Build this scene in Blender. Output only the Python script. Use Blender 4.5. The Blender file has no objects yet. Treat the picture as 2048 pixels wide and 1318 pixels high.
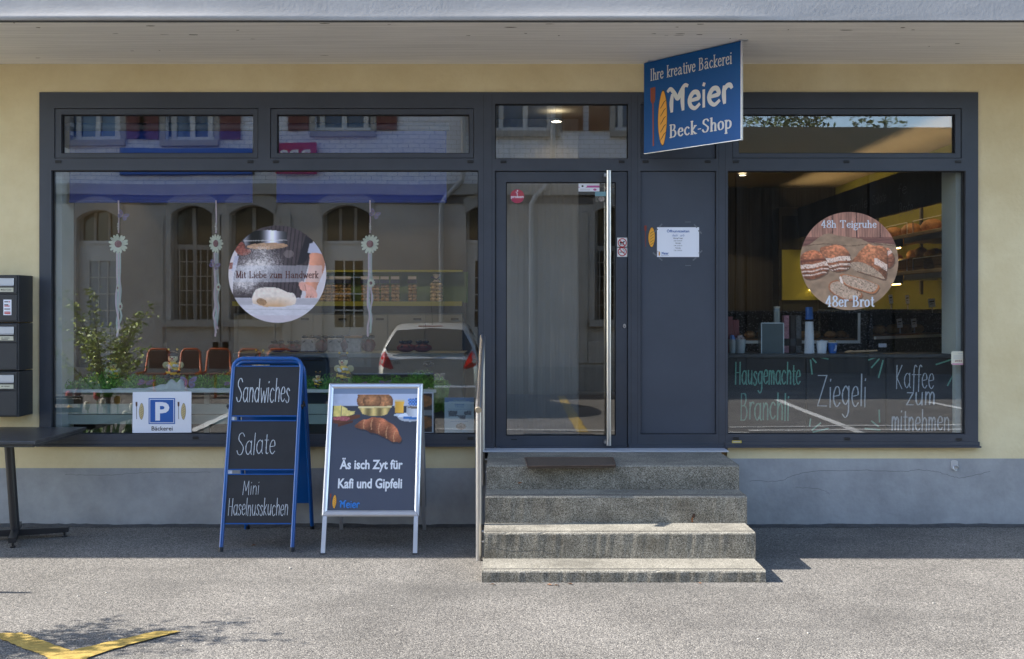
import bpy, math, random
import numpy as np
from mathutils import Vector, Matrix
random.seed(7)
R = math.radians
SC = bpy.context.scene
COL = SC.collection

# ---------------------------------------------------------------- camera, sky, sun, exposure
D, EYE, F = 8.0, 1.728, 2000.0          # camera distance to facade (m), eye height, focal length in photo pixels
cx0, hy0 = 1016.0, 620.0                # vanishing point in photo pixels
cd = bpy.data.cameras.new('camera'); cam = bpy.data.objects.new('camera', cd); COL.objects.link(cam)
cam.location = (0, -D, EYE); cam.rotation_euler = (R(90), 0, 0)
cd.sensor_width = 36; cd.lens = 36 * F / 2048
cd.shift_x = (1024 - cx0) / 2048; cd.shift_y = -(659 - hy0) / 2048
cd.clip_start = 0.05; cd.clip_end = 2000
SC.camera = cam
SUN_DIR = Vector((-1.54, -0.05, 1.0)).normalized()     # towards the sun: low in the left, just in front of the facade
w = bpy.data.worlds.new('World'); SC.world = w; w.use_nodes = True
nt = w.node_tree; bg = nt.nodes['Background']
sky = nt.nodes.new('ShaderNodeTexSky'); sky.sky_type = 'NISHITA'; sky.sun_disc = False
sky.sun_elevation = math.asin(SUN_DIR.z)
sky.sun_rotation = math.atan2(SUN_DIR.x, SUN_DIR.y)
sky.air_density = 1.0; sky.dust_density = 0.6; sky.ozone_density = 1.0
nt.links.new(sky.outputs[0], bg.inputs[0]); bg.inputs[1].default_value = 0.15
sl = bpy.data.lights.new('sun', 'SUN'); so = bpy.data.objects.new('sun', sl); COL.objects.link(so)
sl.energy = 4.2; sl.angle = R(0.5); sl.color = (1.0, 0.94, 0.85)
so.rotation_euler = SUN_DIR.to_track_quat('Z', 'Y').to_euler()
SC.view_settings.view_transform = 'Standard'; SC.view_settings.look = 'None'
SC.view_settings.gamma = 1; SC.view_settings.exposure = 1.85
SC.cycles.max_bounces = 10; SC.cycles.transparent_max_bounces = 16
SC.cycles.glossy_bounces = 6; SC.cycles.diffuse_bounces = 4
SC.cycles.sample_clamp_indirect = 6; SC.cycles.use_denoising = True
SC.cycles.caustics_reflective = False; SC.cycles.caustics_refractive = False

# ---------------------------------------------------------------- helpers
def W(px, py, y):
    """photo pixel at depth plane y -> world point"""
    k = (D + y) / F
    return Vector(((px - cx0) * k, y, EYE - (py - hy0) * k))
def WX(px, y=0): return (px - cx0) * (D + y) / F
def WZ(py, y=0): return EYE - (py - hy0) * (D + y) / F
def GND(px, py, z=0):
    k = (EYE - z) / (py - hy0)
    return Vector(((px - cx0) * k, F * k - D, z))
def MIR(px, py, d):
    """photo pixel seen mirrored in the facade glass, object d metres in front of the facade"""
    k = (D + d) / F
    return Vector(((px - cx0) * k, -d, EYE - (py - hy0) * k))

def lin(c):
    c = np.asarray(c, float) / 255.0
    return np.where(c <= 0.04045, c / 12.92, ((c + 0.055) / 1.055) ** 2.4)
def L3(*c): return tuple(float(x) for x in lin(c))

_M = {}
def mk(name, col, rough=0.6, metal=0.0, var=0.0, vs=4.0, bump=0.0, bs=60.0, spec=0.5, stretch=None, col2=None, emit=None, es=1.0, trans=0.0, coat=0.0):
    """procedural material: base colour varied by two octaves of noise, fine bump"""
    if name in _M: return _M[name]
    m = bpy.data.materials.new(name); m.use_nodes = True
    n = m.node_tree.nodes; l = m.node_tree.links; b = n['Principled BSDF']
    b.inputs['Base Color'].default_value = (*col, 1); b.inputs['Roughness'].default_value = rough
    b.inputs['Metallic'].default_value = metal; b.inputs['Specular IOR Level'].default_value = spec
    b.inputs['Coat Weight'].default_value = coat
    if trans: b.inputs['Transmission Weight'].default_value = trans
    tc = n.new('ShaderNodeTexCoord'); src = tc.outputs['Object']
    if stretch:
        mp = n.new('ShaderNodeMapping'); mp.inputs['Scale'].default_value = stretch
        l.new(src, mp.inputs[0]); src = mp.outputs[0]
    if var or col2:
        no = n.new('ShaderNodeTexNoise'); no.inputs['Scale'].default_value = vs; no.inputs['Detail'].default_value = 6
        no.inputs['Roughness'].default_value = 0.65
        l.new(src, no.inputs['Vector'])
        cr = n.new('ShaderNodeValToRGB'); cr.color_ramp.elements[0].position = 0.3; cr.color_ramp.elements[1].position = 0.7
        a = tuple(c * (1 - var) for c in col); c2 = col2 if col2 else tuple(min(1, c * (1 + var)) for c in col)
        cr.color_ramp.elements[0].color = (*a, 1); cr.color_ramp.elements[1].color = (*c2, 1)
        l.new(no.outputs['Fac'], cr.inputs[0]); l.new(cr.outputs[0], b.inputs['Base Color'])
    if bump:
        nb = n.new('ShaderNodeTexNoise'); nb.inputs['Scale'].default_value = bs; nb.inputs['Detail'].default_value = 4
        l.new(src, nb.inputs['Vector'])
        bp = n.new('ShaderNodeBump'); bp.inputs['Distance'].default_value = bump; bp.inputs['Strength'].default_value = 1
        l.new(nb.outputs['Fac'], bp.inputs['Height']); l.new(bp.outputs[0], b.inputs['Normal'])
    if emit:
        b.inputs['Emission Color'].default_value = (*emit, 1); b.inputs['Emission Strength'].default_value = es
    _M[name] = m; return m

def mk_speckle(name, cols, scale, rough=0.8, patch=0.25, ps=1.2, bump=0.0015, patch2=None):
    """stone chips / gravel: random voronoi cells coloured through a ramp, times a broad patchy noise"""
    if name in _M: return _M[name]
    m = bpy.data.materials.new(name); m.use_nodes = True
    n = m.node_tree.nodes; l = m.node_tree.links; b = n['Principled BSDF']; b.inputs['Roughness'].default_value = rough
    b.inputs['Specular IOR Level'].default_value = 0.25
    tc = n.new('ShaderNodeTexCoord')
    vo = n.new('ShaderNodeTexVoronoi'); vo.inputs['Scale'].default_value = scale; l.new(tc.outputs['Object'], vo.inputs['Vector'])
    sp = n.new('ShaderNodeSeparateColor'); l.new(vo.outputs['Color'], sp.inputs[0])
    cr = n.new('ShaderNodeValToRGB'); cr.color_ramp.interpolation = 'LINEAR'
    e = cr.color_ramp.elements
    e[0].position = 0; e[0].color = (*cols[0], 1); e[1].position = 1; e[1].color = (*cols[-1], 1)
    for i, c in enumerate(cols[1:-1]):
        q = e.new((i + 1) / (len(cols) - 1)); q.color = (*c, 1)
    l.new(sp.outputs[0], cr.inputs[0])
    no = n.new('ShaderNodeTexNoise'); no.inputs['Scale'].default_value = ps; no.inputs['Detail'].default_value = 7; no.inputs['Roughness'].default_value = 0.7
    l.new(tc.outputs['Object'], no.inputs['Vector'])
    mr = n.new('ShaderNodeMapRange'); mr.inputs[1].default_value = 0.3; mr.inputs[2].default_value = 0.7
    mr.inputs[3].default_value = 1 - patch; mr.inputs[4].default_value = 1 + patch
    l.new(no.outputs['Fac'], mr.inputs[0])
    mx = n.new('ShaderNodeMix'); mx.data_type = 'RGBA'; mx.blend_type = 'MULTIPLY'; mx.inputs[0].default_value = 1
    cb = n.new('ShaderNodeCombineColor')
    for i in range(3): l.new(mr.outputs[0], cb.inputs[i])
    l.new(cr.outputs[0], mx.inputs[6]); l.new(cb.outputs[0], mx.inputs[7])
    out = mx.outputs[2]
    if patch2:
        n2 = n.new('ShaderNodeTexNoise'); n2.inputs['Scale'].default_value = patch2[1]; n2.inputs['Detail'].default_value = 5
        mp = n.new('ShaderNodeMapping'); mp.inputs['Scale'].default_value = patch2[2]; mp.inputs['Location'].default_value = (3, 7, 1)
        l.new(tc.outputs['Object'], mp.inputs[0]); l.new(mp.outputs[0], n2.inputs['Vector'])
        r2 = n.new('ShaderNodeMapRange'); r2.inputs[1].default_value = 0.52; r2.inputs[2].default_value = 0.72; r2.inputs[3].default_value = 0; r2.inputs[4].default_value = patch2[3]
        l.new(n2.outputs['Fac'], r2.inputs[0])
        m2 = n.new('ShaderNodeMix'); m2.data_type = 'RGBA'; l.new(r2.outputs[0], m2.inputs[0]); l.new(out, m2.inputs[6]); m2.inputs[7].default_value = (*patch2[0], 1)
        out = m2.outputs[2]
    l.new(out, b.inputs['Base Color'])
    if bump:
        bp = n.new('ShaderNodeBump'); bp.inputs['Distance'].default_value = bump
        l.new(vo.outputs['Distance'], bp.inputs['Height']); bp.invert = True
        l.new(bp.outputs[0], b.inputs['Normal'])
    _M[name] = m; return m

def mk_glass(name, ior, tint=(1, 1, 1), wob=0.0004, ws=1.6, seed=0.0):
    """window glass: clear, mirror-like by Fresnel, slightly wavy"""
    if name in _M: return _M[name]
    m = bpy.data.materials.new(name); m.use_nodes = True
    n = m.node_tree.nodes; l = m.node_tree.links; n.remove(n['Principled BSDF'])
    out = n['Material Output']; tr = n.new('ShaderNodeBsdfTransparent'); tr.inputs[0].default_value = (*tint, 1)
    gl = n.new('ShaderNodeBsdfGlossy'); gl.inputs['Roughness'].default_value = 0.0
    r0 = ((ior - 1) / (ior + 1)) ** 2
    lw = n.new('ShaderNodeLayerWeight'); lw.inputs['Blend'].default_value = 0.5
    pw_ = n.new('ShaderNodeMath'); pw_.operation = 'POWER'; pw_.inputs[1].default_value = 5; l.new(lw.outputs['Facing'], pw_.inputs[0])
    fr = n.new('ShaderNodeMath'); fr.operation = 'MULTIPLY_ADD'; fr.inputs[1].default_value = 1 - r0; fr.inputs[2].default_value = r0; l.new(pw_.outputs[0], fr.inputs[0])
    mx = n.new('ShaderNodeMixShader')
    if wob:
        tc = n.new('ShaderNodeTexCoord'); mp = n.new('ShaderNodeMapping'); mp.inputs['Location'].default_value = (seed, seed * 2, seed)
        no = n.new('ShaderNodeTexNoise'); no.inputs['Scale'].default_value = ws; no.inputs['Detail'].default_value = 1.0
        l.new(tc.outputs['Object'], mp.inputs[0]); l.new(mp.outputs[0], no.inputs['Vector'])
        bp = n.new('ShaderNodeBump'); bp.inputs['Distance'].default_value = wob; l.new(no.outputs['Fac'], bp.inputs['Height'])
        l.new(bp.outputs[0], gl.inputs['Normal'])
    l.new(fr.outputs[0], mx.inputs[0]); l.new(tr.outputs[0], mx.inputs[1]); l.new(gl.outputs[0], mx.inputs[2])
    l.new(mx.outputs[0], out.inputs[0])
    _M[name] = m; return m

def mk_brick(name, c1, c2, mortar, scale, rough=0.8, bw=0.5, bh=0.25):
    if name in _M: return _M[name]
    m = bpy.data.materials.new(name); m.use_nodes = True
    n = m.node_tree.nodes; l = m.node_tree.links; b = n['Principled BSDF']; b.inputs['Roughness'].default_value = rough
    tc = n.new('ShaderNodeTexCoord'); mp = n.new('ShaderNodeMapping'); mp.inputs['Rotation'].default_value = (R(-90), 0, 0)
    br = n.new('ShaderNodeTexBrick'); br.inputs['Color1'].default_value = (*c1, 1); br.inputs['Color2'].default_value = (*c2, 1)
    br.inputs['Mortar'].default_value = (*mortar, 1); br.inputs['Scale'].default_value = scale
    br.inputs['Brick Width'].default_value = bw; br.inputs['Row Height'].default_value = bh; br.inputs['Mortar Size'].default_value = 0.015
    l.new(tc.outputs['Object'], mp.inputs[0]); l.new(mp.outputs[0], br.inputs['Vector']); l.new(br.outputs[0], b.inputs['Base Color'])
    _M[name] = m; return m

def mk_print(name='printed_paper', rough=0.45):
    """printed picture: colours stored on the sheet's own mesh"""
    if name in _M: return _M[name]
    m = bpy.data.materials.new(name); m.use_nodes = True
    n = m.node_tree.nodes; b = n['Principled BSDF']; b.inputs['Roughness'].default_value = rough
    at = n.new('ShaderNodeAttribute'); at.attribute_name = 'ink'
    m.node_tree.links.new(at.outputs['Color'], b.inputs['Base Color'])
    _M[name] = m; return m

def setp(o, label=None, cat=None, group=None, kind=None):
    if label: o['label'] = label
    if cat: o['category'] = cat
    if group: o['group'] = group
    if kind: o['kind'] = kind
    return o
def thing(name, label, cat, loc=(0, 0, 0), group=None, rz=0.0):
    o = bpy.data.objects.new(name, None); COL.objects.link(o); o.location = loc; o.rotation_euler = (0, 0, rz)
    o.empty_display_size = 0.1
    return setp(o, label, cat, group)
def copy_tree(o, parent=None):
    c = o.copy(); COL.objects.link(c)
    if parent: c.parent = parent
    for ch in o.children: copy_tree(ch, c)
    return c
def root_mat(o):
    m = Matrix.Identity(4); chain = []
    while o: chain.append(o); o = o.parent
    for q in reversed(chain): m = m @ Matrix.LocRotScale(q.location, q.rotation_euler, q.scale)
    return m

class Pl:
    """a drawing plane: origin, right, up; n measured towards the viewer"""
    def __init__(s, O, U, V):
        s.O = Vector(O); s.U = Vector(U).normalized(); s.V = Vector(V).normalized(); s.N = s.U.cross(s.V)
    def p(s, u, v, n=0): return s.O + s.U * u + s.V * v + s.N * n
    def hit(s, px, py):
        d = Vector(((px - cx0) / F, 1, -(py - hy0) / F)); c = Vector((0, -D, EYE))
        t = (s.O - c).dot(s.N) / d.dot(s.N); q = c + d * t - s.O
        return q.dot(s.U), q.dot(s.V)
def FP(y): return Pl((0, y, 0), (1, 0, 0), (0, 0, 1))      # plane parallel to the facade

_TXT = {}
def text_geo(s, bold=0.0):
    k = (s, bold)
    if k in _TXT: return _TXT[k]
    c = bpy.data.curves.new('t', 'FONT'); c.body = s; c.size = 1; c.offset = bold; c.resolution_u = 3
    o = bpy.data.objects.new('t', c); COL.objects.link(o)
    dg = bpy.context.evaluated_depsgraph_get(); dg.update()
    me = o.evaluated_get(dg).to_mesh()
    v = [(q.co.x, q.co.y) for q in me.vertices]; f = [tuple(p.vertices) for p in me.polygons]
    o.evaluated_get(dg).to_mesh_clear(); bpy.data.objects.remove(o); bpy.data.curves.remove(c)
    _TXT[k] = (v, f); return v, f

def smooth(pts, k=6, closed=False):
    P = [np.array(p, float) for p in pts]; n = len(P)
    if n < 3: return [tuple(p) for p in P]
    out = []
    for i in range(n if closed else n - 1):
        if closed: p0, p1, p2, p3 = P[i - 1], P[i], P[(i + 1) % n], P[(i + 2) % n]
        else: p0, p1, p2, p3 = P[max(i - 1, 0)], P[i], P[i + 1], P[min(i + 2, n - 1)]
        for j in range(k):
            t = j / k
            out.append(tuple(0.5 * ((2 * p1) + (p2 - p0) * t + (2 * p0 - 5 * p1 + 4 * p2 - p3) * t * t + (3 * p1 - p0 - 3 * p2 + p3) * t ** 3)))
    out.append(tuple(P[0] if closed else P[-1])); return out

class MB:
    def __init__(s): s.v = []; s.f = []; s.m = []; s.s = []
    def add(s, vs, fs, mi=0, sm=False):
        b = len(s.v); s.v += [tuple(x) for x in vs]
        for f in fs: s.f.append(tuple(i + b for i in f)); s.m.append(mi); s.s.append(sm)
        return s
    def box(s, x0, x1, y0, y1, z0, z1, mi=0, bev=0.0):
        if bev:
            b = bev; X = (x0, x0 + b, x1 - b, x1); Y = (y0, y0 + b, y1 - b, y1); Z = (z0, z0 + b, z1 - b, z1)
            vs = []; fs = []; idx = {}
            def V(i, j, k):
                if (i, j, k) not in idx: idx[(i, j, k)] = len(vs); vs.append((X[i], Y[j], Z[k]))
                return idx[(i, j, k)]
            fs += [(V(0, 1, 1), V(0, 1, 2), V(0, 2, 2), V(0, 2, 1)), (V(3, 1, 1), V(3, 2, 1), V(3, 2, 2), V(3, 1, 2)),
                   (V(1, 0, 1), V(2, 0, 1), V(2, 0, 2), V(1, 0, 2)), (V(1, 3, 1), V(1, 3, 2), V(2, 3, 2), V(2, 3, 1)),
                   (V(1, 1, 0), V(1, 2, 0), V(2, 2, 0), V(2, 1, 0)), (V(1, 1, 3), V(2, 1, 3), V(2, 2, 3), V(1, 2, 3))]
            for a in (1, 2):
                e = 0 if a == 1 else 3
                for c in (1, 2):
                    g = 0 if c == 1 else 3
                    fs += [(V(e, c, 1), V(a, g, 1), V(a, g, 2), V(e, c, 2)), (V(e, 1, c), V(a, 1, g), V(a, 2, g), V(e, 2, c)), (V(1, e, c), V(1, a, g), V(2, a, g), V(2, e, c))]
                    for d in (1, 2):
                        h = 0 if d == 1 else 3
                        fs.append((V(e, c, d), V(a, g, d), V(a, c, h)))
            return s.add(vs, fs, mi)
        return s.add([(x0, y0, z0), (x1, y0, z0), (x1, y1, z0), (x0, y1, z0), (x0, y0, z1), (x1, y0, z1), (x1, y1, z1), (x0, y1, z1)],
                     [(0, 3, 2, 1), (4, 5, 6, 7), (0, 1, 5, 4), (1, 2, 6, 5), (2, 3, 7, 6), (3, 0, 4, 7)], mi)
    def tube(s, path, r, n=8, mi=0, cap=True, closed=False):
        P = [Vector(p) for p in path]; m = len(P); rs = r if isinstance(r, (list, tuple)) else [r] * m
        vs = []; fs = []; up = None
        for i, p in enumerate(P):
            if closed: t = (P[(i + 1) % m] - P[i - 1])
            else: t = P[min(i + 1, m - 1)] - P[max(i - 1, 0)]
            t = t.normalized() if t.length > 1e-9 else Vector((0, 0, 1))
            if up is None: up = t.orthogonal().normalized()
            else:
                up = up - t * up.dot(t); up = up.normalized() if up.length > 1e-6 else t.orthogonal().normalized()
            sd = t.cross(up)
            for j in range(n):
                a = 2 * math.pi * j / n; vs.append(p + (up * math.cos(a) + sd * math.sin(a)) * rs[i])
        for i in range(m if closed else m - 1):
            for j in range(n):
                a = i * n + j; b = i * n + (j + 1) % n; c = ((i + 1) % m) * n + (j + 1) % n; d = ((i + 1) % m) * n + j
                fs.append((a, b, c, d))
        s.add(vs, fs, mi, True)
        if cap and not closed: s.add(vs[:n], [tuple(range(n - 1, -1, -1))], mi); s.add(vs[-n:], [tuple(range(n))], mi)
        return s
    def lathe(s, prof, c=(0, 0, 0), n=16, mi=0, mis=None, sm=True):
        vs = []; k = len(prof)
        for r, z in prof:
            for j in range(n):
                a = 2 * math.pi * j / n; vs.append((c[0] + r * math.cos(a), c[1] + r * math.sin(a), c[2] + z))
        for i in range(k - 1):
            s.add([vs[i * n + j] for j in range(n)] + [vs[(i + 1) * n + j] for j in range(n)],
                  [(j, (j + 1) % n, n + (j + 1) % n, n + j) for j in range(n)], mis[i] if mis else mi, sm)
        return s
    def ell(s, c, r, nu=12, nv=8, mi=0, rot=None, jit=0.0, fn=None):
        vs = []; fs = []
        for i in range(nv + 1):
            th = math.pi * i / nv
            for j in range(nu):
                a = 2 * math.pi * j / nu; q = Vector((r[0] * math.sin(th) * math.cos(a), r[1] * math.sin(th) * math.sin(a), r[2] * math.cos(th)))
                if jit: q *= 1 + random.uniform(-jit, jit)
                if rot: q = rot @ q
                vs.append(Vector(c) + q)
        for i in range(nv):
            for j in range(nu):
                f = (i * nu + j, (i + 1) * nu + j, (i + 1) * nu + (j + 1) % nu, i * nu + (j + 1) % nu)
                fs.append(f)
        if fn:
            for f in fs:
                ce = sum((vs[i] for i in f), Vector()) / 4
                s.add([vs[i] for i in f], [(0, 1, 2, 3)], fn(ce - Vector(c)), True)
            return s
        return s.add(vs, fs, mi, True)
    def flat(s, pts, pl, n=0, mi=0): return s.add([pl.p(u, v, n) for u, v in pts], [tuple(range(len(pts)))], mi)
    def rect(s, u0, v0, u1, v1, pl, n=0, mi=0): return s.flat([(u0, v0), (u1, v0), (u1, v1), (u0, v1)], pl, n, mi)
    def disc(s, u, v, ru, rv, pl, n=0, mi=0, k=24): return s.flat([(u + ru * math.cos(2 * math.pi * i / k), v + rv * math.sin(2 * math.pi * i / k)) for i in range(k)], pl, n, mi)
    def ring(s, u, v, ro, ri, pl, n=0, mi=0, k=28):
        a = [(math.cos(2 * math.pi * i / k), math.sin(2 * math.pi * i / k)) for i in range(k)]
        return s.add([pl.p(u + ro * c, v + ro * d, n) for c, d in a] + [pl.p(u + ri * c, v + ri * d, n) for c, d in a],
                     [(i, (i + 1) % k, k + (i + 1) % k, k + i) for i in range(k)], mi)
    def prism(s, pts, pl, n0, n1, mi=0, sm=False):
        k = len(pts); s.add([pl.p(u, v, n1) for u, v in pts], [tuple(range(k))], mi); s.add([pl.p(u, v, n0) for u, v in pts], [tuple(range(k - 1, -1, -1))], mi)
        return s.add([pl.p(u, v, n0) for u, v in pts] + [pl.p(u, v, n1) for u, v in pts], [(i, (i + 1) % k, k + (i + 1) % k, k + i) for i in range(k)], mi, sm)
    def plate(s, outer, holes, y0, y1, mi=0):
        """slab parallel to the facade (x0,z0,x1,z1) with rectangular holes, front at y0, back at y1"""
        xs = sorted({outer[0], outer[2], *[h[0] for h in holes], *[h[2] for h in holes]}); zs = sorted({outer[1], outer[3], *[h[1] for h in holes], *[h[3] for h in holes]})
        xs = [x for x in xs if outer[0] <= x <= outer[2]]; zs = [z for z in zs if outer[1] <= z <= outer[3]]
        def solid(i, j):
            if i < 0 or j < 0 or i >= len(xs) - 1 or j >= len(zs) - 1: return False
            x = (xs[i] + xs[i + 1]) / 2; z = (zs[j] + zs[j + 1]) / 2
            return not any(h[0] < x < h[2] and h[1] < z < h[3] for h in holes)
        for i in range(len(xs) - 1):
            for j in range(len(zs) - 1):
                if not solid(i, j): continue
                a, b, c, d = xs[i], xs[i + 1], zs[j], zs[j + 1]
                s.add([(a, y0, c), (b, y0, c), (b, y0, d), (a, y0, d)], [(0, 1, 2, 3)], mi); s.add([(a, y1, c), (b, y1, c), (b, y1, d), (a, y1, d)], [(3, 2, 1, 0)], mi)
                if not solid(i - 1, j): s.add([(a, y0, c), (a, y1, c), (a, y1, d), (a, y0, d)], [(3, 2, 1, 0)], mi)
                if not solid(i + 1, j): s.add([(b, y0, c), (b, y1, c), (b, y1, d), (b, y0, d)], [(0, 1, 2, 3)], mi)
                if not solid(i, j - 1): s.add([(a, y0, c), (b, y0, c), (b, y1, c), (a, y1, c)], [(3, 2, 1, 0)], mi)
                if not solid(i, j + 1): s.add([(a, y0, d), (b, y0, d), (b, y1, d), (a, y1, d)], [(0, 1, 2, 3)], mi)
        return s
    def stroke(s, pts, pl, a, b=None, n=0, mi=0, taper=False):
        """pen stroke on a plane: pen half widths a (sideways) and b (upright)"""
        b = a if b is None else b; P = [np.array(p, float) for p in pts]; m = len(P); vs = []
        for i in range(m):
            t = P[min(i + 1, m - 1)] - P[max(i - 1, 0)]; q = np.hypot(*t)
            t = t / q if q > 1e-9 else np.array((1.0, 0)); nn = np.array((-t[1], t[0])); h = math.hypot(a * nn[0], b * nn[1])
            if taper == 'hand': h *= 0.68 + 0.42 * abs(math.sin(1.7 * P[i][0] * 40 + 2.3 * P[i][1] * 31 + n * 9)) * (0.75 if i in (0, m - 1) else 1)
            elif taper: h *= 0.45 + 0.55 * math.sin(math.pi * (0.12 + 0.76 * i / max(1, m - 1)))
            e = P[i] + (t * h * 0.6 if i == m - 1 else (-t * h * 0.6 if i == 0 else 0))
            ni = n + 0.0001 * i / m; vs.append(pl.p(*(e + nn * h), ni)); vs.append(pl.p(*(e - nn * h), ni))
        return s.add(vs, [(2 * i, 2 * i + 1, 2 * i + 3, 2 * i + 2) for i in range(m - 1)], mi)
    def text(s, txt, box, pl, n=0.001, mi=0, bold=0.0):
        """built-in sans lettering fitted to the box (u0,v0,u1,v1)"""
        v, f = text_geo(txt, bold); xs = [p[0] for p in v]; ys = [p[1] for p in v]; x0, x1, y0, y1 = min(xs), max(xs), min(ys), max(ys)
        return s.add([pl.p(box[0] + (x - x0) / (x1 - x0) * (box[2] - box[0]), box[1] + (y - y0) / (y1 - y0) * (box[3] - box[1]), n) for x, y in v], f, mi)
    def pen(s, txt, box, pl, style='hand', a=0.06, b=None, n=0.001, mi=0, slant=0.0, dn=0.00012, arc=0.0):
        """stroke lettering fitted to the box; a,b in units of the letter x-height"""
        st = pen_strokes(txt, style, slant); pts = np.array([p for q in st for p in q])
        x0, y0 = pts.min(0); x1, y1 = pts.max(0); kx = (box[2] - box[0]) / max(1e-6, x1 - x0); ky = (box[3] - box[1]) / max(1e-6, y1 - y0)
        b = a if b is None else b
        for i, q in enumerate(st):
            qq = []
            for p in q:
                u = (p[0] - x0) / max(1e-6, x1 - x0); qq.append((box[0] + (p[0] - x0) * kx, box[1] + (p[1] - y0) * ky + arc * (2 * u - 1) ** 2))
            s.stroke(qq, pl, a * kx if style == 'serif' else a * ky, b * ky, n + dn * (i % 7), mi, taper=(True if style == 'logo' else 'hand' if style == 'hand' else False))
        return s
    def build(s, name, mats, parent=None, label=None, cat=None, group=None, kind=None, origin=None, auto=True):
        V = np.array(s.v, float)
        if parent is not None: im = root_mat(parent).inverted(); loc = None
        else:
            lo, hi = V.min(0), V.max(0); loc = Vector(origin) if origin is not None else Vector(((lo[0] + hi[0]) / 2, (lo[1] + hi[1]) / 2, lo[2]))
            im = Matrix.Translation(-loc)
        A = np.array(im); V = V @ A[:3, :3].T + A[:3, 3]
        me = bpy.data.meshes.new(name); me.from_pydata(V.tolist(), [], s.f)
        mats = mats if isinstance(mats, (list, tuple)) else [mats]
        for m in mats: me.materials.append(m)
        me.polygons.foreach_set('material_index', s.m); me.polygons.foreach_set('use_smooth', s.s); me.update()
        o = bpy.data.objects.new(name, me); COL.objects.link(o)
        if parent is not None: o.parent = parent
        else: o.location = loc
        return setp(o, label, cat, group, kind)

# ---------------------------------------------------------------- pen lettering
G = {
'S': '~.9,1.35 .6,1.6 .2,1.47 .15,1.12 .5,.85 .85,.5 .65,.06 .25,.02 0,.3', 'M': '-0,0 .12,1.6 .55,.45 .98,1.6 1.1,0', 'H': '-.05,1.6 .05,0|-.85,1.6 .85,0|-.05,.85 .85,.85',
'B': '-.08,1.6 .08,0|~.08,1.57 .55,1.57 .7,1.25 .5,.92 .1,.86|~.1,.86 .65,.82 .85,.42 .6,.05 .08,.03', 'Z': '-0,1.55 .95,1.55 0,.02 1,.02', 'K': '-.08,1.6 .08,0|-.8,1.6 .1,.75 .85,0',
'I': '-.25,1.6 .25,0', 'T': '-0,1.58 1.1,1.58|-.55,1.58 .55,0', 'L': '-.15,1.6 .15,0|-.15,.03 .9,.03 .92,.3',
'a': '~.75,.85 .45,1 .1,.75 .08,.3 .4,0 .75,.3|-.78,1 .78,.12 .92,0', 'b': '-.1,1.6 .1,0|~.1,.75 .4,1 .75,.75 .75,.25 .4,0 .1,.2', 'c': '~.7,.82 .4,1 .08,.7 .08,.3 .4,0 .72,.18',
'd': '~.7,.8 .4,1 .08,.7 .08,.3 .4,0 .7,.25|-.74,1.6 .74,0', 'e': '~.08,.52 .4,.55 .7,.62 .6,.95 .3,.98 .06,.62 .12,.22 .42,0 .74,.2', 'f': '~.68,1.48 .48,1.6 .3,1.3 .28,.6 .26,-.2|-.03,.95 .58,.95',
'g': '~.7,.8 .4,1 .08,.7 .1,.3 .4,.08 .7,.3|~.74,1 .74,.2 .7,-.35 .4,-.58 .08,-.4', 'h': '-.1,1.6 .1,0|~.1,.65 .4,1 .68,.8 .7,.4 .7,0', 'i': '-.1,1 .1,0|-.09,1.32 .13,1.42',
'k': '-.1,1.6 .1,0|-.65,1 .12,.45 .7,0', 'l': '-.1,1.6 .1,0', 'm': '-.08,1 .08,0|~.08,.65 .3,1 .5,.8 .52,.4 .52,0|~.52,.65 .75,1 .95,.8 .97,.4 .97,0', 'n': '-.1,1 .1,0|~.1,.65 .4,1 .65,.8 .68,.4 .68,0',
'o': '~.4,1 .1,.8 .06,.4 .2,.06 .45,0 .72,.2 .76,.6 .62,.92 .4,1', 'p': '-.1,1 .1,-.55|~.1,.75 .4,1 .75,.75 .75,.25 .4,0 .1,.2', 'r': '-.1,1 .1,0|~.1,.6 .3,.95 .52,1 .6,.9', 's': '~.6,.82 .35,1 .1,.8 .3,.55 .56,.35 .48,.06 .22,0 .02,.18',
't': '~.25,1.4 .25,.6 .28,.12 .42,0 .58,.08|-0,1 .55,1', 'u': '~.1,1 .1,.4 .28,.02 .55,.12 .72,.45|-.74,1 .74,0', 'v': '-.03,1 .4,0 .77,1', 'w': '-.03,1 .3,0 .57,.8 .87,0 1.12,1', 'z': '-.05,.98 .7,.98 .02,.02 .75,.02',
'4': '-.62,0 .62,1.6 0,.5 .9,.5', '8': '~.42,.85 .12,1.1 .15,1.45 .42,1.6 .7,1.45 .72,1.1 .42,.85 .06,.55 .08,.15 .42,0 .78,.15 .8,.55 .42,.85', '-': '-.05,.5 .5,.5'}
GS = {'a': '~.1,.78 .38,1 .68,.8 .7,.5 .7,.2 .8,.02 .95,.08|~.7,.6 .35,.52 .06,.25 .3,0 .7,.22', 'M': '-.1,1.6 .1,0|-.1,1.6 .6,.1 1.15,1.6|-1.15,1.6 1.15,0', 'g': '~.38,1 .1,.82 .12,.5 .4,.38 .68,.52 .68,.85 .38,1|~.25,.4 .08,.2 .3,.06 .7,-.02 .78,-.3 .4,-.55 .02,-.35 .2,-.05|-.66,.9 .9,1'}
GL = {'M': '~-.12,1.38 .08,1.5 .34,1.2 .6,.82 .82,1.2 1.1,1.55 1.3,1.5|~.2,1.1 .14,.6 .16,.05|~1.0,1.3 .94,.7 .98,.05', 'r': '~.12,1 .1,.5 .14,0|~.12,.75 .3,1 .5,1.02 .62,.85'}
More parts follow.
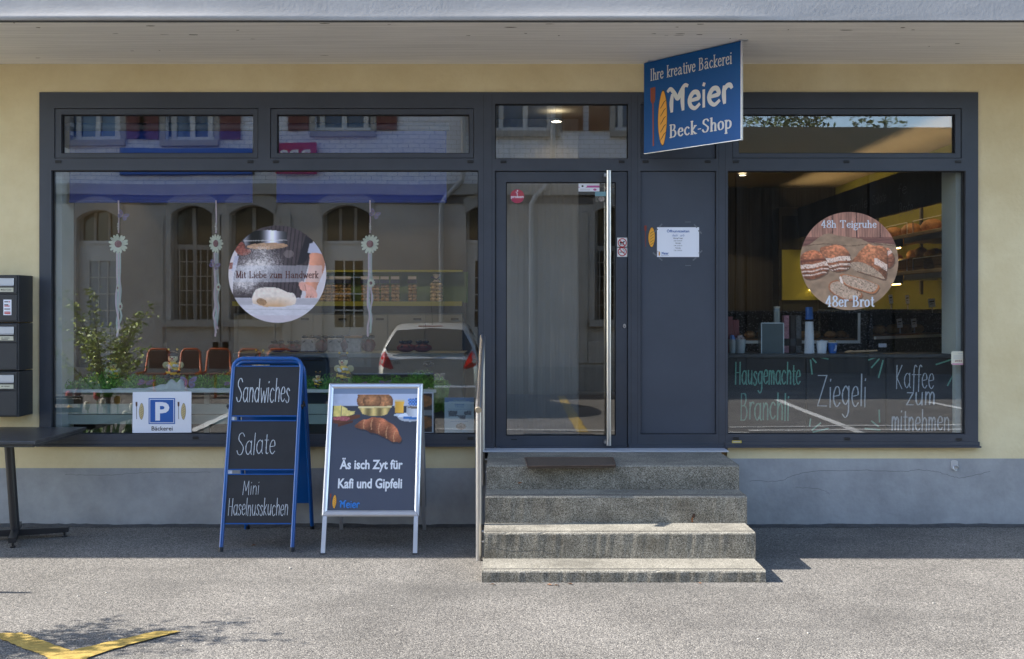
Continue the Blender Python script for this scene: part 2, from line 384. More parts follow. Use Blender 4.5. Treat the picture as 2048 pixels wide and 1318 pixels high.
ADV = {'S': 1.15, 'M': 1.4, 'H': 1.2, 'B': 1.15, 'Z': 1.25, 'K': 1.15, 'I': .7, 'T': 1.3, 'L': 1.1, 'a': 1.1, 'b': 1.02, 'c': .95, 'd': 1.05, 'e': .95, 'f': .72, 'g': 1.05, 'h': 1.0, 'i': .42, 'k': .92, 'l': .4, 'm': 1.3, 'n': .98, 'o': 1.0, 'p': 1.02, 'r': .72, 's': .82, 't': .72, 'u': 1.05, 'v': .92, 'w': 1.3, 'z': .92, '4': 1.1, '8': 1.0, '-': .7, ' ': .7}
def pen_strokes(txt, style, slant=0.0):
    x = 0; out = []
    rng = random.Random(txt)
    for ch in txt:
        um = ch in 'äöü'; c = {'ä': 'a', 'ö': 'o', 'ü': 'u'}.get(ch, ch)
        if c in G:
            d = (GS.get(c) if style == 'serif' else GL.get(c) if style == 'logo' else None) or G[c]
            jy = rng.uniform(-.05, .05) if style == 'hand' else 0
            for st in d.split('|'):
                pts = [tuple(float(q) for q in p.split(',')) for p in st[1:].split()]
                sm = st[0] == '~'; q = smooth(pts, 7) if sm else pts
                if not sm and len(q) > 2:      # split polylines at their corners so that each arm keeps its pen width
                    segs = [q[i:i + 2] for i in range(len(q) - 1)]
                else: segs = [q]
                for sg in segs: out.append([(x + px + slant * py, py + jy) for px, py in sg])
                if style == 'serif':
                    for e, o in ((q[0], q[1]), (q[-1], q[-2])):
                        if sm and abs(e[0] - o[0]) > .03: continue
                        if abs(e[0] - o[0]) < .12 or (not sm and c in 'vwkK' and abs(e[1] - o[1]) > .3):
                            if c == 'i' and e[1] > 1.1: continue
                            if abs(e[1]) < .02 or abs(e[1] + .55) < .02 or (e[1] > 1.5 and c in 'HIKLMTB') or c in 'vwkK': h0, h1 = -.2, .2
                            elif e[1] > .9 and c in 'bdfhiklmnprtu': h0, h1 = -.22, .02
                            else: continue
                            if c == 't': continue
                            out.append([(x + e[0] + h0, e[1]), (x + e[0] + h1, e[1])])
                if style == 'serif' and c == 'T':
                    for ex in (0, 1.1): out.append([(x + ex, 1.58), (x + ex, 1.3)])
            if um: out.append([(x + .22, 1.3), (x + .24, 1.38)]); out.append([(x + .58, 1.3), (x + .6, 1.38)])
        x += ADV.get(ch if not um else c, .9) * (1.12 if style == 'serif' else 1)
    return out

# ---------------------------------------------------------------- printed pictures
_rng = np.random.RandomState(3)
_NG = _rng.rand(64, 64)
def vnoise(x, y):
    xi = np.floor(x).astype(int); yi = np.floor(y).astype(int); fx = x - xi; fy = y - yi; fx = fx * fx * (3 - 2 * fx); fy = fy * fy * (3 - 2 * fy)
    g = lambda a, b: _NG[a % 64, b % 64]
    return (g(xi, yi) * (1 - fx) + g(xi + 1, yi) * fx) * (1 - fy) + (g(xi, yi + 1) * (1 - fx) + g(xi + 1, yi + 1) * fx) * fy
def fb(x, y, o=3): return sum(vnoise(x * 2 ** i + 9 * i, y * 2 ** i) / 2 ** i for i in range(o)) / sum(1 / 2 ** i for i in range(o))
class Art:
    def __init__(s, x, y, bgc): s.x = x; s.y = y; s.c = np.ones(x.shape + (3,)) * np.array(bgc, float)
    def put(s, mask, col, a=1.0):
        col = np.asarray(col, float); al = np.clip(mask * a, 0, 1)[..., None]; s.c = s.c * (1 - al) + col * al
    def poly(s, pts):
        x, y = s.x, s.y; ins = np.zeros(x.shape, bool); n = len(pts); dist = np.full(x.shape, 1e9)
        for i in range(n):
            (x1, y1), (x2, y2) = pts[i], pts[(i + 1) % n]
            cnd = ((y1 > y) != (y2 > y)); xx = (x2 - x1) * (y - y1) / ((y2 - y1) if y2 != y1 else 1e-9) + x1
            ins ^= cnd & (x < xx)
        return ins.astype(float)
    def el(s, cx, cy, rx, ry, rot=0, soft=0.0):
        c, d = math.cos(rot), math.sin(rot); dx = s.x - cx; dy = s.y - cy; u = (dx * c + dy * d) / rx; v = (-dx * d + dy * c) / ry
        r = np.sqrt(u * u + v * v)
        return (np.clip((1 + soft - r) / max(soft, 1e-3) / 2 + 0, 0, 1) if soft else (r < 1).astype(float)), u, v
    def lit(s, col, k): return np.clip(np.array(col, float) * k[..., None], 0, 255)
def print_sheet(name, pl, region, crop, fn, nx, ny, disc=False, n=0.0, parent=None, **kw):
    """region = (px0,py0,px1,py1) of the photo that the print fills; fn paints in the zoomed crop's pixel space"""
    (X0, Y0), k = crop
    a = np.linspace(-1, 1, nx + 1); b = np.linspace(-1, 1, ny + 1); A, B = np.meshgrid(a, b, indexing='ij')
    if disc: A, B = A * np.sqrt(1 - B * B / 2), B * np.sqrt(1 - A * A / 2)
    px = (region[0] + region[2]) / 2 + A * (region[2] - region[0]) / 2; py = (region[1] + region[3]) / 2 + B * (region[3] - region[1]) / 2
    c = fn((px - X0) * k, (py - Y0) * k); c = lin(np.clip(c, 0, 255))
    mb = MB(); vs = []
    for i in range(nx + 1):
        for j in range(ny + 1): u, v = pl.hit(px[i, j], py[i, j]); vs.append(pl.p(u, v, n))
    fs = [(i * (ny + 1) + j, i * (ny + 1) + j + 1, (i + 1) * (ny + 1) + j + 1, (i + 1) * (ny + 1) + j) for i in range(nx) for j in range(ny)]
    mb.add(vs, fs); o = mb.build(name, mk_print(), parent, **kw)
    at = o.data.attributes.new('ink', 'FLOAT_COLOR', 'POINT'); at.data.foreach_set('color', np.concatenate([c.reshape(-1, 3), np.ones((c.size // 3, 1))], 1).astype(np.float32).ravel())
    return o

# ================================================================ materials
ALU = mk('anthracite_powder_coat', L3(62, 66, 75), 0.42, var=0.16, vs=1.7, bump=0.00008, bs=500)
ALU2 = mk('anthracite_panel_coat', L3(64, 69, 80), 0.5, var=0.12, vs=2.2, bump=0.00006, bs=500)
BLACK = mk('black_plastic', (0.012, 0.012, 0.014), 0.5)
SEAL = mk('rubber_seal', (0.008, 0.008, 0.01), 0.8)
STEEL = mk('brushed_stainless', (0.54, 0.54, 0.55), 0.32, 1.0, var=0.06, vs=3, stretch=(40, 40, 1), bump=0.00003, bs=60)
ANOD = mk('anodised_aluminium', (0.66, 0.68, 0.74), 0.38, 0.85, var=0.03, vs=8)
YEL = mk('yellow_plaster', (0.74, 0.602, 0.35), 0.92, var=0.10, vs=1.6, bump=0.0045, bs=30, spec=0.2, col2=(0.79, 0.68, 0.435))
PLI = mk('grey_plinth_paint', (0.345, 0.347, 0.352), 0.85, var=0.18, vs=3.2, bump=0.004, bs=22, spec=0.25)
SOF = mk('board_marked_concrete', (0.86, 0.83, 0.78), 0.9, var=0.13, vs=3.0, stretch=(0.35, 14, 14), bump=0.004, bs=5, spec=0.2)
FAS = mk('white_render', (0.365, 0.352, 0.343), 0.9, var=0.08, vs=3.0, bump=0.0012, bs=40, spec=0.2)
ASPH = mk_speckle('worn_asphalt', [(0.045, 0.044, 0.042), (0.10, 0.095, 0.09), (0.14, 0.132, 0.122), (0.175, 0.163, 0.148), (0.30, 0.28, 0.25)], 170, 0.9, 0.26, 0.8, 0.002, ((0.07, 0.067, 0.063), 0.9, (0.6, 1.8, 1), 0.45))
STONE = mk_speckle('exposed_aggregate_stone', [(0.085, 0.08, 0.068), (0.155, 0.145, 0.12), (0.225, 0.21, 0.175), (0.26, 0.243, 0.205), (0.36, 0.34, 0.295)], 240, 0.75, 0.28, 3.5, 0.0006, ((0.07, 0.065, 0.055), 4.0, (0.7, 1, 1.4), 0.5))
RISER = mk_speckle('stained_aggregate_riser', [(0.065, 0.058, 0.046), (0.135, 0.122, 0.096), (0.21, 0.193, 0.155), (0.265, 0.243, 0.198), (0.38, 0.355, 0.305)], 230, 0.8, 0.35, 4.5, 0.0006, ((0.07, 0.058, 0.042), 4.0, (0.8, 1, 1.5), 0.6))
CRACK = mk('dark_crack', (0.085, 0.085, 0.085), 0.9)
WHITE = mk('white_paint', (0.78, 0.78, 0.76), 0.5, var=0.03)
PAPER = mk('white_paper', (0.78, 0.79, 0.86), 0.6)
BLUE = mk('gloss_blue_enamel', (.0, .075, .30), 0.3, var=0.05, coat=0.3)
CHALKB = mk('chalkboard_black', (0.012, 0.013, 0.017), 0.62, var=0.25, vs=9)
CHALK = mk('white_chalk', (0.50, 0.525, 0.56), 0.95, var=0.25, vs=120)
GLASS = mk_glass('shop_window_glass', 2.52, (0.95, 0.975, 0.98), 0.00055, 1.3)
GLASS2 = mk_glass('inner_pane_glass', 1.50, (0.96, 0.98, 0.98), 0.0008, 1.1, 5.0)
CLEAR = mk_glass('clear_acrylic', 1.45, (0.9, 0.93, 0.95), 0.0)

# ================================================================ ground
g = MB(); gx = [-150, -40, -20, -12] + [x * 1.0 for x in range(-8, 9)] + [12, 20, 40, 150]; gy = [-150, -60, -30] + [y * 1.0 for y in range(-20, 2)] + [12, 60]
vs = [(x, y, 0.0) for y in gy for x in gx]
g.add(vs, [(j * len(gx) + i, j * len(gx) + i + 1, (j + 1) * len(gx) + i + 1, (j + 1) * len(gx) + i) for j in range(len(gy) - 1) for i in range(len(gx) - 1)])
g.build('ground', ASPH, kind='structure', origin=(0, 0, 0))
YPAINT = mk('worn_yellow_road_paint', L3(164, 139, 76), 0.8, var=0.25, vs=9, bump=0.002, bs=90, spec=0.2)
WPAINT = mk('worn_white_road_paint', (0.62, 0.62, 0.60), 0.8, var=0.18, vs=5)
def ragged(pts, amp=0.006, step=0.03):
    out = []
    for i in range(len(pts)):
        a, b = Vector(pts[i]), Vector(pts[(i + 1) % len(pts)]); k = max(1, int((b - a).length / step))
        for j in range(k): q = a.lerp(b, j / k); out.append((q.x + random.uniform(-amp, amp), q.y + random.uniform(-amp, amp)))
    return out
TOP = Pl((0, 0, 0), (1, 0, 0), (0, 1, 0))
def gpoly(px): return [tuple(GND(x, y)[:2]) for x, y in px]
mk1 = MB()
mk1.flat(ragged(gpoly([(-30, 1268), (44, 1267), (138, 1301), (169, 1322), (96, 1322), (88, 1313)])), TOP, 0.005)
mk1.flat(ragged(gpoly([(312, 1265), (363, 1264), (222, 1302), (177, 1318), (140, 1340), (60, 1365), (98, 1320), (150, 1302), (220, 1286)])), TOP, 0.008)
def mline(a, b, w):
    """a line painted on the road, ends given by where the photo shows it mirrored in the glass"""
    pa = MIR(a[0], a[1], F * EYE / (a[1] - hy0) - D); pb = MIR(b[0], b[1], F * EYE / (b[1] - hy0) - D)
    t = (pb - pa).to_2d().normalized(); n = Vector((-t.y, t.x)) * w / 2
    return ragged([tuple(pa.to_2d() + n), tuple(pa.to_2d() - n), tuple(pb.to_2d() - n), tuple(pb.to_2d() + n)], 0.008, 0.15)
mk1.flat(mline((1122, 792), (1166, 866), 0.16), TOP, 0.005)
mk1.build('road_marking', YPAINT, kind='structure', label='worn yellow paint lines crossing on the asphalt')
mk2 = MB()
for i, (a, b, ww) in enumerate((((1555, 800), (1735, 872), .14), ((1500, 862), (2300, 858), .10), ((1460, 856), (2300, 848), .08), ((1860, 806), (2080, 850), .16), ((380, 866), (520, 800), .14), ((860, 861), (1500, 868), .06))):
    mk2.flat(mline(a, b, ww), TOP, 0.005 + .003 * i)
mk2.build('parking_lines', WPAINT, kind='structure')

# ================================================================ bakery building
BLD = thing('bakery_building', 'pale yellow bakery building with grey plinth, dark shopfront and projecting concrete canopy', 'building', (0, 0, 0))
def XR(x0, y0, x1, y1): return (WX(x0), WZ(y1), WX(x1), WZ(y0))      # photo rect -> (x0,z0,x1,z1) in the facade plane
wall = MB(); ZC = 3.696; ZP = WZ(926)
XL, XRR = -11.0, 12.0
wall.plate((XL, ZP, XRR, ZC), [XR(80, 185, 1955, 889), XR(964, 885, 1454, 927)], 0.0, 0.35)
wall.build('wall', YEL, BLD)
pl = MB()     # plinth: top follows the photo (lower left of the steps)
zl, zr = WZ(936), WZ(917)
pl.box(XL, WX(966), -0.006, 0.3, -0.1, zl); pl.box(WX(966), WX(1452), -0.003, 0.3, -0.1, WZ(928)); pl.box(WX(1452), XRR, -0.006, 0.3, -0.1, zr)
pl.build('plinth', PLI, BLD)
wl = MB(); wl.box(XL, WX(966), -0.004, -0.001, zl, ZP); wl.build('wall_strip', YEL, BLD)
fp = FP(-0.007)
def crackline(pts, wd, jit=1.5):
    q = smooth(pts, 8); q = [(x + random.uniform(-jit, jit), y + random.uniform(-jit, jit)) for x, y in q]
    cr = MB(); cr.stroke([fp.hit(*p) for p in q], fp, wd); cr.build('crack', CRACK, BLD)
crackline([(1500, 962), (1560, 961), (1605, 946), (1710, 940), (1800, 943), (1850, 940), (1890, 948), (1922, 955), (1980, 943)], 0.0011)
crackline([(130, 948), (200, 950), (260, 947), (320, 944), (420, 945)], 0.0009)
crackline([(1590, 975), (1640, 978), (1660, 988)], 0.0009)
can = MB()
can.box(XL, XRR, -1.214, 0.35, ZC, 4.02)
can.build('canopy_slab', [SOF], BLD)
fa = MB(); nx = 220
top = 4.05; vs = []
for i in range(nx + 1):
    x = XL + (XRR - XL) * i / nx
    for j, z in enumerate((ZC - 0.004, ZC + 0.010, ZC + 0.028, ZC + 0.055, ZC + .1, top)):
        bul = (0.004 + 0.020 * max(-.2, math.sin(x * 1.15 + 1.2) * math.sin(x * .53 + .4))) * max(0, 1 - (j - 1) / 2.5) if j else 0.0
        vs.append((x, -1.222 - max(0, bul) - random.uniform(0, .0015), z))
fa.add(vs, [(i * 6 + j, (i + 1) * 6 + j, (i + 1) * 6 + j + 1, i * 6 + j + 1) for i in range(nx) for j in range(5)], 0, True)
fa.box(XL, XRR, -1.22, -1.2145, ZC - 0.004, top)
fa.build('fascia', FAS, BLD)
m = MB(); m.box(XL, XRR, -1.2135, -1.19, ZC - .010, ZC - .0005); m.build('drip_groove', CRACK, BLD)
rg = random.Random(5); SPL = Pl((0, 0, ZC - .0008), (1, 0, 0), (0, -1, 0))
for _ in range(46):
    m = MB(); u, v, l_, h_ = rg.uniform(-5, 5), rg.choice((rg.uniform(.1, 1.15), rg.uniform(.8, 1.15))), rg.uniform(.006, .05), rg.uniform(.004, .012)
    m.flat([(u + l_ * math.cos(a * .7) * rg.uniform(.6, 1.2), v + h_ * math.sin(a * .7) * rg.uniform(.6, 1.2)) for a in range(9)], Pl((0, 0, ZC - .0008), (1, 0, 0), (0, 1, 0)) if False else Pl((0, 0, ZC - .0009), (1, 0, 0), (0, -1, 0)), 0); m.build('stain', mk('soffit_stain', (.20, .17, .13), .9, var=.4, vs=30), BLD)
up = MB(); up.plate((XL, 4.02, XRR, 9.2), [(x, 5.2, x + 1.1, 6.7) for x in (-8.4, -5.2, -2, 1.2, 4.4, 7.6)], 0.0, 0.35); up.box(XL, XRR, 0.2, 0.22, 5.1, 6.8, 1)
up.build('upper_wall', [YEL, mk('dark_window', (0.03, 0.035, 0.04), 0.1)], BLD)
rf = MB(); rf.add([(XL - .4, -0.6, 9.2), (XRR + .4, -0.6, 9.2), (XRR + .4, 5, 11.6), (XL - .4, 5, 11.6), (XRR + .4, 10.6, 9.2), (XL - .4, 10.6, 9.2)], [(0, 1, 2, 3), (3, 2, 4, 5)]); rf.box(XL - .4, XRR + .4, -0.6, 10.6, 9.05, 9.19)
rf.build('roof', mk('roof_tiles', (0.22, 0.09, 0.06), 0.8, var=0.2), BLD)

# asphalt turned up ragged against the plinth
m = MB(); q = FP(-.0075); xs = np.linspace(XL, XRR, 420)
hs = [.008 + .022 * float(fb(np.array(x * 2.3 + 40), np.array(1.5))) + random.uniform(-.003, .003) for x in xs]
ds = [.02 + .05 * float(fb(np.array(x * 1.9 + 90), np.array(7.5))) + random.uniform(-.006, .006) for x in xs]
k = len(xs); m.add([(x, -.0085, -.01) for x in xs] + [(x, -.0085 - .001, h) for x, h in zip(xs, hs)] + [(x, -.0085 - d, .003) for x, d in zip(xs, ds)], [(i, i + 1, k + i + 1, k + i) for i in range(k - 1)] + [(2 * k + i, 2 * k + i + 1, k + i + 1, k + i) for i in range(k - 1)])
m.build('asphalt_upstand', mk('dark_bitumen_edge', (.06, .06, .062), .9, var=.4, vs=30, bump=.006, bs=120), BLD)
# ---- shopfront frame with its drain caps
fr = MB()
holes = [XR(110, 217, 517, 317), XR(541, 217, 948, 317), XR(104, 341, 957, 868), XR(990, 208, 1256, 318), XR(990, 342, 1256, 888), XR(1281, 208, 1432, 318), XR(1281, 342, 1432, 868), XR(1464, 217, 1922, 317), XR(1455, 342, 1930, 868)]
fr.plate(XR(80, 185, 1955, 888), holes, -0.012, 0.075)
fr.box(WX(963), WX(989), -0.010, 0.07, WZ(899), WZ(888) - .001); fr.box(WX(1257), WX(1455), -0.010, 0.07, WZ(899), WZ(888) - .001)
for x in (967, 984, 1262, 1275, 1437, 1450): fr.box(WX(x) - .001, WX(x) + .001, -0.0128, -0.012, WZ(886), WZ(190), 1)
FRAME = fr.build('shopfront_frame', [ALU, SEAL], BLD)
dc = MB(); k = 1
for px, py in [(118, 324), (502, 324), (553, 324), (941, 324), (1007, 324), (1243, 324), (1291, 324), (1415, 324), (1471, 324), (1692, 324), (1915, 324), (116, 877), (392, 875), (941, 876), (1471, 876), (1693, 877), (1916, 878)]:
    d = MB(); d.box(WX(px - 6), WX(px + 6), -0.020, -0.0125, WZ(py + 2.6), WZ(py - 2.6), 0, 0.003); d.build('drain_cap', BLACK, FRAME)
for a, b, zz in ((78, 966, 0), (1449, 1957, 2)):
    s_ = MB(); s_.box(WX(a), WX(b), -0.05, 0.02, WZ(892 + zz), WZ(889 + zz)); s_.box(WX(a), WX(b), -0.022, 0.02, WZ(889 + zz) + .0005, WZ(881 + zz)); s_.build('window_sill', ALU, BLD)
th = MB(); th.box(WX(966), WX(1449), -0.165, 0.06, .6125, .6245, 0, .003); th.build('threshold', mk('galvanised_strip', (0.50, 0.52, 0.57), 0.5, 0.3), BLD)
def sash(rect, hole, lab=None):
    x0, z0, x1, z1 = XR(*rect); e = 0.0045
    m = MB(); m.plate((x0 + e, z0 + e, x1 - e, z1 - e), [XR(*hole)], -0.006, 0.06)
    m.box(x0, x1, 0.062, 0.066, z0, z1, 1) if False else None
    o = m.build('transom_window', ALU, BLD, label=lab)
    h = XR(*hole); q = MB()
    for (a, b, c, d) in ((h[0], h[1], h[2], h[1] + .008), (h[0], h[3] - .008, h[2], h[3]), (h[0], h[1] + .008, h[0] + .008, h[3] - .008), (h[2] - .008, h[1] + .008, h[2], h[3] - .008)): q.box(a, c, 0.018, 0.03, b, d)
    q.build('glazing_seal', SEAL, o)
    pane(h, 0.026, o)
    return o
PS = [0.0]
def pane(h, y, parent, name='glass_pane', seal=True):
    PS[0] += 3.7
    m = MB(); m.add([(h[0], y, h[1]), (h[2], y, h[1]), (h[2], y, h[3]), (h[0], y, h[3])], [(0, 1, 2, 3)], 0)
    m.add([(h[0], y + .022, h[1]), (h[2], y + .022, h[1]), (h[2], y + .022, h[3]), (h[0], y + .022, h[3])], [(0, 1, 2, 3)], 1)
    return m.build(name, [GLASS, GLASS2], parent)
sash((110, 217, 517, 317), (123, 229, 507, 307)); sash((541, 217, 948, 317), (554, 229, 939, 307)); sash((1464, 217, 1922, 317), (1477, 229, 1910, 307))
def fixed(rect, name):
    h = XR(*rect); q = MB()
    for (a, b, c, d) in ((h[0], h[1], h[2], h[1] + .007), (h[0], h[3] - .007, h[2], h[3]), (h[0], h[1] + .007, h[0] + .007, h[3] - .007), (h[2] - .007, h[1] + .007, h[2], h[3] - .007)): q.box(a, c, 0.012, 0.03, b, d)
    o = q.build(name, SEAL, BLD); pane(h, 0.022, o); return o
fixed((104, 341, 957, 868), 'display_window'); fixed((1455, 342, 1930, 868), 'display_window'); fixed((990, 208, 1256, 318), 'door_transom')
for rc, hp in (((1281, 208, 1432, 318), .006), ((1281, 342, 1432, 868), .006)):
    x0, z0, x1, z1 = XR(*rc); e = .004; m = MB(); m.box(x0 + e, x1 - e, hp, .05, z0 + e, z1 - e); m.box(x0, x1, .051, .054, z0, z1, 1); m.build('infill_panel', [ALU2, SEAL], BLD)
# door
x0, z0, x1, z1 = XR(990, 342, 1256, 897); e = .0055; m = MB()
m.plate((x0 + e, z0 + .004, x1 - e, z1 - e), [XR(1012, 364, 1232, 872)], 0.004, 0.065); DOOR = m.build('entrance_door', ALU, BLD)
m = MB(); m.box(x0, x1, .068, .072, z0, z1); bk = MB()
bk.plate((x0, z0, x1, z1), [XR(1006, 358, 1238, 878)], .068, .072); bk.build('door_stop', SEAL, DOOR)
h = XR(1012, 364, 1232, 872); q = MB()
for (a, b, c, d) in ((h[0], h[1], h[2], h[1] + .007), (h[0], h[3] - .007, h[2], h[3]), (h[0], h[1] + .007, h[0] + .007, h[3] - .007), (h[2] - .007, h[1] + .007, h[2], h[3] - .007)): q.box(a, c, 0.022, 0.036, b, d)
q.build('glazing_seal', SEAL, DOOR); pane(h, 0.03, DOOR)
m = MB(); xh = WX(1217.5, -.06)
m.tube([(xh, -.06, WZ(341, -.06)), (xh, -.06, WZ(891, -.06))], 0.0195, 16)
for zz in (WZ(352), WZ(882)): m.box(xh - .035, xh + .005, -.06, .004, zz - .012, zz + .012)
m.build('pull_handle', STEEL, DOOR)
m = MB(); m.prism([(.012 * math.cos(i * .393), .017 * math.sin(i * .393)) for i in range(16)], Pl((WX(1249), .004, WZ(652)), (1, 0, 0), (0, 0, 1)), 0, .008); m.box(WX(1249) - .002, WX(1249) + .002, -.006, -.004, WZ(652) - .008, WZ(652) + .002, 1); m.build('lock_cylinder', [STEEL, BLACK], DOOR)
m = MB(); m.box(WX(1022), WX(1034), .001, .004, WZ(880), WZ(878)); m.build('drain_slot', BLACK, DOOR)
m = MB(); m.box(WX(1000), WX(1252), -.012, .004, WZ(896), WZ(893), 0); m.build('drip_rail', ALU, DOOR)

# ---- interior shell
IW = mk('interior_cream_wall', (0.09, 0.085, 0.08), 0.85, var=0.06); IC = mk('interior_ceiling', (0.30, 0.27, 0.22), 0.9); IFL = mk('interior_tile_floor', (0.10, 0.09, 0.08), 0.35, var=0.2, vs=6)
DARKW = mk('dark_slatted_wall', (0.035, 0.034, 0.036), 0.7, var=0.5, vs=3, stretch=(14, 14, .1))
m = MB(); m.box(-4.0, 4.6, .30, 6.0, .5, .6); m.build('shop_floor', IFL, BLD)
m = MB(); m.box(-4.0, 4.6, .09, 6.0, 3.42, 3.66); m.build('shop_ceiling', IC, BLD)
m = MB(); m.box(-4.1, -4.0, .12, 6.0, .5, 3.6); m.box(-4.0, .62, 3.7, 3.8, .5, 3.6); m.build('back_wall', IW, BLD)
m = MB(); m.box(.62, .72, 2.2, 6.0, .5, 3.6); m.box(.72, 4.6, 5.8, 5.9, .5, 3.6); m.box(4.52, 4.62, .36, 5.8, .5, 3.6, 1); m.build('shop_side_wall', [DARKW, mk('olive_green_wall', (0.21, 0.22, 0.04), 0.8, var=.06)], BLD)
m = MB(); m.box(WX(1909, .1), WX(1928, .1), .078, .34, .7, 3.0); m.build('window_jamb', mk('pale_grey_reveal', (0.50, 0.54, 0.52), 0.7, var=.05), BLD)
m = MB(); m.box(WX(100, .1), WX(126, .1), .078, .3, .7, 3.05); m.build('window_jamb', mk('pale_grey_reveal', (0.50, 0.54, 0.52), 0.7, var=.05), BLD)
m = MB(); m.box(-3.66, -.1, .34, .35, .1, .78); m.build('inner_parapet', IW, BLD)

# ================================================================ entrance steps
ST = thing('entrance_steps', 'four worn speckled stone steps climbing to the bakery door', 'steps', (.75, -.8, 0))
xl = -.155
lev = [(-1.659, .076, 1.635), (-1.352, .249, 1.645), (-1.056, .436, 1.66), (-.802, .612, 1.664)]
def edge_block(m, x0, x1, y0, y1, z0, z1, n=60):
    """a stone block with a worn, slightly uneven front arris"""
    prof = [(y0 + .002, z0), (y0, z0 + .02), (y0, z1 - .012), (y0 + .004, z1 - .004), (y0 + .012, z1), (y1, z1)]
    vs = []
    for i in range(n + 1):
        x = x0 + (x1 - x0) * i / n
        for j, (y, z) in enumerate(prof):
            w_ = random.uniform(-.0016, .0016) if j in (2, 3, 4) else 0
            if random.random() < .03 and j == 3: w_ = .005
            vs.append((x, y + w_ * .8, z - abs(w_)))
    k = len(prof)
    m.add(vs, [(i * k + j, (i + 1) * k + j, (i + 1) * k + j + 1, i * k + j + 1) for i in range(n) for j in range(2, k - 1)], 0)
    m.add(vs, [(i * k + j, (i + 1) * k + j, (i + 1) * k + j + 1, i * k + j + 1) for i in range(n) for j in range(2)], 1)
    for xx, o in ((x0, 1), (x1, -1)):
        pts = [(xx, y, z) for y, z in prof] + [(xx, y1, z0)]; m.add(pts, [tuple(range(k + 1)) if o < 0 else tuple(range(k, -1, -1))])
    m.add([(x0, y1, z0), (x1, y1, z0), (x1, y1, z1), (x0, y1, z1)], [(3, 2, 1, 0)])
for i, (y, z, xr) in enumerate(lev):
    m = MB(); yb = (lev[i + 1][0] + .03) if i < 3 else -.05
    zb = (lev[i - 1][1] - .05) if i else -.1
    edge_block(m, xl - .012 * (3 - i) * .3, xr, y, yb, zb, z)
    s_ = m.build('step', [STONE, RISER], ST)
    if i < 3:
        m = MB(); m.box(xl, xr - .012, y + .034, y + .046, z - .001, z + .0012); m.build('grip_strip', mk('dark_grip_strip', (0.07, 0.065, 0.06), .8), s_)
m = MB(); m.box(xl + .03, 1.63, -1.02, -.05, -.1, .42); m.build('step_core', STONE, ST)
rs = MB(); q = FP(-1.058)
for k in range(5):
    u, v = q.hit(1386 + random.uniform(-2, 2), 1030 + k * 3.2); rr = .011 if k < 2 else .007
    rs.flat([(u + rr * math.cos(a * .7) * random.uniform(.7, 1.1), v + rr * 1.1 * math.sin(a * .7) * random.uniform(.7, 1.1)) for a in range(9)], q, .0003 + .0003 * k, 0 if k < 2 else 1)
u, v = FP(-.804).hit(1040, 966); rs.flat([(u + x * .02, v + y * .008) for x, y in ((-1, 0), (-.3, -.6), (0.1, -.1), (1, .6), (.2, 1), (-.4, .7))], FP(-.804), .0006, 1)
rs.build('rust_stain', [mk('dark_rust', (0.05, 0.025, 0.015), .9), mk('orange_rust', (0.20, 0.075, 0.025), .9)], ST)
ck = MB(); q = FP(-1.354); ck.stroke([q.hit(x + random.uniform(-.5, .5), y + random.uniform(-.8, .8)) for x, y in smooth([(970, 1101), (990, 1097), (1010, 1101), (1040, 1103), (1080, 1101), (1100, 1108), (1108, 1107)], 8)], q, .0016, n=.0006); ck.build('step_crack', CRACK, ST)
# door mat sunk into the landing
a0 = [GND(1050, 917, .612), GND(1226, 917, .612), GND(1231, 932, .612), GND(1056, 934, .612)]
m = MB(); m.add([(p.x, p.y, .6165) for p in a0] + [(p.x, p.y, .60) for p in a0], [(3, 2, 1, 0), (0, 1, 5, 4), (1, 2, 6, 5), (2, 3, 7, 6), (3, 0, 4, 7)])
MAT = m.build('door_mat', mk('brown_coir', (0.085, 0.062, 0.045), .95, var=.3, vs=60, bump=.003, bs=300), label='brown coir mat sunk in the landing before the door', cat='door mat')
b = MB()
for i in range(4): b.tube([(a0[i].x, a0[i].y, .617), (a0[(i + 1) % 4].x, a0[(i + 1) % 4].y, .617)], .006, 6)
b.build('mat_frame', mk('rusty_angle', (.09, .06, .045), .8, var=.4, vs=12), MAT)
# leaf litter at the foot of the steps: a few single leaves
for i, (px, py) in enumerate([(985, 1169), (1099, 1170), (1140, 1168), (1112, 1171), (1400, 1167), (966, 1150), (508, 1091)]):
    p = GND(px, py, .004); m = MB(); a = random.random() * 6; s_ = random.uniform(.012, .024)
    m.add([(p.x + s_ * math.cos(a) * u - s_ * math.sin(a) * v, p.y + s_ * math.sin(a) * u + s_ * math.cos(a) * v, .004 + w_) for u, v, w_ in ((-1, 0, 0), (-.2, -.45, .006), (1, 0, .002), (-.2, .5, .009))], [(0, 1, 2), (0, 2, 3)])
    m.build('dead_leaf', mk('dead_leaf_brown', (.16, .07, .03), .8, var=.4), label='small dry brown leaf lying on the asphalt by the steps or stand', cat='leaf', group='dry leaves on the ground')
# a few loose pebbles
rg = random.Random(21)
for i in range(14):
    px, py = rg.uniform(150, 2000), rg.uniform(1130, 1300)
    if 940 < px < 1560 and py < 1180: continue
    p = GND(px, py); m = MB(); s_ = rg.uniform(.004, .007); m.ell((p.x, p.y, s_ * .5), (s_ * 1.3, s_, s_ * .6), 7, 5, 0, jit=.15)
    m.build('pebble', mk('pale_pebble', (.42, .40, .36), .8, var=.3), label='small pale pebble lying loose on the sunlit asphalt', cat='pebble', group='loose pebbles on the asphalt')
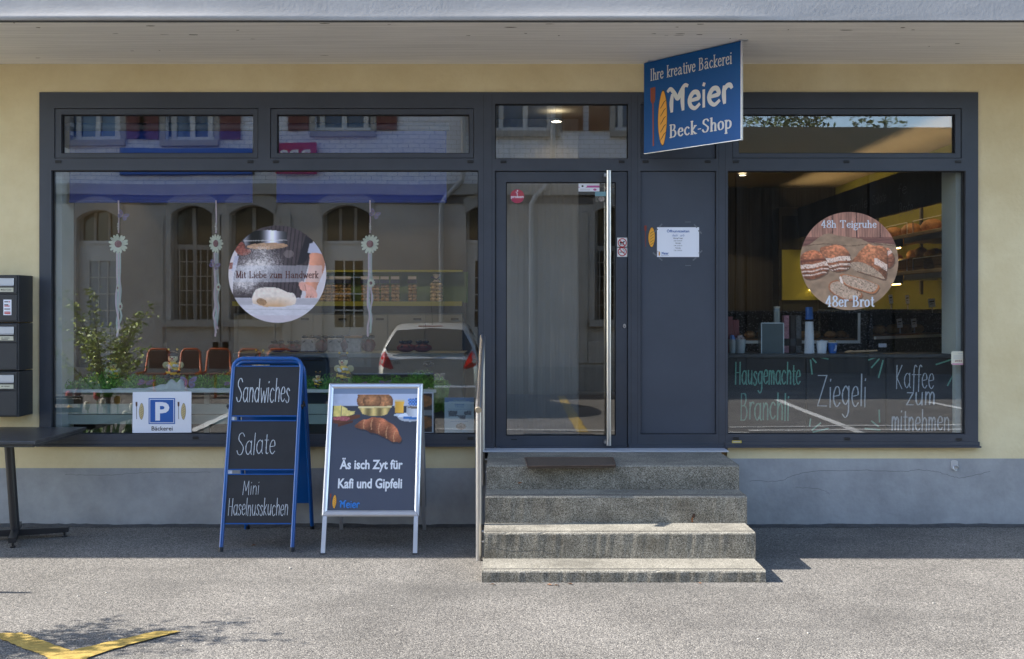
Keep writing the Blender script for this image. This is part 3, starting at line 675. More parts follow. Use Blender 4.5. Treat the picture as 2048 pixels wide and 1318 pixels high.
# handrail
HR = thing('handrail', 'stainless steel handrail with round post left of the steps', 'handrail', (WX(957, -1.1), -1.1, 0))
xh = WX(957.5, -1.1)
m = MB(); m.tube([(xh, -1.1, 0.0), (xh, -1.1, 1.06)], .0215, 16); m.build('post', STEEL, HR)
m = MB(); m.tube([(xh, -.12, .35), (xh, -.12, 1.47)], .0215, 16); m.build('post', STEEL, HR)
m = MB(); m.tube([(xh, -.10, 1.515), (xh, -1.2, 1.05)], .0225, 16, cap=False); m.build('rail', STEEL, HR)
m = MB(); m.tube([(xh, -1.2, 1.05), (xh, -1.206, 1.047)], .0232, 16); m.build('end_cap', mk('tan_end_cap', (.42, .36, .27), .5, .3), HR)
for zz, yy in ((.13, -1.1), (.20, -1.1), (.45, -.12), (.55, -.12)):
    m = MB(); m.tube([(xh, yy, zz), (xl + .01, yy, zz)], .007, 8); m.tube([(xl - .006, yy, zz), (xl + .012, yy, zz)], .018, 10); m.build('wall_bracket', STEEL, HR)
# ring bracket on the plinth
RB = thing('ring_bracket', 'small galvanised plate with a ring fixed to the grey plinth', 'bracket', (WX(1909), -.01, WZ(940)))
m = MB(); q = FP(-.006); u, v = q.hit(1908.5, 930); m.prism([(u + .028 * c * (1 if abs(c) < 1 else 1), v + d) for c, d in ((-1, -.028), (-.5, -.036), (.5, -.036), (1, -.028), (1, .03), (.5, .038), (-.5, .038), (-1, .03))], q, 0, .006); m.build('plate', mk('zinc_plate', (.55, .56, .58), .4, .5), RB)
m = MB(); m.tube([(u + .006 + .02 * math.cos(a), -.02 - .006 * math.sin(a * 2), v - .022 + .02 * math.sin(a)) for a in [i * .45 for i in range(13)]], .0045, 8); m.build('ring', STEEL, RB)

# ================================================================ hanging sign
def emblem(mb, pl, u, v, s, mi0=0, n=.001, slim=1.0):
    """plain twisted loaf with a baker's peel beside it, s = height; materials mi0.. : loaf, line, wood"""
    q = [(-.02, .5), (.06, .5), (.13, .3), (.15, .05), (.13, -.2), (.06, -.45), (.0, -.5), (-.07, -.42), (-.13, -.2), (-.14, .05), (-.1, .3)]
    q2 = smooth(q, 5, True)[:-1]
    mb.flat([(u + x * s * 1.08 * slim, v + y * s * 1.03) for x, y in q2], pl, n, mi0 + 1); mb.flat([(u + x * s * .98 * slim, v + y * s * .98) for x, y in q2], pl, n + .0005, mi0)
    for k in range(5):
        yy = .3 - k * .15; mb.stroke([(u + x * s * slim, v + y * s) for x, y in smooth([(-.06, yy - .1), (.0, yy - .05), (.05, yy), (.11, yy + .03)], 5)], pl, .008 * s, n=n + .001, mi=mi0 + 1, taper=True)
    sl_ = slim if slim < 1 else 1.0; us = u; u = u + .3 * s * (1 - sl_)
    mb.stroke([(u - .3 * s, v - .48 * s), (u - .31 * s, v + .4 * s)], pl, .015 * s, n=n, mi=mi0 + 2)
    mb.flat([(u - .37 * s, v + .62 * s), (u - .25 * s, v + .62 * s), (u - .255 * s, v + .38 * s), (u - .285 * s, v + .32 * s), (u - .335 * s, v + .32 * s), (u - .365 * s, v + .38 * s)], pl, n + .0004, mi0 + 2)
LOAF = mk('print_loaf_orange', L3(226, 160, 52), .45); LINE = mk('print_dark_brown', (.02, .014, .01), .45); PEEL = mk('print_peel_red_brown', L3(130, 52, 34), .45)
SGN = L3(205, 208, 210); SGW = mk('sign_silver_white', (.60, .62, .63), .4)
A = W(1288, 127, -.05); B = W(1481.5, 80, -.71); A.z = B.z = 0
SP = Pl((A.x, A.y, 0), (B - A), (0, 0, 1)); wd = (B - A).length
ztop, zbot = 3.690, 2.972
HS = thing('hanging_sign', 'blue hanging bakery sign with pale lettering under the canopy', 'sign', ((A.x + B.x) / 2, (A.y + B.y) / 2, zbot))
SBLUE = mk('sign_blue', (.0, .078, .28), .4, var=.04, spec=.2)
m = MB(); m.prism([(0, zbot), (wd, zbot), (wd, ztop), (0, ztop)], SP, -.028, 0.0); m.build('panel', SBLUE, HS)
m = MB(); m.prism([(wd + .0005, zbot), (wd + .0035, zbot), (wd + .0035, ztop), (wd + .0005, ztop)], SP, -.024, .001); m.prism([(0, zbot - .004), (wd + .0035, zbot - .004), (wd + .0035, zbot - .0005), (0, zbot - .0005)], SP, -.024, .001); m.build('edge_profile', ANOD, HS)
m = MB(); p = SP.p(wd, ztop); m.box(p.x - .02, p.x + .05, p.y - .02, p.y + .02, ztop, ZC + .002); m.build('ceiling_bracket', ANOD, HS); m = MB(); p = SP.p(.08, ztop); m.box(p.x - .03, p.x + .03, p.y - .02, p.y + .02, ztop, ZC + .002); m.build('ceiling_bracket', ANOD, HS)
def sbox(x0, y0, x1, y1, pl):      # box between two photo points on a plane
    a = pl.hit(x0, y1); b = pl.hit(x1, y0); return (a[0], a[1], b[0], b[1])
m = MB()
h_ = ztop - zbot
def fr_(u0, v0, u1, v1): return (u0 * wd, zbot + v0 * h_, u1 * wd, zbot + v1 * h_)
m.pen('Ihre kreative Bäckerei', fr_(.075, .79, .915, .915), SP, 'serif', .115, .045, n=.0015); m.build('lettering', SGW, HS); m = MB()
m.pen('Meier', fr_(.265, .40, .915, .665), SP, 'logo', .15, n=.0015); m.build('lettering', SGW, HS); m = MB()
m.pen('Beck-Shop', fr_(.285, .085, .905, .265), SP, 'serif', .15, .055, n=.0015)
m.build('lettering', SGW, HS)
m = MB(); emblem(m, SP, .205 * wd, zbot + .35 * h_, h_ * .58, 0, .0015, .72); m.build('loaf_emblem', [LOAF, LINE, PEEL], HS)

# ================================================================ A-frame boards
CS = thing('chalkboard_stand', 'blue tubular pavement stand with three black chalkboards of chalk writing', 'chalkboard', (WX(512, -.5), -.48, 0))
def lean(xc, yb, ytop, zt): # front plane of a leaning board: u = world x, v = along the slope
    return Pl((0, yb, 0), (1, 0, 0), (0, ytop - yb, zt))
CP = lean(0, -.845, -.50, 1.364)
xa, xb = -2.055, -1.545; Lc = math.hypot(.345, 1.364)
def leg_path(pl, xs, L, r=.07, n=0):
    a, b = xs; pts = [(a, 0.0), (a, L - r)] + [(a + r - r * math.cos(t), L - r + r * math.sin(t)) for t in (.4, .8, 1.2)] + [(a + r, L), (b - r, L)] + [(b - r + r * math.sin(t), L - r + r * math.cos(t)) for t in (.4, .8, 1.2)] + [(b, L - r), (b, 0)]
    return [pl.p(u, v, n) for u, v in pts]
m = MB(); m.tube(leg_path(CP, (xa, xb), Lc), .0155, 10); m.build('front_frame', BLUE, CS)
BP = Pl((0, -.11, 0), (1, 0, 0), (0, -.33, 1.33)); Lb = math.hypot(.33, 1.33)
m = MB(); m.tube(leg_path(BP, (xa - .01, xb + .0), Lb), .0155, 10); m.build('rear_frame', BLUE, CS)
for a in (xa, xb):
    m = MB(); m.tube([CP.p(a, -.004), CP.p(a, .03)], .0175, 10); m.build('foot_cap', BLACK, CS)
    m = MB(); m.tube([BP.p(a, -.004), BP.p(a, .03)], .0175, 10); m.build('foot_cap', BLACK, CS)
def prow(py): return CP.hit(520, py)[1]
rows = [(733, 832, 'first'), (842, 939, ''), (949, 1047, '')]
txt = [[('Sandwiches', (473, 757, 581, 806))], [('Salate', (474, 866, 552, 910))], [('Mini', (486, 962, 519, 990)), ('Haselnusskuchen', (457, 996, 577, 1032))]]
for (a, b, _), tx in zip(rows, txt):
    v1, v0 = prow(a), prow(b)
    m = MB(); m.prism([(xa + .016, v0), (xb - .016, v0), (xb - .016, v1), (xa + .016, v1)], CP, -.008, .006)
    pn = m.build('chalk_panel', CHALKB, CS)
    e = MB()
    for (c0, c1, d0, d1) in ((xa + .014, xb - .014, v0 - .005, v0 + .003), (xa + .014, xb - .014, v1 - .003, v1 + .005)): e.prism([(c0, d0), (c1, d0), (c1, d1), (c0, d1)], CP, -.010, .010)
    e.build('panel_rail', BLUE, pn)
    m = MB()
    for t, bx in tx: m.pen(t, sbox(*bx, CP), CP, 'hand', .030, .022, n=.0085, slant=.03)
    m.build('chalk_lettering', CHALK, pn)
for a, b in ((770, 935), (975, 1040)):
    pass
bp = MB(); bp.prism([(xa + .012, .22), (xb - .012, .22), (xb - .012, Lb - .04), (xa + .012, Lb - .04)], BP, -.012, -.002); bp.build('rear_panel', BLUE, CS)
for px, py in ((462, 837), (457.5, 944)):
    u, v = CP.hit(px, py); m = MB(); m.prism([(u - .016, v - .013), (u + .024, v - .013), (u + .024, v + .013), (u - .016, v + .013)], CP, -.004, .003); m.build('holder_clip', ANOD, CS)
for xx in (xa - .02, xb + .02):
    u, v = CP.hit(605, 812); p = CP.p(xx, v); m = MB(); m.tube([p + Vector((0, .0, -.02)), p + Vector((0, .05, .03)), p + Vector((0, .1, -.01))], .006, 6); m.ell(p, (.014, .014, .014), 8, 6); m.build('hinge_catch', BLACK, CS)

PSt = thing('poster_stand', 'silver snap-frame pavement stand showing a breakfast poster with a croissant', 'poster stand', (WX(742, -.5), -.55, 0))
ya, yt, zt = -.92, -.55, 1.175
PP = lean(0, ya, yt, zt); Lp = math.hypot(yt - ya, zt)
u0, u1 = -1.332, -.636
def pv(py): return PP.hit(745, py)[1]
vb, vt, ib, it = pv(1033), pv(767), pv(1021), pv(777); iu0, iu1 = PP.hit(660, 780)[0] + .003, PP.hit(835, 780)[0]
iu0, iu1 = u0 + .035, u1 - .035
fr = MB()
def mitre(a0, a1, b0, b1, ai0, ai1, bi0, bi1):
    O = [(a0, b0), (a1, b0), (a1, b1), (a0, b1)]; I = [(ai0, bi0), (ai1, bi0), (ai1, bi1), (ai0, bi1)]
    for i in range(4):
        j = (i + 1) % 4; o1, o2, i1, i2 = O[i], O[j], I[i], I[j]
        mid = lambda p, q, t: (p[0] + (q[0] - p[0]) * t, p[1] + (q[1] - p[1]) * t)
        prof = [(0, -.012), (0, .004), (.25, .012), (.7, .013), (1, .003)]
        vs = []
        for t, n in prof: vs.append(PP.p(*mid(o1, i1, t), n)); vs.append(PP.p(*mid(o2, i2, t), n))
        fr.add(vs, [(2 * k, 2 * k + 1, 2 * k + 3, 2 * k + 2) for k in range(4)], 0)
        g_ = .0012; t_ = [PP.p(*mid(o1, i1, t), n + .0006) for t, n in prof]
        for k in range(4):
            dd = PP.U * g_; fr.add([t_[k] - dd, t_[k] + dd, t_[k + 1] + dd, t_[k + 1] - dd], [(0, 1, 2, 3)], 1)
mitre(u0, u1, vb, vt, iu0, iu1, ib, it)
fr.prism([(u0 + .004, vb + .004), (u1 - .004, vb + .004), (u1 - .004, vt - .004), (u0 + .004, vt - .004)], PP, -.014, -.004)
fr.build('snap_frame', [ANOD, mk('mitre_gap', (.12, .12, .13), .6)], PSt)
for uu in (u0 + .022, u1 - .022):
    m = MB(); m.prism([(uu - .015, 0), (uu + .015, 0), (uu + .015, vb), (uu - .015, vb)], PP, -.012, .010); m.prism([(uu - .017, -.012), (uu + .017, -.012), (uu + .017, .006), (uu - .017, .006)], PP, -.014, .012, 1); m.build('leg', [ANOD, BLACK], PSt)
BQ = Pl((0, -.13, 0), (1, 0, 0), (0, yt + .03 + .13, zt - .01)); Lq = math.hypot(yt + .16, zt - .01)
for uu in (u0 + .022, u1 - .022):
    m = MB(); m.prism([(uu - .013, 0), (uu + .013, 0), (uu + .013, Lq), (uu - .013, Lq)], BQ, -.01, .01); m.build('leg', ANOD, PSt)
m = MB(); m.prism([(u0, .2), (u1, .2), (u1, Lq), (u0, Lq)], BQ, -.022, -.011); m.build('rear_panel', mk('grey_back_panel', (.30, .31, .33), .5), PSt)
# printed poster: breakfast still life (painted in the pixel space of the 4.545x zoom of the photo)
def paint_poster(x, y):
    a = Art(x, y, (70, 76, 92))
    a.put(np.ones_like(x), (74, 80, 96), .6 * np.clip((y - 240) / 900, 0, 1))
    a.put((y < 130).astype(float), (122, 136, 160))
    a.put(((y > 130) & (y < 245)).astype(float), (188, 196, 218)); a.put(((y > 130) & (y < 245)).astype(float) * np.clip((330 - x) / 260, 0, 1) * .5 * fb(x / 50, y / 40), (130, 135, 150), 1.0)
    a.put(((y > 238) & (y < 700)).astype(float) * np.clip(1 - (y - 240) / 420, 0, 1), (58, 60, 68), .7)
    a.put(a.poly([(90, 345), (340, 322), (340, 350), (135, 408), (90, 400)]), (104, 62, 44)); a.put(a.poly([(135, 404), (275, 375), (275, 395), (140, 435)]), (88, 50, 36))
    a.put(a.poly([(90, 242), (160, 236), (160, 340), (90, 340)]), a.lit((232, 208, 120), .85 + .25 * fb(x / 30, y / 30))); a.put(a.poly([(165, 240), (210, 262), (225, 285), (292, 292), (285, 318), (235, 335), (165, 335)]), a.lit((236, 214, 132), .82 + .28 * fb(x / 22, y / 22)))
    a.put(a.poly([(90, 345), (180, 335), (235, 345), (250, 362), (215, 380), (90, 370)]), a.lit((168, 92, 96), .65 + .7 * fb(x / 7, y / 7)))
    for cx, cy, rx, ry in ((420, 130, 110, 95), (365, 190, 60, 75), (560, 205, 92, 82), (450, 195, 88, 66)):
        e, u, v = a.el(cx, cy, rx, ry); a.put(e * (y > 132), a.lit((205, 140, 92), (.62 + .5 * fb(x / 16, y / 16)) * (1.08 - .45 * (u * u + v * v) + .1 * -v)))
    e, u, v = a.el(475, 262, 162, 30); bk = a.poly([(318, 250), (636, 246), (598, 318), (540, 335), (430, 335), (365, 315)])
    a.put(bk, a.lit((212, 184, 116), .8 + .25 * np.cos((x - 470) / 17) * (y > 262) + .1 * fb(x / 12, y / 12)))
    a.put(a.poly([(318, 246), (636, 242), (640, 256), (318, 262)]), (235, 214, 158))
    e, _, _ = a.el(720, 325, 60, 14); a.put(e, (196, 204, 216)); a.put(a.poly([(666, 185), (756, 185), (752, 308), (670, 308)]), (214, 196, 160)); a.put(a.poly([(668, 202), (755, 202), (752, 306), (671, 306)]), a.lit((232, 176, 70), .9 + .2 * (x - 668) / 90))
    a.put(a.poly([(790, 175), (884, 168), (884, 238), (800, 236)]), a.lit((80, 110, 176), .6 + 1.0 * ((np.sin(x / 4.5) * np.sin(y / 4.5)) > 0)))
    e, u, v = a.el(815, 345, 115, 42); a.put(e, a.lit((214, 220, 232), .85 + .2 * (v < 0))); a.put(a.poly([(776, 245), (884, 240), (884, 345), (800, 335), (780, 310)]), a.lit((226, 230, 240), .72 + .3 * (x - 776) / 110)); e, _, _ = a.el(850, 256, 62, 10); a.put(e, (120, 108, 100)); a.put(a.poly([(752, 338), (884, 345), (884, 368), (750, 362)]), (62, 116, 184))
    cr_ = smooth([(294, 432), (322, 400), (365, 372), (410, 366), (455, 347), (510, 350), (560, 358), (610, 388), (655, 412), (695, 452), (720, 505), (742, 545), (730, 574), (695, 574), (655, 572), (610, 546), (555, 520), (500, 496), (450, 488), (400, 462), (345, 452)], 6, True)[:-1]
    a.put(a.poly([(p[0] + 8, p[1] + 16) for p in cr_]), (44, 46, 54), .7)
    s_ = np.cos((x * .95 + y * .35 - 60) / 24) * .5 + .5; t = (y - (360 + np.clip(x - 480, 0, 999) * .62)) / 110
    a.put(a.poly(cr_), a.lit((186, 112, 78), (.72 + .34 * fb(x / 14, y / 9)) * (.82 + .28 * s_) * np.clip(1.14 - .45 * t, .55, 1.2)))
    for k in range(5):
        xx = 385 + k * 72; yy = 372 + max(0, k - 1) * 38; pts = smooth([(xx, yy - 12), (xx - 12, yy + 40), (xx - 4, yy + 92)], 5); a.put(a.poly(pts + [(p[0] + 9, p[1]) for p in pts[::-1]]) * a.poly(cr_), (222, 164, 116), .7)
    return a.c
q0 = PP.p(iu0, ib, .002); 
def print_uv(name, pl, ub, cropbox, fn, nx, ny, n, parent, mat=None, **kw):
    """print filling the plane box ub=(u0,v0,u1,v1); fn is painted in pixel space cropbox=(x0,y0,x1,y1)"""
    A, B = np.meshgrid(np.linspace(0, 1, nx + 1), np.linspace(0, 1, ny + 1), indexing='ij')
    c = lin(np.clip(fn(cropbox[0] + A * (cropbox[2] - cropbox[0]), cropbox[3] - B * (cropbox[3] - cropbox[1])), 0, 255))
    vs = [pl.p(ub[0] + a * (ub[2] - ub[0]), ub[1] + b * (ub[3] - ub[1]), n) for a, b in zip(A.ravel(), B.ravel())]
    mb = MB(); mb.add(vs, [(i * (ny + 1) + j, (i + 1) * (ny + 1) + j, (i + 1) * (ny + 1) + j + 1, i * (ny + 1) + j + 1) for i in range(nx) for j in range(ny)])
    o = mb.build(name, mat or mk_print(), parent, **kw)
    at = o.data.attributes.new('ink', 'FLOAT_COLOR', 'POINT'); at.data.foreach_set('color', np.concatenate([c.reshape(-1, 3), np.ones((c.size // 3, 1))], 1).astype(np.float32).ravel())
    return o
POS = print_uv('poster', PP, (iu0 - .002, ib - .002, iu1 + .002, it + .002), (75, 76, 884, 1186), paint_poster, 150, 200, .001, PSt, mk_print('glossy_poster_print', .22))
POSP = Pl(PP.p(iu0, ib, 0), PP.U, PP.V); pw, ph = iu1 - iu0, it - ib
m = MB()
def pbx(x0, y0, x1, y1): return ((x0 - 75) / 809 * pw, (1186 - y1) / 1110 * ph, (x1 - 75) / 809 * pw, (1186 - y0) / 1110 * ph)
PWH = mk('print_white', (.74, .76, .80), .3); m.text('Äs isch Zyt für', pbx(172, 716, 762, 846), POSP, .003, 0, .028); m.build('poster_lettering', PWH, POS); m = MB(); m.text('Kafi und Gipfeli', pbx(164, 902, 762, 1018), POSP, .003, 0, .028); m.build('poster_lettering', PWH, POS); m = MB()
m.pen('Meier', pbx(188, 1100, 372, 1162), POSP, 'logo', .15, n=.003, mi=0); m.build('logo_lettering', mk('print_blue', L3(40, 120, 200), .3), POS); m = MB()
emblem(m, POSP, *[(pbx(138, 1110, 138, 1110)[i]) for i in (0, 1)], .085 * 1.1, 0, .003)
m.build('loaf_emblem', [LOAF, LINE, PEEL], POS)

# ================================================================ round window pictures (applied outside the glass)
GP = FP(.0205)
def paint_baker(x, y):
    a = Art(x, y, (196, 198, 216))
    a.put(a.poly([(260, 100), (1120, 100), (1120, 300), (1075, 560), (1010, 800), (980, 980), (200, 960), (215, 700), (255, 460)]), a.lit((70, 64, 72), .7 + .5 * fb(x / 60, y / 90)))
    a.put(a.poly([(640, 100), (1110, 100), (1080, 500), (1000, 900), (600, 900)]) * (np.sin((x + (y - 500) * .12) / 7.3) > .55), (42, 38, 46), .8)
    a.put(a.poly([(165, 545), (220, 545), (215, 620), (160, 620)]), (128, 82, 78)); a.put(a.poly([(225, 470), (275, 470), (235, 640), (190, 640)]), (165, 172, 205))
    a.put(a.poly([(1040, 240), (1130, 290), (1090, 440), (1050, 520), (1000, 560), (940, 570)]), (34, 34, 44)); a.put(a.poly([(1085, 330), (1150, 310), (1230, 420), (1225, 445), (1100, 440), (1062, 430)]), (168, 178, 212))
    e, u, v = a.el(845, 445, 60, 45); a.put(e, (150, 145, 152), .45)
    e, u, v = a.el(740, 690, 560, 330); 
    arm = a.poly(smooth([(1095, 440), (1225, 450), (1262, 560), (1235, 670), (1175, 810), (1150, 870), (1060, 880), (1030, 800), (1065, 650), (1085, 520)], 5, True)[:-1])
    a.put(arm, a.lit((200, 146, 128), (.88 + .14 * fb(x / 60, y / 60)) * np.clip(1.25 - (x - 1050 - (y < 700) * 40) / 420, .6, 1.15)))
    hand = a.poly(smooth([(962, 780), (1010, 760), (1060, 800), (1120, 820), (1172, 900), (1160, 960), (1110, 1020), (1060, 1040), (1010, 1040), (1030, 960), (1040, 880), (985, 860)], 5, True)[:-1])
    a.put(hand, a.lit((218, 170, 164), .9 + .16 * fb(x / 30, y / 40)))
    for p0, p1 in (((1060, 930), (1040, 1030)), ((1100, 930), (1075, 1030)), ((1130, 930), (1105, 1010)), ((1045, 870), (1030, 800))):
        t = np.abs((x - p0[0]) * (p1[1] - p0[1]) - (y - p0[1]) * (p1[0] - p0[0])) / math.hypot(p1[0] - p0[0], p1[1] - p0[1]); a.put(((t < 4) & (y > min(p0[1], p1[1])) & (y < max(p0[1], p1[1]))).astype(float), (146, 92, 88), .7)
    lh = a.poly(smooth([(228, 400), (255, 350), (300, 310), (350, 345), (350, 385), (410, 400), (400, 440), (330, 466), (270, 450)], 5, True)[:-1]); a.put(lh, a.lit((122, 72, 66), .6 + .8 * fb(x / 20, y / 14)))
    sv = a.poly([(325, 285), (400, 215), (460, 180), (600, 172), (815, 188), (830, 330), (825, 355), (700, 335), (350, 350)])
    a.put(sv, a.lit((150, 158, 182), .45 + .25 * np.cos((x - 660) / 75) + .85 * np.exp(-((x - 655) / 75) ** 2) + .5 * np.exp(-((x - 350) / 50) ** 2) - .35 * np.exp(-((x - 470) / 70) ** 2)))
    a.put(((np.abs(y - (292 - (x - 580) * .02)) < 5) & (sv > 0)).astype(float), (205, 212, 226), .7)
    e, u, v = a.el(600, 356, 235, 36, -.03); a.put(e, a.lit((168, 140, 118), .85 + .3 * fb(x / 30, y / 14)))
    dn = np.exp(-((x - 420 - (y - 640) * -.35) / 200) ** 2 - ((y - 640) / 160) ** 2) * 1.15 + np.exp(-((x - 600) / 140) ** 2 - ((y - 540) / 90) ** 2) * .5 + np.exp(-((x - 330) / 130) ** 2 - ((y - 800) / 80) ** 2) * .7 + np.exp(-((x - 540) / 110) ** 2 - ((y - 410) / 50) ** 2) * .6
    rr = np.random.RandomState(5).rand(*x.shape); a.put((y < 930) * np.clip(dn * (.35 + .9 * fb(x / 25, y / 20)) + (rr - .55) * .6 * (dn > .12), 0, .95), (222, 226, 240))
    tb = (y > 950).astype(float); a.put(tb, a.lit((204, 210, 232), .9 + .15 * fb(x / 60, y / 20))); a.put(((y > 955) & (y < 1030) & ((x < 430) | (x > 900))).astype(float), (150, 152, 168), .55 * 1.0); a.put((y > 1150).astype(float), (186, 180, 200), .5); a.put((np.abs(y - 1082) < 4).astype(float), (170, 174, 190), .7)
    d_ = a.poly(smooth([(432, 1010), (430, 930), (480, 850), (600, 828), (720, 838), (830, 885), (900, 900), (930, 960), (915, 1020), (820, 1045), (700, 1055), (560, 1048), (480, 1025)], 5, True)[:-1])
    a.put(d_, a.lit((226, 222, 224), .88 + .2 * fb(x / 30, y / 30))); a.put(d_ * np.clip((y - 930) / 110, 0, 1) * np.clip(1.3 - np.abs(x - 660) / 240, 0, 1), (196, 160, 122), .85); e, u, v = a.el(535, 995, 60, 38, .3); a.put(e * d_, a.lit((150, 118, 88), .6 + .7 * fb(x / 12, y / 12)), .8)
    a.put(((x > 200) & (x < 1228) & (y > 578) & (y < 770)).astype(float), (198, 208, 232), .48)
    return a.c * np.array((1.13, 1.06, .99))
def paint_bread(x, y):
    a = Art(x, y, (150, 122, 118))
    a.put(np.ones_like(x), a.lit((152, 122, 116), .72 + .5 * fb(x / 40, y / 190) + .06 * np.sin(x / 5 + 4 * fb(x / 80, y / 120))))
    for xx in (505, 795, 1078): a.put((np.abs(x - xx - (y - 200) * .02) < 6).astype(float), (62, 46, 46))
    a.put((y > 385).astype(float), a.lit((112, 84, 82), .75 + .5 * fb(x / 90, y / 12)))
    cl = a.poly([(100, 520), (240, 470), (330, 400), (400, 355), (470, 340), (560, 365), (720, 385), (860, 410), (940, 450), (1100, 458), (1300, 480), (1300, 1300), (100, 1300)])
    wv = .5 + .5 * np.sin(x / 3.1 + np.sin(y / 40)) * np.sin(y / 3.1)
    a.put(cl, a.lit((150, 136, 122), (.7 + .18 * wv + .3 * fb(x / 70, y / 60))))
    a.put(cl * (np.abs(y - (478 + 12 * np.sin(x / 90))) < 6), (96, 84, 74), .7)
    def loaf(pts, base, k=1.0):
        q = smooth(pts, 5, True)[:-1]; a.put(a.poly([(p[0] + 10, p[1] + 14) for p in q]), (60, 48, 44), .55)
        mk_ = a.poly(q); xs = [p[0] for p in pts]; ys = [p[1] for p in pts]; v = (y - min(ys)) / (max(ys) - min(ys)); u = (x - min(xs)) / (max(xs) - min(xs))
        a.put(mk_, a.lit(base, (.55 + .8 * fb(x / 22, y / 16, 4)) * np.clip(1.2 - .5 * v - .5 * (u - .5) ** 2 * 2, .5, 1.3))); return mk_, u, v
    def stripes(mk_, ys, slope, x0):
        for yy, w_ in ys: a.put(mk_ * (np.abs(y - yy - (x - x0) * slope - 6 * np.sin(x / 35)) < w_) * (fb(x / 9, y / 5, 3) > .36), (216, 216, 222), .9)
    mk_, u, v = loaf([(640, 500), (700, 560), (725, 640), (715, 740), (640, 790), (540, 795), (470, 760), (430, 640), (360, 560), (370, 510), (480, 485), (570, 478)], (176, 124, 98)); stripes(mk_ * (y > 590), ((650, 26), (722, 12), (770, 8)), -.12, 560)
    mk_, u, v = loaf([(122, 640), (160, 580), (240, 545), (330, 550), (400, 610), (440, 680), (465, 760), (430, 820), (330, 875), (230, 890), (170, 870), (130, 780)], (170, 116, 90)); stripes(mk_ * (y > 660), ((730, 24), (790, 8), (835, 8)), -.16, 260)
    a.put(mk_ * np.exp(-((y - 665 + (x - 260) * .1) / 16) ** 2), (82, 52, 48), .8)
    mk_, u, v = loaf([(1140, 530), (1190, 520), (1245, 610), (1250, 680), (1220, 735), (1165, 750), (1120, 640)], (164, 116, 96)); stripes(mk_, ((590, 22), (560, 6)), -.7, 1160)
    mk_, u, v = loaf([(720, 690), (790, 620), (830, 560), (900, 495), (945, 465), (1010, 490), (1080, 485), (1150, 520), (1165, 620), (1160, 760), (1150, 880), (1100, 890), (960, 840), (800, 790), (740, 740)], (180, 128, 100))
    stripes(mk_ * (x > 1010) * (y > 640), ((700, 40),), .5, 1070)
    cr_ = a.poly(smooth([(722, 715), (760, 680), (860, 690), (960, 730), (1060, 800), (1120, 860), (1130, 888), (1000, 850), (860, 805), (760, 775)], 5, True)[:-1]); a.put(cr_, a.lit((166, 156, 146), .78 + .4 * fb(x / 14, y / 12))); a.put(cr_ * (fb(x / 8, y / 6) > .66), (98, 84, 74), .8)
    def slice_(pts, edge):
        q = smooth(pts, 5, True)[:-1]; cx, cy = np.mean(q, 0); a.put(a.poly([(p[0] + 8, p[1] + 14) for p in q]), (70, 56, 50), .6); a.put(a.poly(q), edge)
        i_ = a.poly([(cx + (p[0] - cx) * .91, cy + (p[1] - cy) * .86 - 3) for p in q]); a.put(i_, a.lit((178, 168, 160), .76 + .42 * fb(x / 14, y / 12))); a.put(i_ * (fb(x / 11 + 5, y / 8) > .67), (92, 74, 62), .85)
    slice_([(460, 1000), (480, 930), (560, 900), (640, 930), (720, 1000), (850, 1050), (862, 1100), (780, 1140), (680, 1145), (560, 1095), (500, 1050)], (150, 104, 78))
    slice_([(595, 850), (640, 826), (760, 850), (900, 890), (1040, 950), (1072, 985), (1020, 1055), (960, 1060), (860, 1030), (720, 985), (640, 940)], (168, 118, 86))
    a.put(a.poly([(590, 860), (610, 850), (640, 935), (625, 945), (600, 915)]), (216, 216, 224))
    return a.c * np.array((1.2, 1.08, .97))
VIN = mk_print('vinyl_print', .5)
o = print_sheet('round_sticker', GP, (457, 451, 652.5, 645.5), ((430, 430), 5.732), paint_baker, 150, 150, True, n=.0012, label='round window sticker of a baker sieving flour over dough', cat='sticker')
m = MB(); m.pen('Mit Liebe zum Handwerk', sbox(472.5, 542.5, 637.5, 556, GP), GP, 'serif', .12, .06, n=.0022); m.build('lettering', mk('print_brown', L3(92, 44, 34), .5), o)
o = print_sheet('round_sticker', GP, (1600, 424, 1796.5, 620), ((1580, 410), 5.99), paint_bread, 150, 150, True, n=.0012, label='round window sticker of rustic loaves and bread slices on sacking', cat='sticker')
m = MB(); m.pen('48h Teigruhe', sbox(1643, 441, 1752, 460, GP), GP, 'serif', .125, .065, n=.0022); m.build('lettering', mk('print_white_matt', (.72, .75, .82), .5), o); m = MB(); m.pen('48er Brot', sbox(1652, 592, 1748, 613, GP), GP, 'serif', .145, .07, n=.0022, arc=.0); m.build('lettering', mk('print_white_matt', (.72, .75, .82), .5), o)

# ================================================================ notices and stickers
FPl = FP(-.0125)
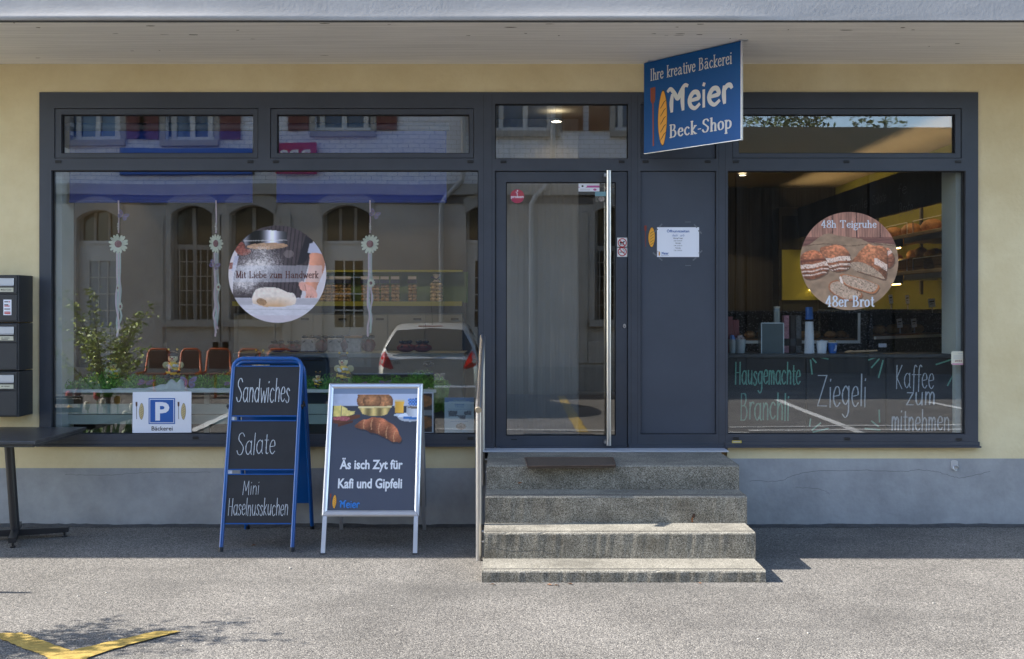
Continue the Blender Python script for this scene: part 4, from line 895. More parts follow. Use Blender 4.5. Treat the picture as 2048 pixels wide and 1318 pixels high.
# parking card
N1 = MB(); GQ = FP(.018); b = sbox(265, 783, 383, 866, GQ); N1.prism([(b[0], b[1]), (b[2], b[1] + .004), (b[2], b[3]), (b[0] + .003, b[3] - .004)], GQ, 0, .003)
N1 = N1.build('parking_notice', PAPER, label='white card with blue parking P sign and word Bäckerei in the window', cat='notice')
m = MB(); bb = sbox(297.5, 796, 350.5, 848, GQ); PB = mk('print_parking_blue', L3(36, 92, 170), .4)
m.rect(*bb, GQ, .004, 0); e = .008; m.rect(bb[0] + e, bb[1] + e, bb[2] - e, bb[3] - e, GQ, .0045, 1); e = .013; m.rect(bb[0] + e, bb[1] + e, bb[2] - e, bb[3] - e, GQ, .005, 0)
m.build('parking_symbol', [PB, PAPER], N1); m = MB(); m.text('P', sbox(311, 804, 339, 841, GQ), GQ, .0055, 0, .035); m.build('parking_letter', PAPER, N1); m = MB(); m.text('Bäckerei', sbox(303.5, 852.5, 345.5, 861, GQ), GQ, .004, 0, .012); m.build('caption', LINE, N1)
for px in (283, 367): u, v = GQ.hit(px, 823); m = MB(); emblem(m, GQ, u, v, .125, 0, .004); m.build('loaf_emblem', [mk('print_loaf_pale', L3(196, 176, 128), .5), LINE, mk('print_peel_brown', L3(92, 62, 50), .5)], N1)
# opening hours
IP = FP(.004); N2 = MB(); b = sbox(1314, 454.5, 1398, 514, IP); N2.prism([(b[0], b[1]), (b[2], b[1]), (b[2], b[3]), (b[0], b[3])], IP, .0008, .0022); N2 = N2.build('opening_hours_sheet', PAPER, label='white opening hours sheet taped to the dark panel beside the door', cat='notice')
m = MB(); n_ = .003; m.text('Öffnungszeiten', sbox(1333.5, 458.5, 1378.5, 466.5, IP), IP, n_, 0, .02)
m.pen('Filiale Worb', sbox(1344.5, 468.5, 1368.5, 472.8, IP), IP, 'hand', .09, n=n_, slant=.25)
for t, y_, hw in (('Montag-Freitag:', 476.8, 9.2), ('Samstag:', 486.6, 5.2), ('Sonntag:', 496.3, 5.2)): m.text(t, sbox(1356 - hw, y_ - 1.6, 1356 + hw, y_ + 1.4, IP), IP, n_, 1, .015)
for t, y_, hw in (('6.00-12.00 Uhr', 481.7, 8.5), ('7.00-12.30 Uhr', 491.4, 8.5), ('7.30-12.00 Uhr', 501.1, 8.5)): m.text(t, sbox(1356 - hw, y_ - 1.3, 1356 + hw, y_ + 1.0, IP), IP, n_, 1)
m.pen('Meier', sbox(1323, 504.2, 1337, 509, IP), IP, 'logo', .15, n=n_); m.text('Bäck-Shop', sbox(1323, 510, 1337, 511.8, IP), IP, n_, 1)
u, v = IP.hit(1318.5, 507.5); emblem(m, IP, u, v, .036, 2, n_)
m.build('print', [mk('print_text_blue', L3(40, 92, 160), .5), LINE, LOAF, LINE, PEEL], N2)
m = MB(); TAPE = mk('yellowed_clear_tape', (.16, .17, .19), .25)
for px, py, an in ((1321, 451, 45), (1391, 452, -45), (1312, 461, 45), (1400, 464, -45), (1309, 508, -40), (1401, 504, 40), (1321, 518, -40), (1389, 518, 40), (1376, 444, 0), (1376, 531, 0)):
    u, v = IP.hit(px, py); c_, s_ = math.cos(R(an)), math.sin(R(an)); ln, wd2 = (.018, .006) if an else (.023, .003); m = MB(); m.flat([(u + c_ * a_ * ln - s_ * b_ * wd2, v + s_ * a_ * ln + c_ * b_ * wd2) for a_, b_ in ((-1, -1), (1, -1), (1, 1), (-1, 1))], IP, .0026); m.build('tape_strip', TAPE, N2)
m = MB(); u, v = IP.hit(1303, 475); emblem(m, IP, u, v, .155, 0, .001, 1.15); m.build('loaf_sticker', [LOAF, LINE, PEEL], label='small loaf and peel sticker left of the opening hours sheet', cat='sticker')
# door stickers
DP = FP(.028); m = MB(); u, v = DP.hit(1034.5, 392.5); m.disc(u, v, .056, .056, DP, .001); PRB = m.build('round_badge_sticker', mk('magenta_vinyl', L3(158, 34, 96), .4, col2=L3(190, 84, 70), vs=9, var=.1), label='round magenta badge sticker high on the left of the door glass', cat='sticker')
m = MB(); m.text('probon', sbox(1022, 390.5, 1047, 398, DP), DP, .002, 0, .02); m.tube([DP.p(u - .012, v + .035, .002), DP.p(u + .004, v + .018, .002), DP.p(u - .004, v + .012, .002)], .003, 5); m.ell(DP.p(u + .002, v + .043, .003), (.006, .002, .006), 8, 6); m.build('lettering', PAPER, PRB)
m = MB(); b = sbox(1157, 364.5, 1199, 383, DP); m.rect(*b, DP, .001, 0); hh = b[3] - b[1]; ww = b[2] - b[0]; m.rect(b[0], b[1] + .42 * hh, b[2], b[1] + .64 * hh, DP, .0015, 1); m.disc(b[0] + .2 * ww, b[1] + .58 * hh, .2 * ww, .2 * hh, DP, .002, 0); m.disc(b[0] + .19 * ww, b[1] + .58 * hh, .05 * ww, .10 * hh, DP, .0025, 2); m.disc(b[0] + .78 * ww, b[1] + .2 * hh, .08 * ww, .12 * hh, DP, .002, 1)
for k in range(2): m.rect(b[0] + .06 * ww, b[1] + (.23 - .12 * k) * hh, b[0] + .55 * ww, b[1] + (.27 - .12 * k) * hh, DP, .002, 3)
m.build('door_label', [PAPER, mk('print_pink', L3(188, 92, 150), .4), LINE, mk('print_grey', (.4, .4, .42), .4)], label='white and pink rectangular label at the top of the door glass', cat='sticker')
def paint_sheep(x, y):
    a = Art(x, y, (120, 160, 172)); a.put((y > .42).astype(float), a.lit((96, 92, 84), .4 + 1.1 * fb(x * 9, y * 9))); e, _, _ = a.el(.6, .7, .28, .22); a.put(e, a.lit((170, 156, 150), .5 + .8 * fb(x * 14, y * 14))); return a.c
print_uv('photo_label', DP, sbox(1190, 383.5, 1212, 404, DP), (0, 0, 1, 1), paint_sheep, 20, 20, .001, None, label='small teal photo label under the pink label on the door glass', cat='sticker')
def ban(cx, cy, sub, lab):
    pl_ = FP(.004); u, v = pl_.hit(cx, cy); m = MB(); s_ = .0405; m.rect(u - s_, v - s_, u + s_, v + s_, pl_, .0008, 0); m.ring(u, v, .036, .029, pl_, .0014, 1)
    if sub == 'dog':
        m.flat([(u - .02, v - .004), (u - .02, v + .008), (u + .006, v + .006), (u + .012, v + .016), (u + .022, v + .012), (u + .02, v + .006), (u + .012, v + .002), (u + .010, v - .006)], pl_, .0014, 2)
        for dx in (-.018, -.010, .002, .008): m.rect(u + dx, v - .02, u + dx + .004, v - .004, pl_, .0016, 2)
    else:
        m.rect(u - .024, v - .006, u + .012, v + .000, pl_, .0014, 2); m.rect(u + .014, v - .006, u + .02, v + .000, pl_, .0014, 2); m.stroke(smooth([(u + .02, v + .004), (u + .022, v + .012), (u + .008, v + .013), (u + .010, v + .022), (u, v + .024)], 5), pl_, .0012, n=.0014, mi=2)
    d = .0225; m.stroke([(u - d, v + d), (u + d, v - d)], pl_, .0034, n=.0019, mi=1)
    m.build('prohibition_sticker', [WHITE, mk('print_red', L3(190, 24, 36), .4), LINE], label=lab, cat='sticker')
ban(1244.5, 485.5, 'dog', 'square no dogs sticker beside the door pull handle'); ban(1244.5, 503.5, 'smoke', 'square no smoking sticker beneath the no dogs sticker')
m = MB(); b = sbox(1902.5, 702.5, 1930.5, 730, GP); w_, h_ = b[2] - b[0], b[3] - b[1]; m.prism([(b[0] + .008, b[1]), (b[2] - .008, b[1]), (b[2], b[1] + .008), (b[2], b[3] - .008), (b[2] - .008, b[3]), (b[0] + .008, b[3]), (b[0], b[3] - .008), (b[0], b[1] + .008)], GP, .0008, .0016)
o = m.build('badge_sticker', mk('cream_vinyl', (.62, .60, .48), .5), label='cream badge sticker with the year 2022 on the right window', cat='sticker')
m = MB(); m.rect(b[0] + .003, b[1] + .004, b[2] - .003, b[1] + .012, GP, .0022, 1); m.text('2022', (b[0] + .25 * w_, b[1] + .24 * h_, b[0] + .76 * w_, b[1] + .37 * h_), GP, .0022, 0, .02)
for k in range(3): m.rect(b[0] + .15 * w_, b[1] + (.48 + .09 * k) * h_, b[0] + .85 * w_, b[1] + (.51 + .09 * k) * h_, GP, .0022, 2)
m.rect(b[0] + .5 * w_, b[1] + .8 * h_, b[0] + .86 * w_, b[1] + .84 * h_, GP, .0022, 2)
m.build('print', [mk('print_dark_red', L3(120, 24, 40), .5), mk('print_pink', L3(188, 92, 150), .4), mk('print_grey', (.4, .4, .42), .4)], o)
m = MB(); b = sbox(1464, 881, 1483, 886, FP(-.022)); m.rect(*b, FP(-.022), .001, 0); m.rect(b[0] + .006, b[1] + .006, b[2] - .01, b[3] - .006, FP(-.022), .0015, 1); m.build('yellow_label', [mk('yellow_vinyl', L3(200, 178, 70), .5), mk('print_grey', (.4, .4, .42), .4)], label='tiny yellow label on the sill under the right window', cat='sticker')

# ================================================================ letterboxes
MBX = mk('letterbox_anthracite', (.028, .030, .035), .5, var=.1, vs=3); FLAP = mk('brushed_flap', (.52, .55, .62), .38, .7)
xr_ = WX(66); yf = -.237
def zf(py): return WZ(py, yf)
xf = xr_
tops = [(549, 644.5, 'letterbox with small white notice sticker, topmost of the column of three', 'Medien-Center'), (646, 741, 'letterbox in the middle of the column of three', ''), (742.5, 834, 'plain letterbox at the bottom of the column of three', '')]
for i, (a, b, lab, nm) in enumerate(tops):
    z1, z0 = zf(a), zf(b); LB = thing('letterbox', 'dark grey ' + lab, 'letterbox', (xr_ - .2, -.12, z0), 'letterboxes stacked on the wall')
    m = MB(); m.box(xr_ - .40, xr_, yf + .004, -.001, z0, z1 - .003, 0, .003); m.build('body', MBX, LB)
    zs_ = z1 - .155 * 1.0
    m = MB(); m.box(xr_ - .395, xr_ - .012, yf - .004, yf + .004, z0 + .01, zs_, 0, .003); dr = m.build('door', MBX, LB)
    m = MB(); m.box(xr_ - .395, xr_ - .012, yf - .004, yf + .004, zs_ + .004, z1 - .008, 0, .003); m.build('top_panel', MBX, LB)
    m = MB(); m.box(xr_ - .37, xr_ - .033, yf - .012, yf - .004, z1 - .085, z1 - .028, 0, .003); m.box(xr_ - .37, xr_ - .033, yf - .016, yf - .005, z1 - .09, z1 - .086); m.build('flap', FLAP, LB)
    m = MB(); m.box(xr_ - .142, xr_ - .037, yf - .008, yf - .004, z1 - .135, z1 - .102); q = FP(yf - .0085); (m.text(nm, (xr_ - .132, z1 - .124, xr_ - .05, z1 - .112), q, .0005, 1, .01) if nm else [m.rect(xr_ - .130 + .012 * (j % 3), z1 - .118 - .01 * (j % 2) * i, xr_ - .125 + .012 * (j % 3) + .012 * (j + 1), z1 - .114 - .01 * (j % 2) * i, q, .0005, 1) for j in range(4)]); m.build('name_plate', [mk('cream_name_plate', (.55, .53, .42), .5), LINE], LB)
    if i == 0:
        m = MB(); q = FP(yf - .0045); m.rect(xr_ - .115, z1 - .315, xr_ - .052, z1 - .195, q, .0005, 0)
        for j, (zz, c, l_) in enumerate(((.212, 1, .03), (.212, 3, .045), (.235, 1, .03), (.245, 3, .045), (.268, 2, .01), (.268, 1, .045), (.292, 3, .047), (.303, 3, .047))): m.rect(xr_ - .107 + (.033 if j in (1,) else .0), z1 - zz - .0035, xr_ - .107 + l_ * (1 if j != 3 else .9), z1 - zz + .0035, q, .001 + .0002 * j, c)
        m.build('notice_sticker', [PAPER, LINE, mk('print_text_blue', L3(40, 92, 160), .5), mk('print_red', L3(190, 24, 36), .4)], dr)

# ================================================================ table and chair at the left edge
TB = thing('bistro_table', 'dark square bistro table on a black cross foot below the letterboxes', 'table', (-3.72, -.5, 0))
DKT = mk('dark_table_top', (.045, .048, .055), .35, var=.35, vs=5, stretch=(1, 3, 1)); DKM = mk('black_painted_steel', (.02, .02, .023), .35)
m = MB(); m.box(-4.08, -3.345, -.93, -.06, .775, .80, 0, .004); m.box(-4.06, -3.365, -.91, -.08, .755, .774); m.build('table_top', DKT, TB)
m = MB(); m.tube([(-3.745, -.5, .755), (-3.71, -.47, .05)], .034, 14); m.build('pedestal', DKM, TB)
for ang in (18, 108, 198, 288):
    c_, s_ = math.cos(R(ang)), math.sin(R(ang)); m = MB(); a = Vector((-3.71, -.47, .05)); e_ = a + Vector((c_ * .38, s_ * .30, .0)); sd = Vector((-s_, c_, 0)) * .026
    m.add([a - sd + Vector((0, 0, -.02)), a + sd + Vector((0, 0, -.02)), e_ + sd + Vector((0, 0, -.01)), e_ - sd + Vector((0, 0, -.01)), a - sd + Vector((0, 0, .03)), a + sd + Vector((0, 0, .03)), e_ + sd + Vector((0, 0, .026)), e_ - sd + Vector((0, 0, .026))], [(0, 3, 2, 1), (4, 5, 6, 7), (0, 1, 5, 4), (1, 2, 6, 5), (2, 3, 7, 6), (3, 0, 4, 7)])
    f_ = e_ - Vector((c_, s_, 0)) * .03; m.tube([(f_.x, f_.y, 0), (f_.x, f_.y, .012)], .02, 10); m.tube([(f_.x, f_.y, .012), (f_.x, f_.y, .045)], .008, 8); m.build('foot', DKM, TB)
CHR = thing('bistro_chair', 'black metal slatted bistro chair beside the dark table', 'chair', (-4.45, -1.65, 0))
m = MB()
for sx in (-.2, .2): m.tube([(-4.45 + sx, -1.45, 0), (-4.45 + sx, -1.45, .45)], .012, 8); m.tube([(-4.45 + sx, -1.85, 0), (-4.45 + sx, -1.85, .45), (-4.45 + sx, -1.93, .86)], .012, 8)
m.tube([(-4.65, -1.93, .86), (-4.25, -1.93, .86)], .012, 8); m.build('frame', DKM, CHR)
m = MB()
for k in range(6): m.box(-4.66, -4.24, -1.86 + k * .075, -1.81 + k * .075, .45, .465)
m.build('seat', DKM, CHR)
m = MB()
for k in range(3): m.box(-4.65, -4.25, -1.9 - k * .018, -1.885 - k * .018, .62 + k * .085, .67 + k * .085)
m.build('backrest', DKM, CHR)

# ================================================================ left display window: inside
def IX(px, y): return WX(px, y)
BLIND = mk('blue_blind_fabric', (.004, .030, .24), .85, var=.05, vs=30)
for a, b, lab in ((139, 505, 'blue roller blind on the left, half lowered behind the display window'), (553, 893, 'blue roller blind nearer the door, half lowered behind the display window')):
    y = .15; RB_ = thing('roller_blind', lab, 'blind', (IX((a + b) / 2, y), y, 2.6), 'blue roller blinds')
    m = MB(); n_ = 24; x0, x1 = IX(a, y), IX(b, y)
    vs = []
    for i in range(n_ + 1):
        x = x0 + (x1 - x0) * i / n_
        for z in (WZ(401, y), 3.2): vs.append((x, y + .004 * math.sin(i * .9), z))
    m.add(vs, [(2 * i, 2 * i + 2, 2 * i + 3, 2 * i + 1) for i in range(n_)], 0, True); m.build('fabric', BLIND, RB_)
    m = MB(); m.tube([(x0, y, WZ(403, y)), (x1, y, WZ(403, y))], .012, 8); m.build('bottom_bar', BLIND, RB_)
    m = MB(); m.tube([(x0 - .02, y, 3.22), (x1 + .02, y, 3.22)], .035, 10); m.build('roller', ALU, RB_)
# display ledge
WSH = mk('white_shelf', (.60, .64, .62), .5, var=.03); GRN = mk('green_niche', (.10, .19, .055), .75, var=.08); YGR = mk('yellow_green_edge', (.34, .36, .04), .6)
zL = WZ(779.5, .1)
LG = thing('display_shelf', 'long white display shelf low behind the left window', 'shelf', (-2.1, .3, zL - .2))
m = MB(); m.box(IX(112, .1), IX(872, .1), .10, .62, zL - .024, zL, 0, .002); m.build('board', WSH, LG)
m = MB(); m.box(IX(126, .2), IX(700, .2), .2, .23, WZ(848, .2), WZ(808, .2)); m.box(IX(126, .2), IX(700, .2), .195, .2, WZ(829, .2), WZ(828, .2), 1); m.build('front_panel', [mk('pale_green_panel', (.34, .42, .38), .4), SEAL], LG)
for px in (140, 420, 690): m = MB(); m.box(IX(px, .4) - .02, IX(px, .4) + .02, .3, .34, .6, zL - .025); m.build('support', WSH, LG)
# artificial grass
ga = MB(); rg = random.Random(11)
mounds = [(IX(rg.uniform(125, 850), .25), rg.uniform(.2, .48), rg.uniform(.10, .22), rg.uniform(.05, .12)) for _ in range(26)] + [(IX(130 + i * 44, .2), .2 + .03 * (i % 3), .13, .055 + .035 * ((i * 7) % 5) / 4) for i in range(17)] + [(IX(880, .2), .2, .08, .06), (IX(210, .2), .25, .2, .13), (IX(420, .2), .3, .3, .08), (IX(345, .2), .33, .25, .09), (IX(700, .2), .33, .3, .08)]
for k in range(13000):
    mx_, my_, mr_, mh_ = mounds[rg.randrange(len(mounds))]; a = rg.random() * 6.28; rr = math.sqrt(rg.random()); x = mx_ + mr_ * rr * math.cos(a); yv = max(.13, min(.6, my_ + mr_ * .7 * rr * math.sin(a))); z = zL + 1.3 * mh_ * (1 - rr * rr) * rg.uniform(.5, 1) + .004
    d = Vector((rg.uniform(-1, 1), rg.uniform(-1, 1), rg.uniform(-.15, .6))) * rg.uniform(.012, .035); wv = d.cross(Vector((rg.random() - .5, rg.random() - .5, rg.random() - .5))).normalized() * .0028
    p = Vector((x, yv, z)); c_ = p + d * .55 + Vector((0, 0, .008)); e_ = p + d
    ga.add([p - wv, p + wv, c_ + wv, c_ - wv, e_], [(0, 1, 2, 3), (3, 2, 4)], rg.randrange(3))
GR_ = [mk('raffia_green_a', (.10, .34, .04), .7), mk('raffia_green_b', (.22, .50, .07), .7), mk('raffia_green_c', (.05, .18, .02), .7)]
for mx_, my_, mr_, mh_ in mounds: ga.ell((mx_, max(my_, .13 + mr_ * .6), zL), (mr_ * .75, mr_ * .5, mh_ * .55), 12, 8, 2, jit=.08)
ga.build('artificial_grass', GR_, kind='stuff', label='loose green raffia grass heaped along the display shelf')
# crumpled cloth edge
m = MB(); q = []
xs = np.linspace(222, 478, 90)
def cz(px): return .012 + .055 * math.exp(-((px - 343) / 9) ** 2) + .07 * math.exp(-((px - 361) / 8) ** 2) + .03 * math.exp(-((px - 325) / 22) ** 2) + .002 * math.sin(px * .3)
vs = []
for px in xs:
    x = IX(px, .1); z = zL + cz(px); vs += [(x, .104 - .003, zL + .001), (x, .108 + .006 * math.sin(px * .5), zL + .6 * cz(px)), (x, .118 + .01 * math.sin(px * .33), z), (x, .16, z * .0 + zL + cz(px) * .5), (x, .2, zL + .003)]
m.add(vs, [(5 * i + j, 5 * i + 5 + j, 5 * i + 6 + j, 5 * i + 1 + j) for i in range(len(xs) - 1) for j in range(4)], 0, True)
m.build('display_cloth', mk('white_cloth', (.56, .60, .58), .9), label='white crumpled cloth edge under the artificial grass', cat='cloth')
m = MB(); x = IX(882, .16); zz = zL
vs = []
for i in range(7):
    for j in range(9): vs.append((x - .07 + i * .022 + .008 * math.sin(j * 1.3 + i), .12 + .02 * math.sin(i * 1.7 + j * .5) + .01 * j, zz + .02 - .026 * j + .012 * math.sin(i * 2.1 + j)))
m.add(vs, [(i * 9 + j, i * 9 + j + 1, i * 9 + j + 10, i * 9 + j + 9) for i in range(6) for j in range(8)], 0, True)
m.build('net_cloth', mk('green_netting', (.11, .26, .05), .8, var=.5, vs=40), label='green netting hanging over the right end of the display shelf', cat='cloth')

# bees
BY = mk('ceramic_yellow', (.85, .55, .05), .35); BK = mk('ceramic_black', (.015, .015, .022), .3); BC = mk('ceramic_cream', (.80, .68, .40), .4); BR = mk('ceramic_red', (.42, .03, .02), .3); BW = mk('ceramic_white', (.66, .66, .62), .4); BG = mk('ceramic_pale_wing', (.52, .48, .26), .4)
def bee(px, py_top, py_bot, y, rz, lab, sc_x=1.0):
    k = (D + y) / F; z0 = WZ(py_bot, y); h = (py_bot - py_top) * k / 1.0; x = WX(px, y)
    t = thing('bee_figurine', lab, 'figurine', (x, y, z0), 'bee figurines on the display shelf', rz); M_ = root_mat(t)
    P = lambda a, b, c: M_ @ Vector((a * h, b * h, c * h))
    RM = M_.to_3x3()
    def E(mb, c, r, mi=0, fn=None, nu=14, nv=10): mb.ell(P(*c), [q * h for q in r], nu, nv, mi, rot=RM, fn=fn)
    b = MB(); E(b, (0, .02, .21), (.24, .22, .22), fn=lambda c: 1 if (.015 < (c.z + .25 * c.x) / h < .11 or -.16 < (c.z + .25 * c.x) / h < -.07) else 0, nv=18); E(b, (0, 0, .42), (.15, .13, .15), 0); b.build('body', [BY, BK], t)
    hd = MB(); E(hd, (0, -.02, .67), (.155, .14, .15), 0); hd = hd.build('head', BC, t)
    c = MB(); E(c, (0, .01, .775), (.172, .17, .12), 0); c.build('cap', BK, hd)
    for s_ in (-1, 1):
        a = MB(); p0, p1 = P(s_ * .07, 0, .84), P(s_ * .13, -.02, .93); a.tube([p0, p1], .01 * h, 6, 1); E(a, (s_ * .135, -.02, .955), (.038, .038, .038), 0, None, 8, 6); a.build('antenna', [BY, BK], hd)
        e_ = MB(); E(e_, (s_ * .06, -.155, .70), (.02, .012, .026), 0, None, 8, 6); e_.build('eye', BK, hd)
    n_ = MB(); E(n_, (0, -.17, .655), (.034, .034, .034), 0, None, 8, 6); n_.build('nose', BR, hd)
    mo = MB(); mo.tube([P(-.06, -.15, .61), P(-.03, -.158, .59), (P(0, -.16, .583)), P(.03, -.158, .59), P(.06, -.15, .61)], .007 * h, 5); mo.build('mouth', BR, hd)
    for s_ in (-1, 1):
        w_ = MB(); E(w_, (s_ * .22, .05, .44), (.12, .03, .115)); w_.build('wing', BG, t)
        g_ = MB(); E(g_, (s_ * .07, -.17, .40 + .03 * s_), (.065, .05, .05)); E(g_, (s_ * .13, -.10, .42), (.07, .06, .05), 0); g_.build('glove', BW, t)
        f_ = MB(); E(f_, (s_ * .15, -.16, .07), (.10, .12, .075)); f_.build('shoe', BK, t)
bee(226, 716, 762, .34, .5, 'bee figurine with black cap behind the reflected shrub at the far left of the shelf')
bee(346, 696, 757, .30, .15, 'bee figurine looking to the right above the white crumpled cloth')
bee(520, 698, 758, .34, -.3, 'bee figurine peering over the top bar of the blue chalkboard stand')
bee(687, 703, 764, .28, -.15, 'tallest bee figurine, between the blue stand and the silver stand')
bee(636, 742, 774, .18, .2, 'smallest bee figurine, sitting low beside the blue stand')
# butterflies
VIO = mk('butterfly_violet', (.16, .13, .28), .6, var=.45, vs=60); VIO2 = mk('butterfly_plum', (.20, .09, .16), .6, var=.4, vs=60); TAN = mk('butterfly_body_tan', (.35, .25, .13), .6)
def butterfly(px, py, y, s, tilt, mat_, lab, rz=0.0):
    o = thing('butterfly_ornament', lab, 'ornament', tuple(W(px, py, y)), 'butterfly ornaments in the display window'); o.rotation_euler = (tilt, rz, 0); M_ = root_mat(o); pl_ = Pl(M_ @ Vector((0, 0, 0)), M_.to_3x3() @ Vector((1, 0, 0)), M_.to_3x3() @ Vector((0, 0, 1)))
    for sg in (-1, 1):
        for part_, pts in (('fore', [(.05, .1), (.35, .55), (.8, .75), (1, .6), (.85, .15), (.4, -.05)]), ('hind', [(.05, 0), (.4, -.08), (.8, -.05), (.85, -.45), (.5, -.7), (.15, -.4)])):
            m = MB(); q = smooth(pts, 4, True)[:-1]; q = [(sg * a * s, b * s) for a, b in (q if sg > 0 else q[::-1])]; m.prism(q, pl_, -.001, .001); m.flat([(.5 * a + sg * s * .22, .5 * b + (.15 if part_ == 'fore' else -.12) * s) for a, b in q], pl_, .0016, 1); m.build('wing', [mat_, VIO if mat_ is VIO2 else VIO2], o)
    m = MB(); m.tube([pl_.p(0, -.4 * s, .002), pl_.p(0, 0, .006), pl_.p(0, .4 * s, .003)], [.02 * s, .08 * s, .05 * s], 8); m.build('body', TAN, o)
butterfly(376, 765, .125, .068, -.35, VIO, 'violet butterfly ornament beside the peaks of the crumpled cloth')
butterfly(291, 765, .14, .068, -1.15, VIO2, 'plum butterfly ornament lying flat left of the cloth peaks')
butterfly(460, 767, .16, .05, -1.2, VIO, 'violet butterfly ornament half hidden by the left edge of the blue stand')
butterfly(716, 770, .17, .07, -1.1, VIO2, 'plum butterfly ornament lying just above the silver frame')
butterfly(770, 766, .2, .05, -1.0, VIO, 'violet butterfly ornament lying in the grass in front of the reflected car')
# flower garlands
PET = mk('felt_cream_petal', (.66, .66, .52), .8); CEN = mk('felt_plum_centre', (.20, .04, .06), .9, var=.4, vs=120); RIB = mk('pink_ribbon', (.66, .48, .54), .7); RIB2 = mk('mint_ribbon', (.48, .58, .54), .7)
def garland(px, flower, small, bfly, lab, sq):
    y = .10; x = WX(px, y); g_ = thing('flower_garland', lab, 'garland', (x, y, WZ(685, y)), 'flower garlands hanging in the display window')
    m = MB(); rr = random.Random(px)
    m.tube([(x, y, WZ(401, y)), (x + .003, y, WZ(440, y)), (x, y, WZ(466, y))], .006, 6, 0)
    for i in range(4):
        pts = [(x + (i - 1.5) * .006 + rr.uniform(-.02, .02) * (j > 2) * (j / 9), y + (i - 1.5) * .006, WZ(505 + j * (21 - i * .9), y)) for j in range(9)]
        pts = [tuple(p) for p in smooth([p for p in pts], 3)]
        hw = .0065
        for a, b in zip(pts[:-1], pts[1:]): m.add([(a[0] - hw, a[1], a[2]), (a[0] + hw, a[1] + .003, a[2]), (b[0] + hw, b[1] + .003, b[2]), (b[0] - hw, b[1], b[2])], [(0, 1, 2, 3)], i % 2)
    m.build('ribbon', [RIB, RIB2], g_)
    m = MB()
    for py in (448, 453, 458, 538, 545, 551): m.ell((x + rr.uniform(-.004, .004), y - .003, WZ(py, y)), (.009, .009, .008), 8, 6)
    m.build('bead', mk('pale_bead', (.6, .55, .5), .5), g_)
    def daisy(cx, cy, r, sqx, name='daisy'):
        pl_ = FP(y - .012); u, v = pl_.hit(cx, cy); m = MB()
        for ring_, nn in ((0, .0),):
            for k in range(15):
                a = 2 * math.pi * (k + .5 * ring_) / 15 + rr.uniform(-.06, .06); L_ = r * (1 - .12 * ring_) * rr.uniform(.9, 1.03); w_ = r * .15
                pts = [(r * .25, -w_ * .5), (L_ * .7, -w_), (L_ * .95, -w_ * .6), (L_, 0), (L_ * .95, w_ * .6), (L_ * .7, w_), (r * .25, w_ * .5)]
                m.flat([(u + sqx * (p * math.cos(a) - q * math.sin(a)), v + p * math.sin(a) + q * math.cos(a)) for p, q in pts], pl_, nn + .0004 * (k % 3))
        d_ = m.build(name, PET, g_); m = MB(); m.ell(pl_.p(u, v, .007), (r * .36 * sqx, .008, r * .36), 12, 8); m.build('centre', CEN, d_)
    daisy(px + flower[0], flower[1], .082, sq)
    for a, b, c, q in small: daisy(px + a, b, c, q, 'small_daisy')
    butterfly(px + bfly[0], bfly[1], y - .02, .045, 0.1, VIO, bfly[2], .5)
garland(237, (0, 488), [(-1, 576, .035, .35), (4, 613, .037, .5)], (9, 431, 'violet butterfly ornament tied high on the leftmost flower garland'), 'flower garland with a big cream daisy, leftmost in the window, above the reflected shrub', 1.0)
garland(432, (0, 487), [(5, 574, .035, .6)], (-3, 530, 'violet butterfly ornament tied below the daisy, just left of the round baker sticker'), 'flower garland whose daisy is turned sideways, just left of the round baker sticker', .72)
garland(740, (0, 488), [(2, 566, .038, .9)], (9, 428, 'violet butterfly ornament tied high on the garland right of the round baker sticker'), 'flower garland with a big cream daisy, right of the round baker sticker', .95)
# papers standing in the window
PQ = FP(.075)
def paint_flyer(x, y):
    a = Art(x, y, (178, 196, 204)); a.put((y < .135 - .03 * (1 - (x - .5) ** 2 * 4)).astype(float), (70, 116, 160)); rr = fb(x * 30, y * 30)
    for bx in (((.12, .38), (.3, .36), (.45, .37), (.4, .53), (.14, .52)), ((.42, .5), (.7, .48), (.72, .62), (.55, .62)), ((.65, .39), (.9, .37), (.92, .49), (.68, .49))): a.put(a.poly(bx), a.lit((110, 116, 124), .5 + 1.0 * rr))
    e, _, _ = a.el(.56, .81, .17, .095); a.put(e, a.lit((160, 150, 142), .6 + .7 * rr)); return a.c
b = sbox(889, 795, 948, 866.5, PQ); o = print_uv('flyer', PQ, b, (0, 0, 1, 1), paint_flyer, 40, 50, 0, None, label='pale blue flyer headed Genuss leaning in the window corner', cat='flyer')
m = MB(); w_, h_ = b[2] - b[0], b[3] - b[1]; m.text('Genuss', (b[0] + .35 * w_, b[1] + .78 * h_, b[0] + .67 * w_, b[1] + .83 * h_), PQ, .001, 0, .01); m.text('für Ihren Anlass', (b[0] + .36 * w_, b[1] + .725 * h_, b[0] + .66 * w_, b[1] + .755 * h_), PQ, .001, 0); m.text('Meier Bäckerei', (b[0] + .3 * w_, b[1] + .91 * h_, b[0] + .7 * w_, b[1] + .94 * h_), PQ, .001, 1); m.rect(b[0] + .12 * w_, b[1] + .672 * h_, b[0] + .9 * w_, b[1] + .678 * h_, PQ, .001, 0); m.rect(b[0] + .2 * w_, b[1] + .328 * h_, b[0] + .8 * w_, b[1] + .334 * h_, PQ, .001, 0); m.build('print', [mk('print_text_blue', L3(40, 92, 160), .5), mk('print_lime', (.35, .5, .3), .5)], o)
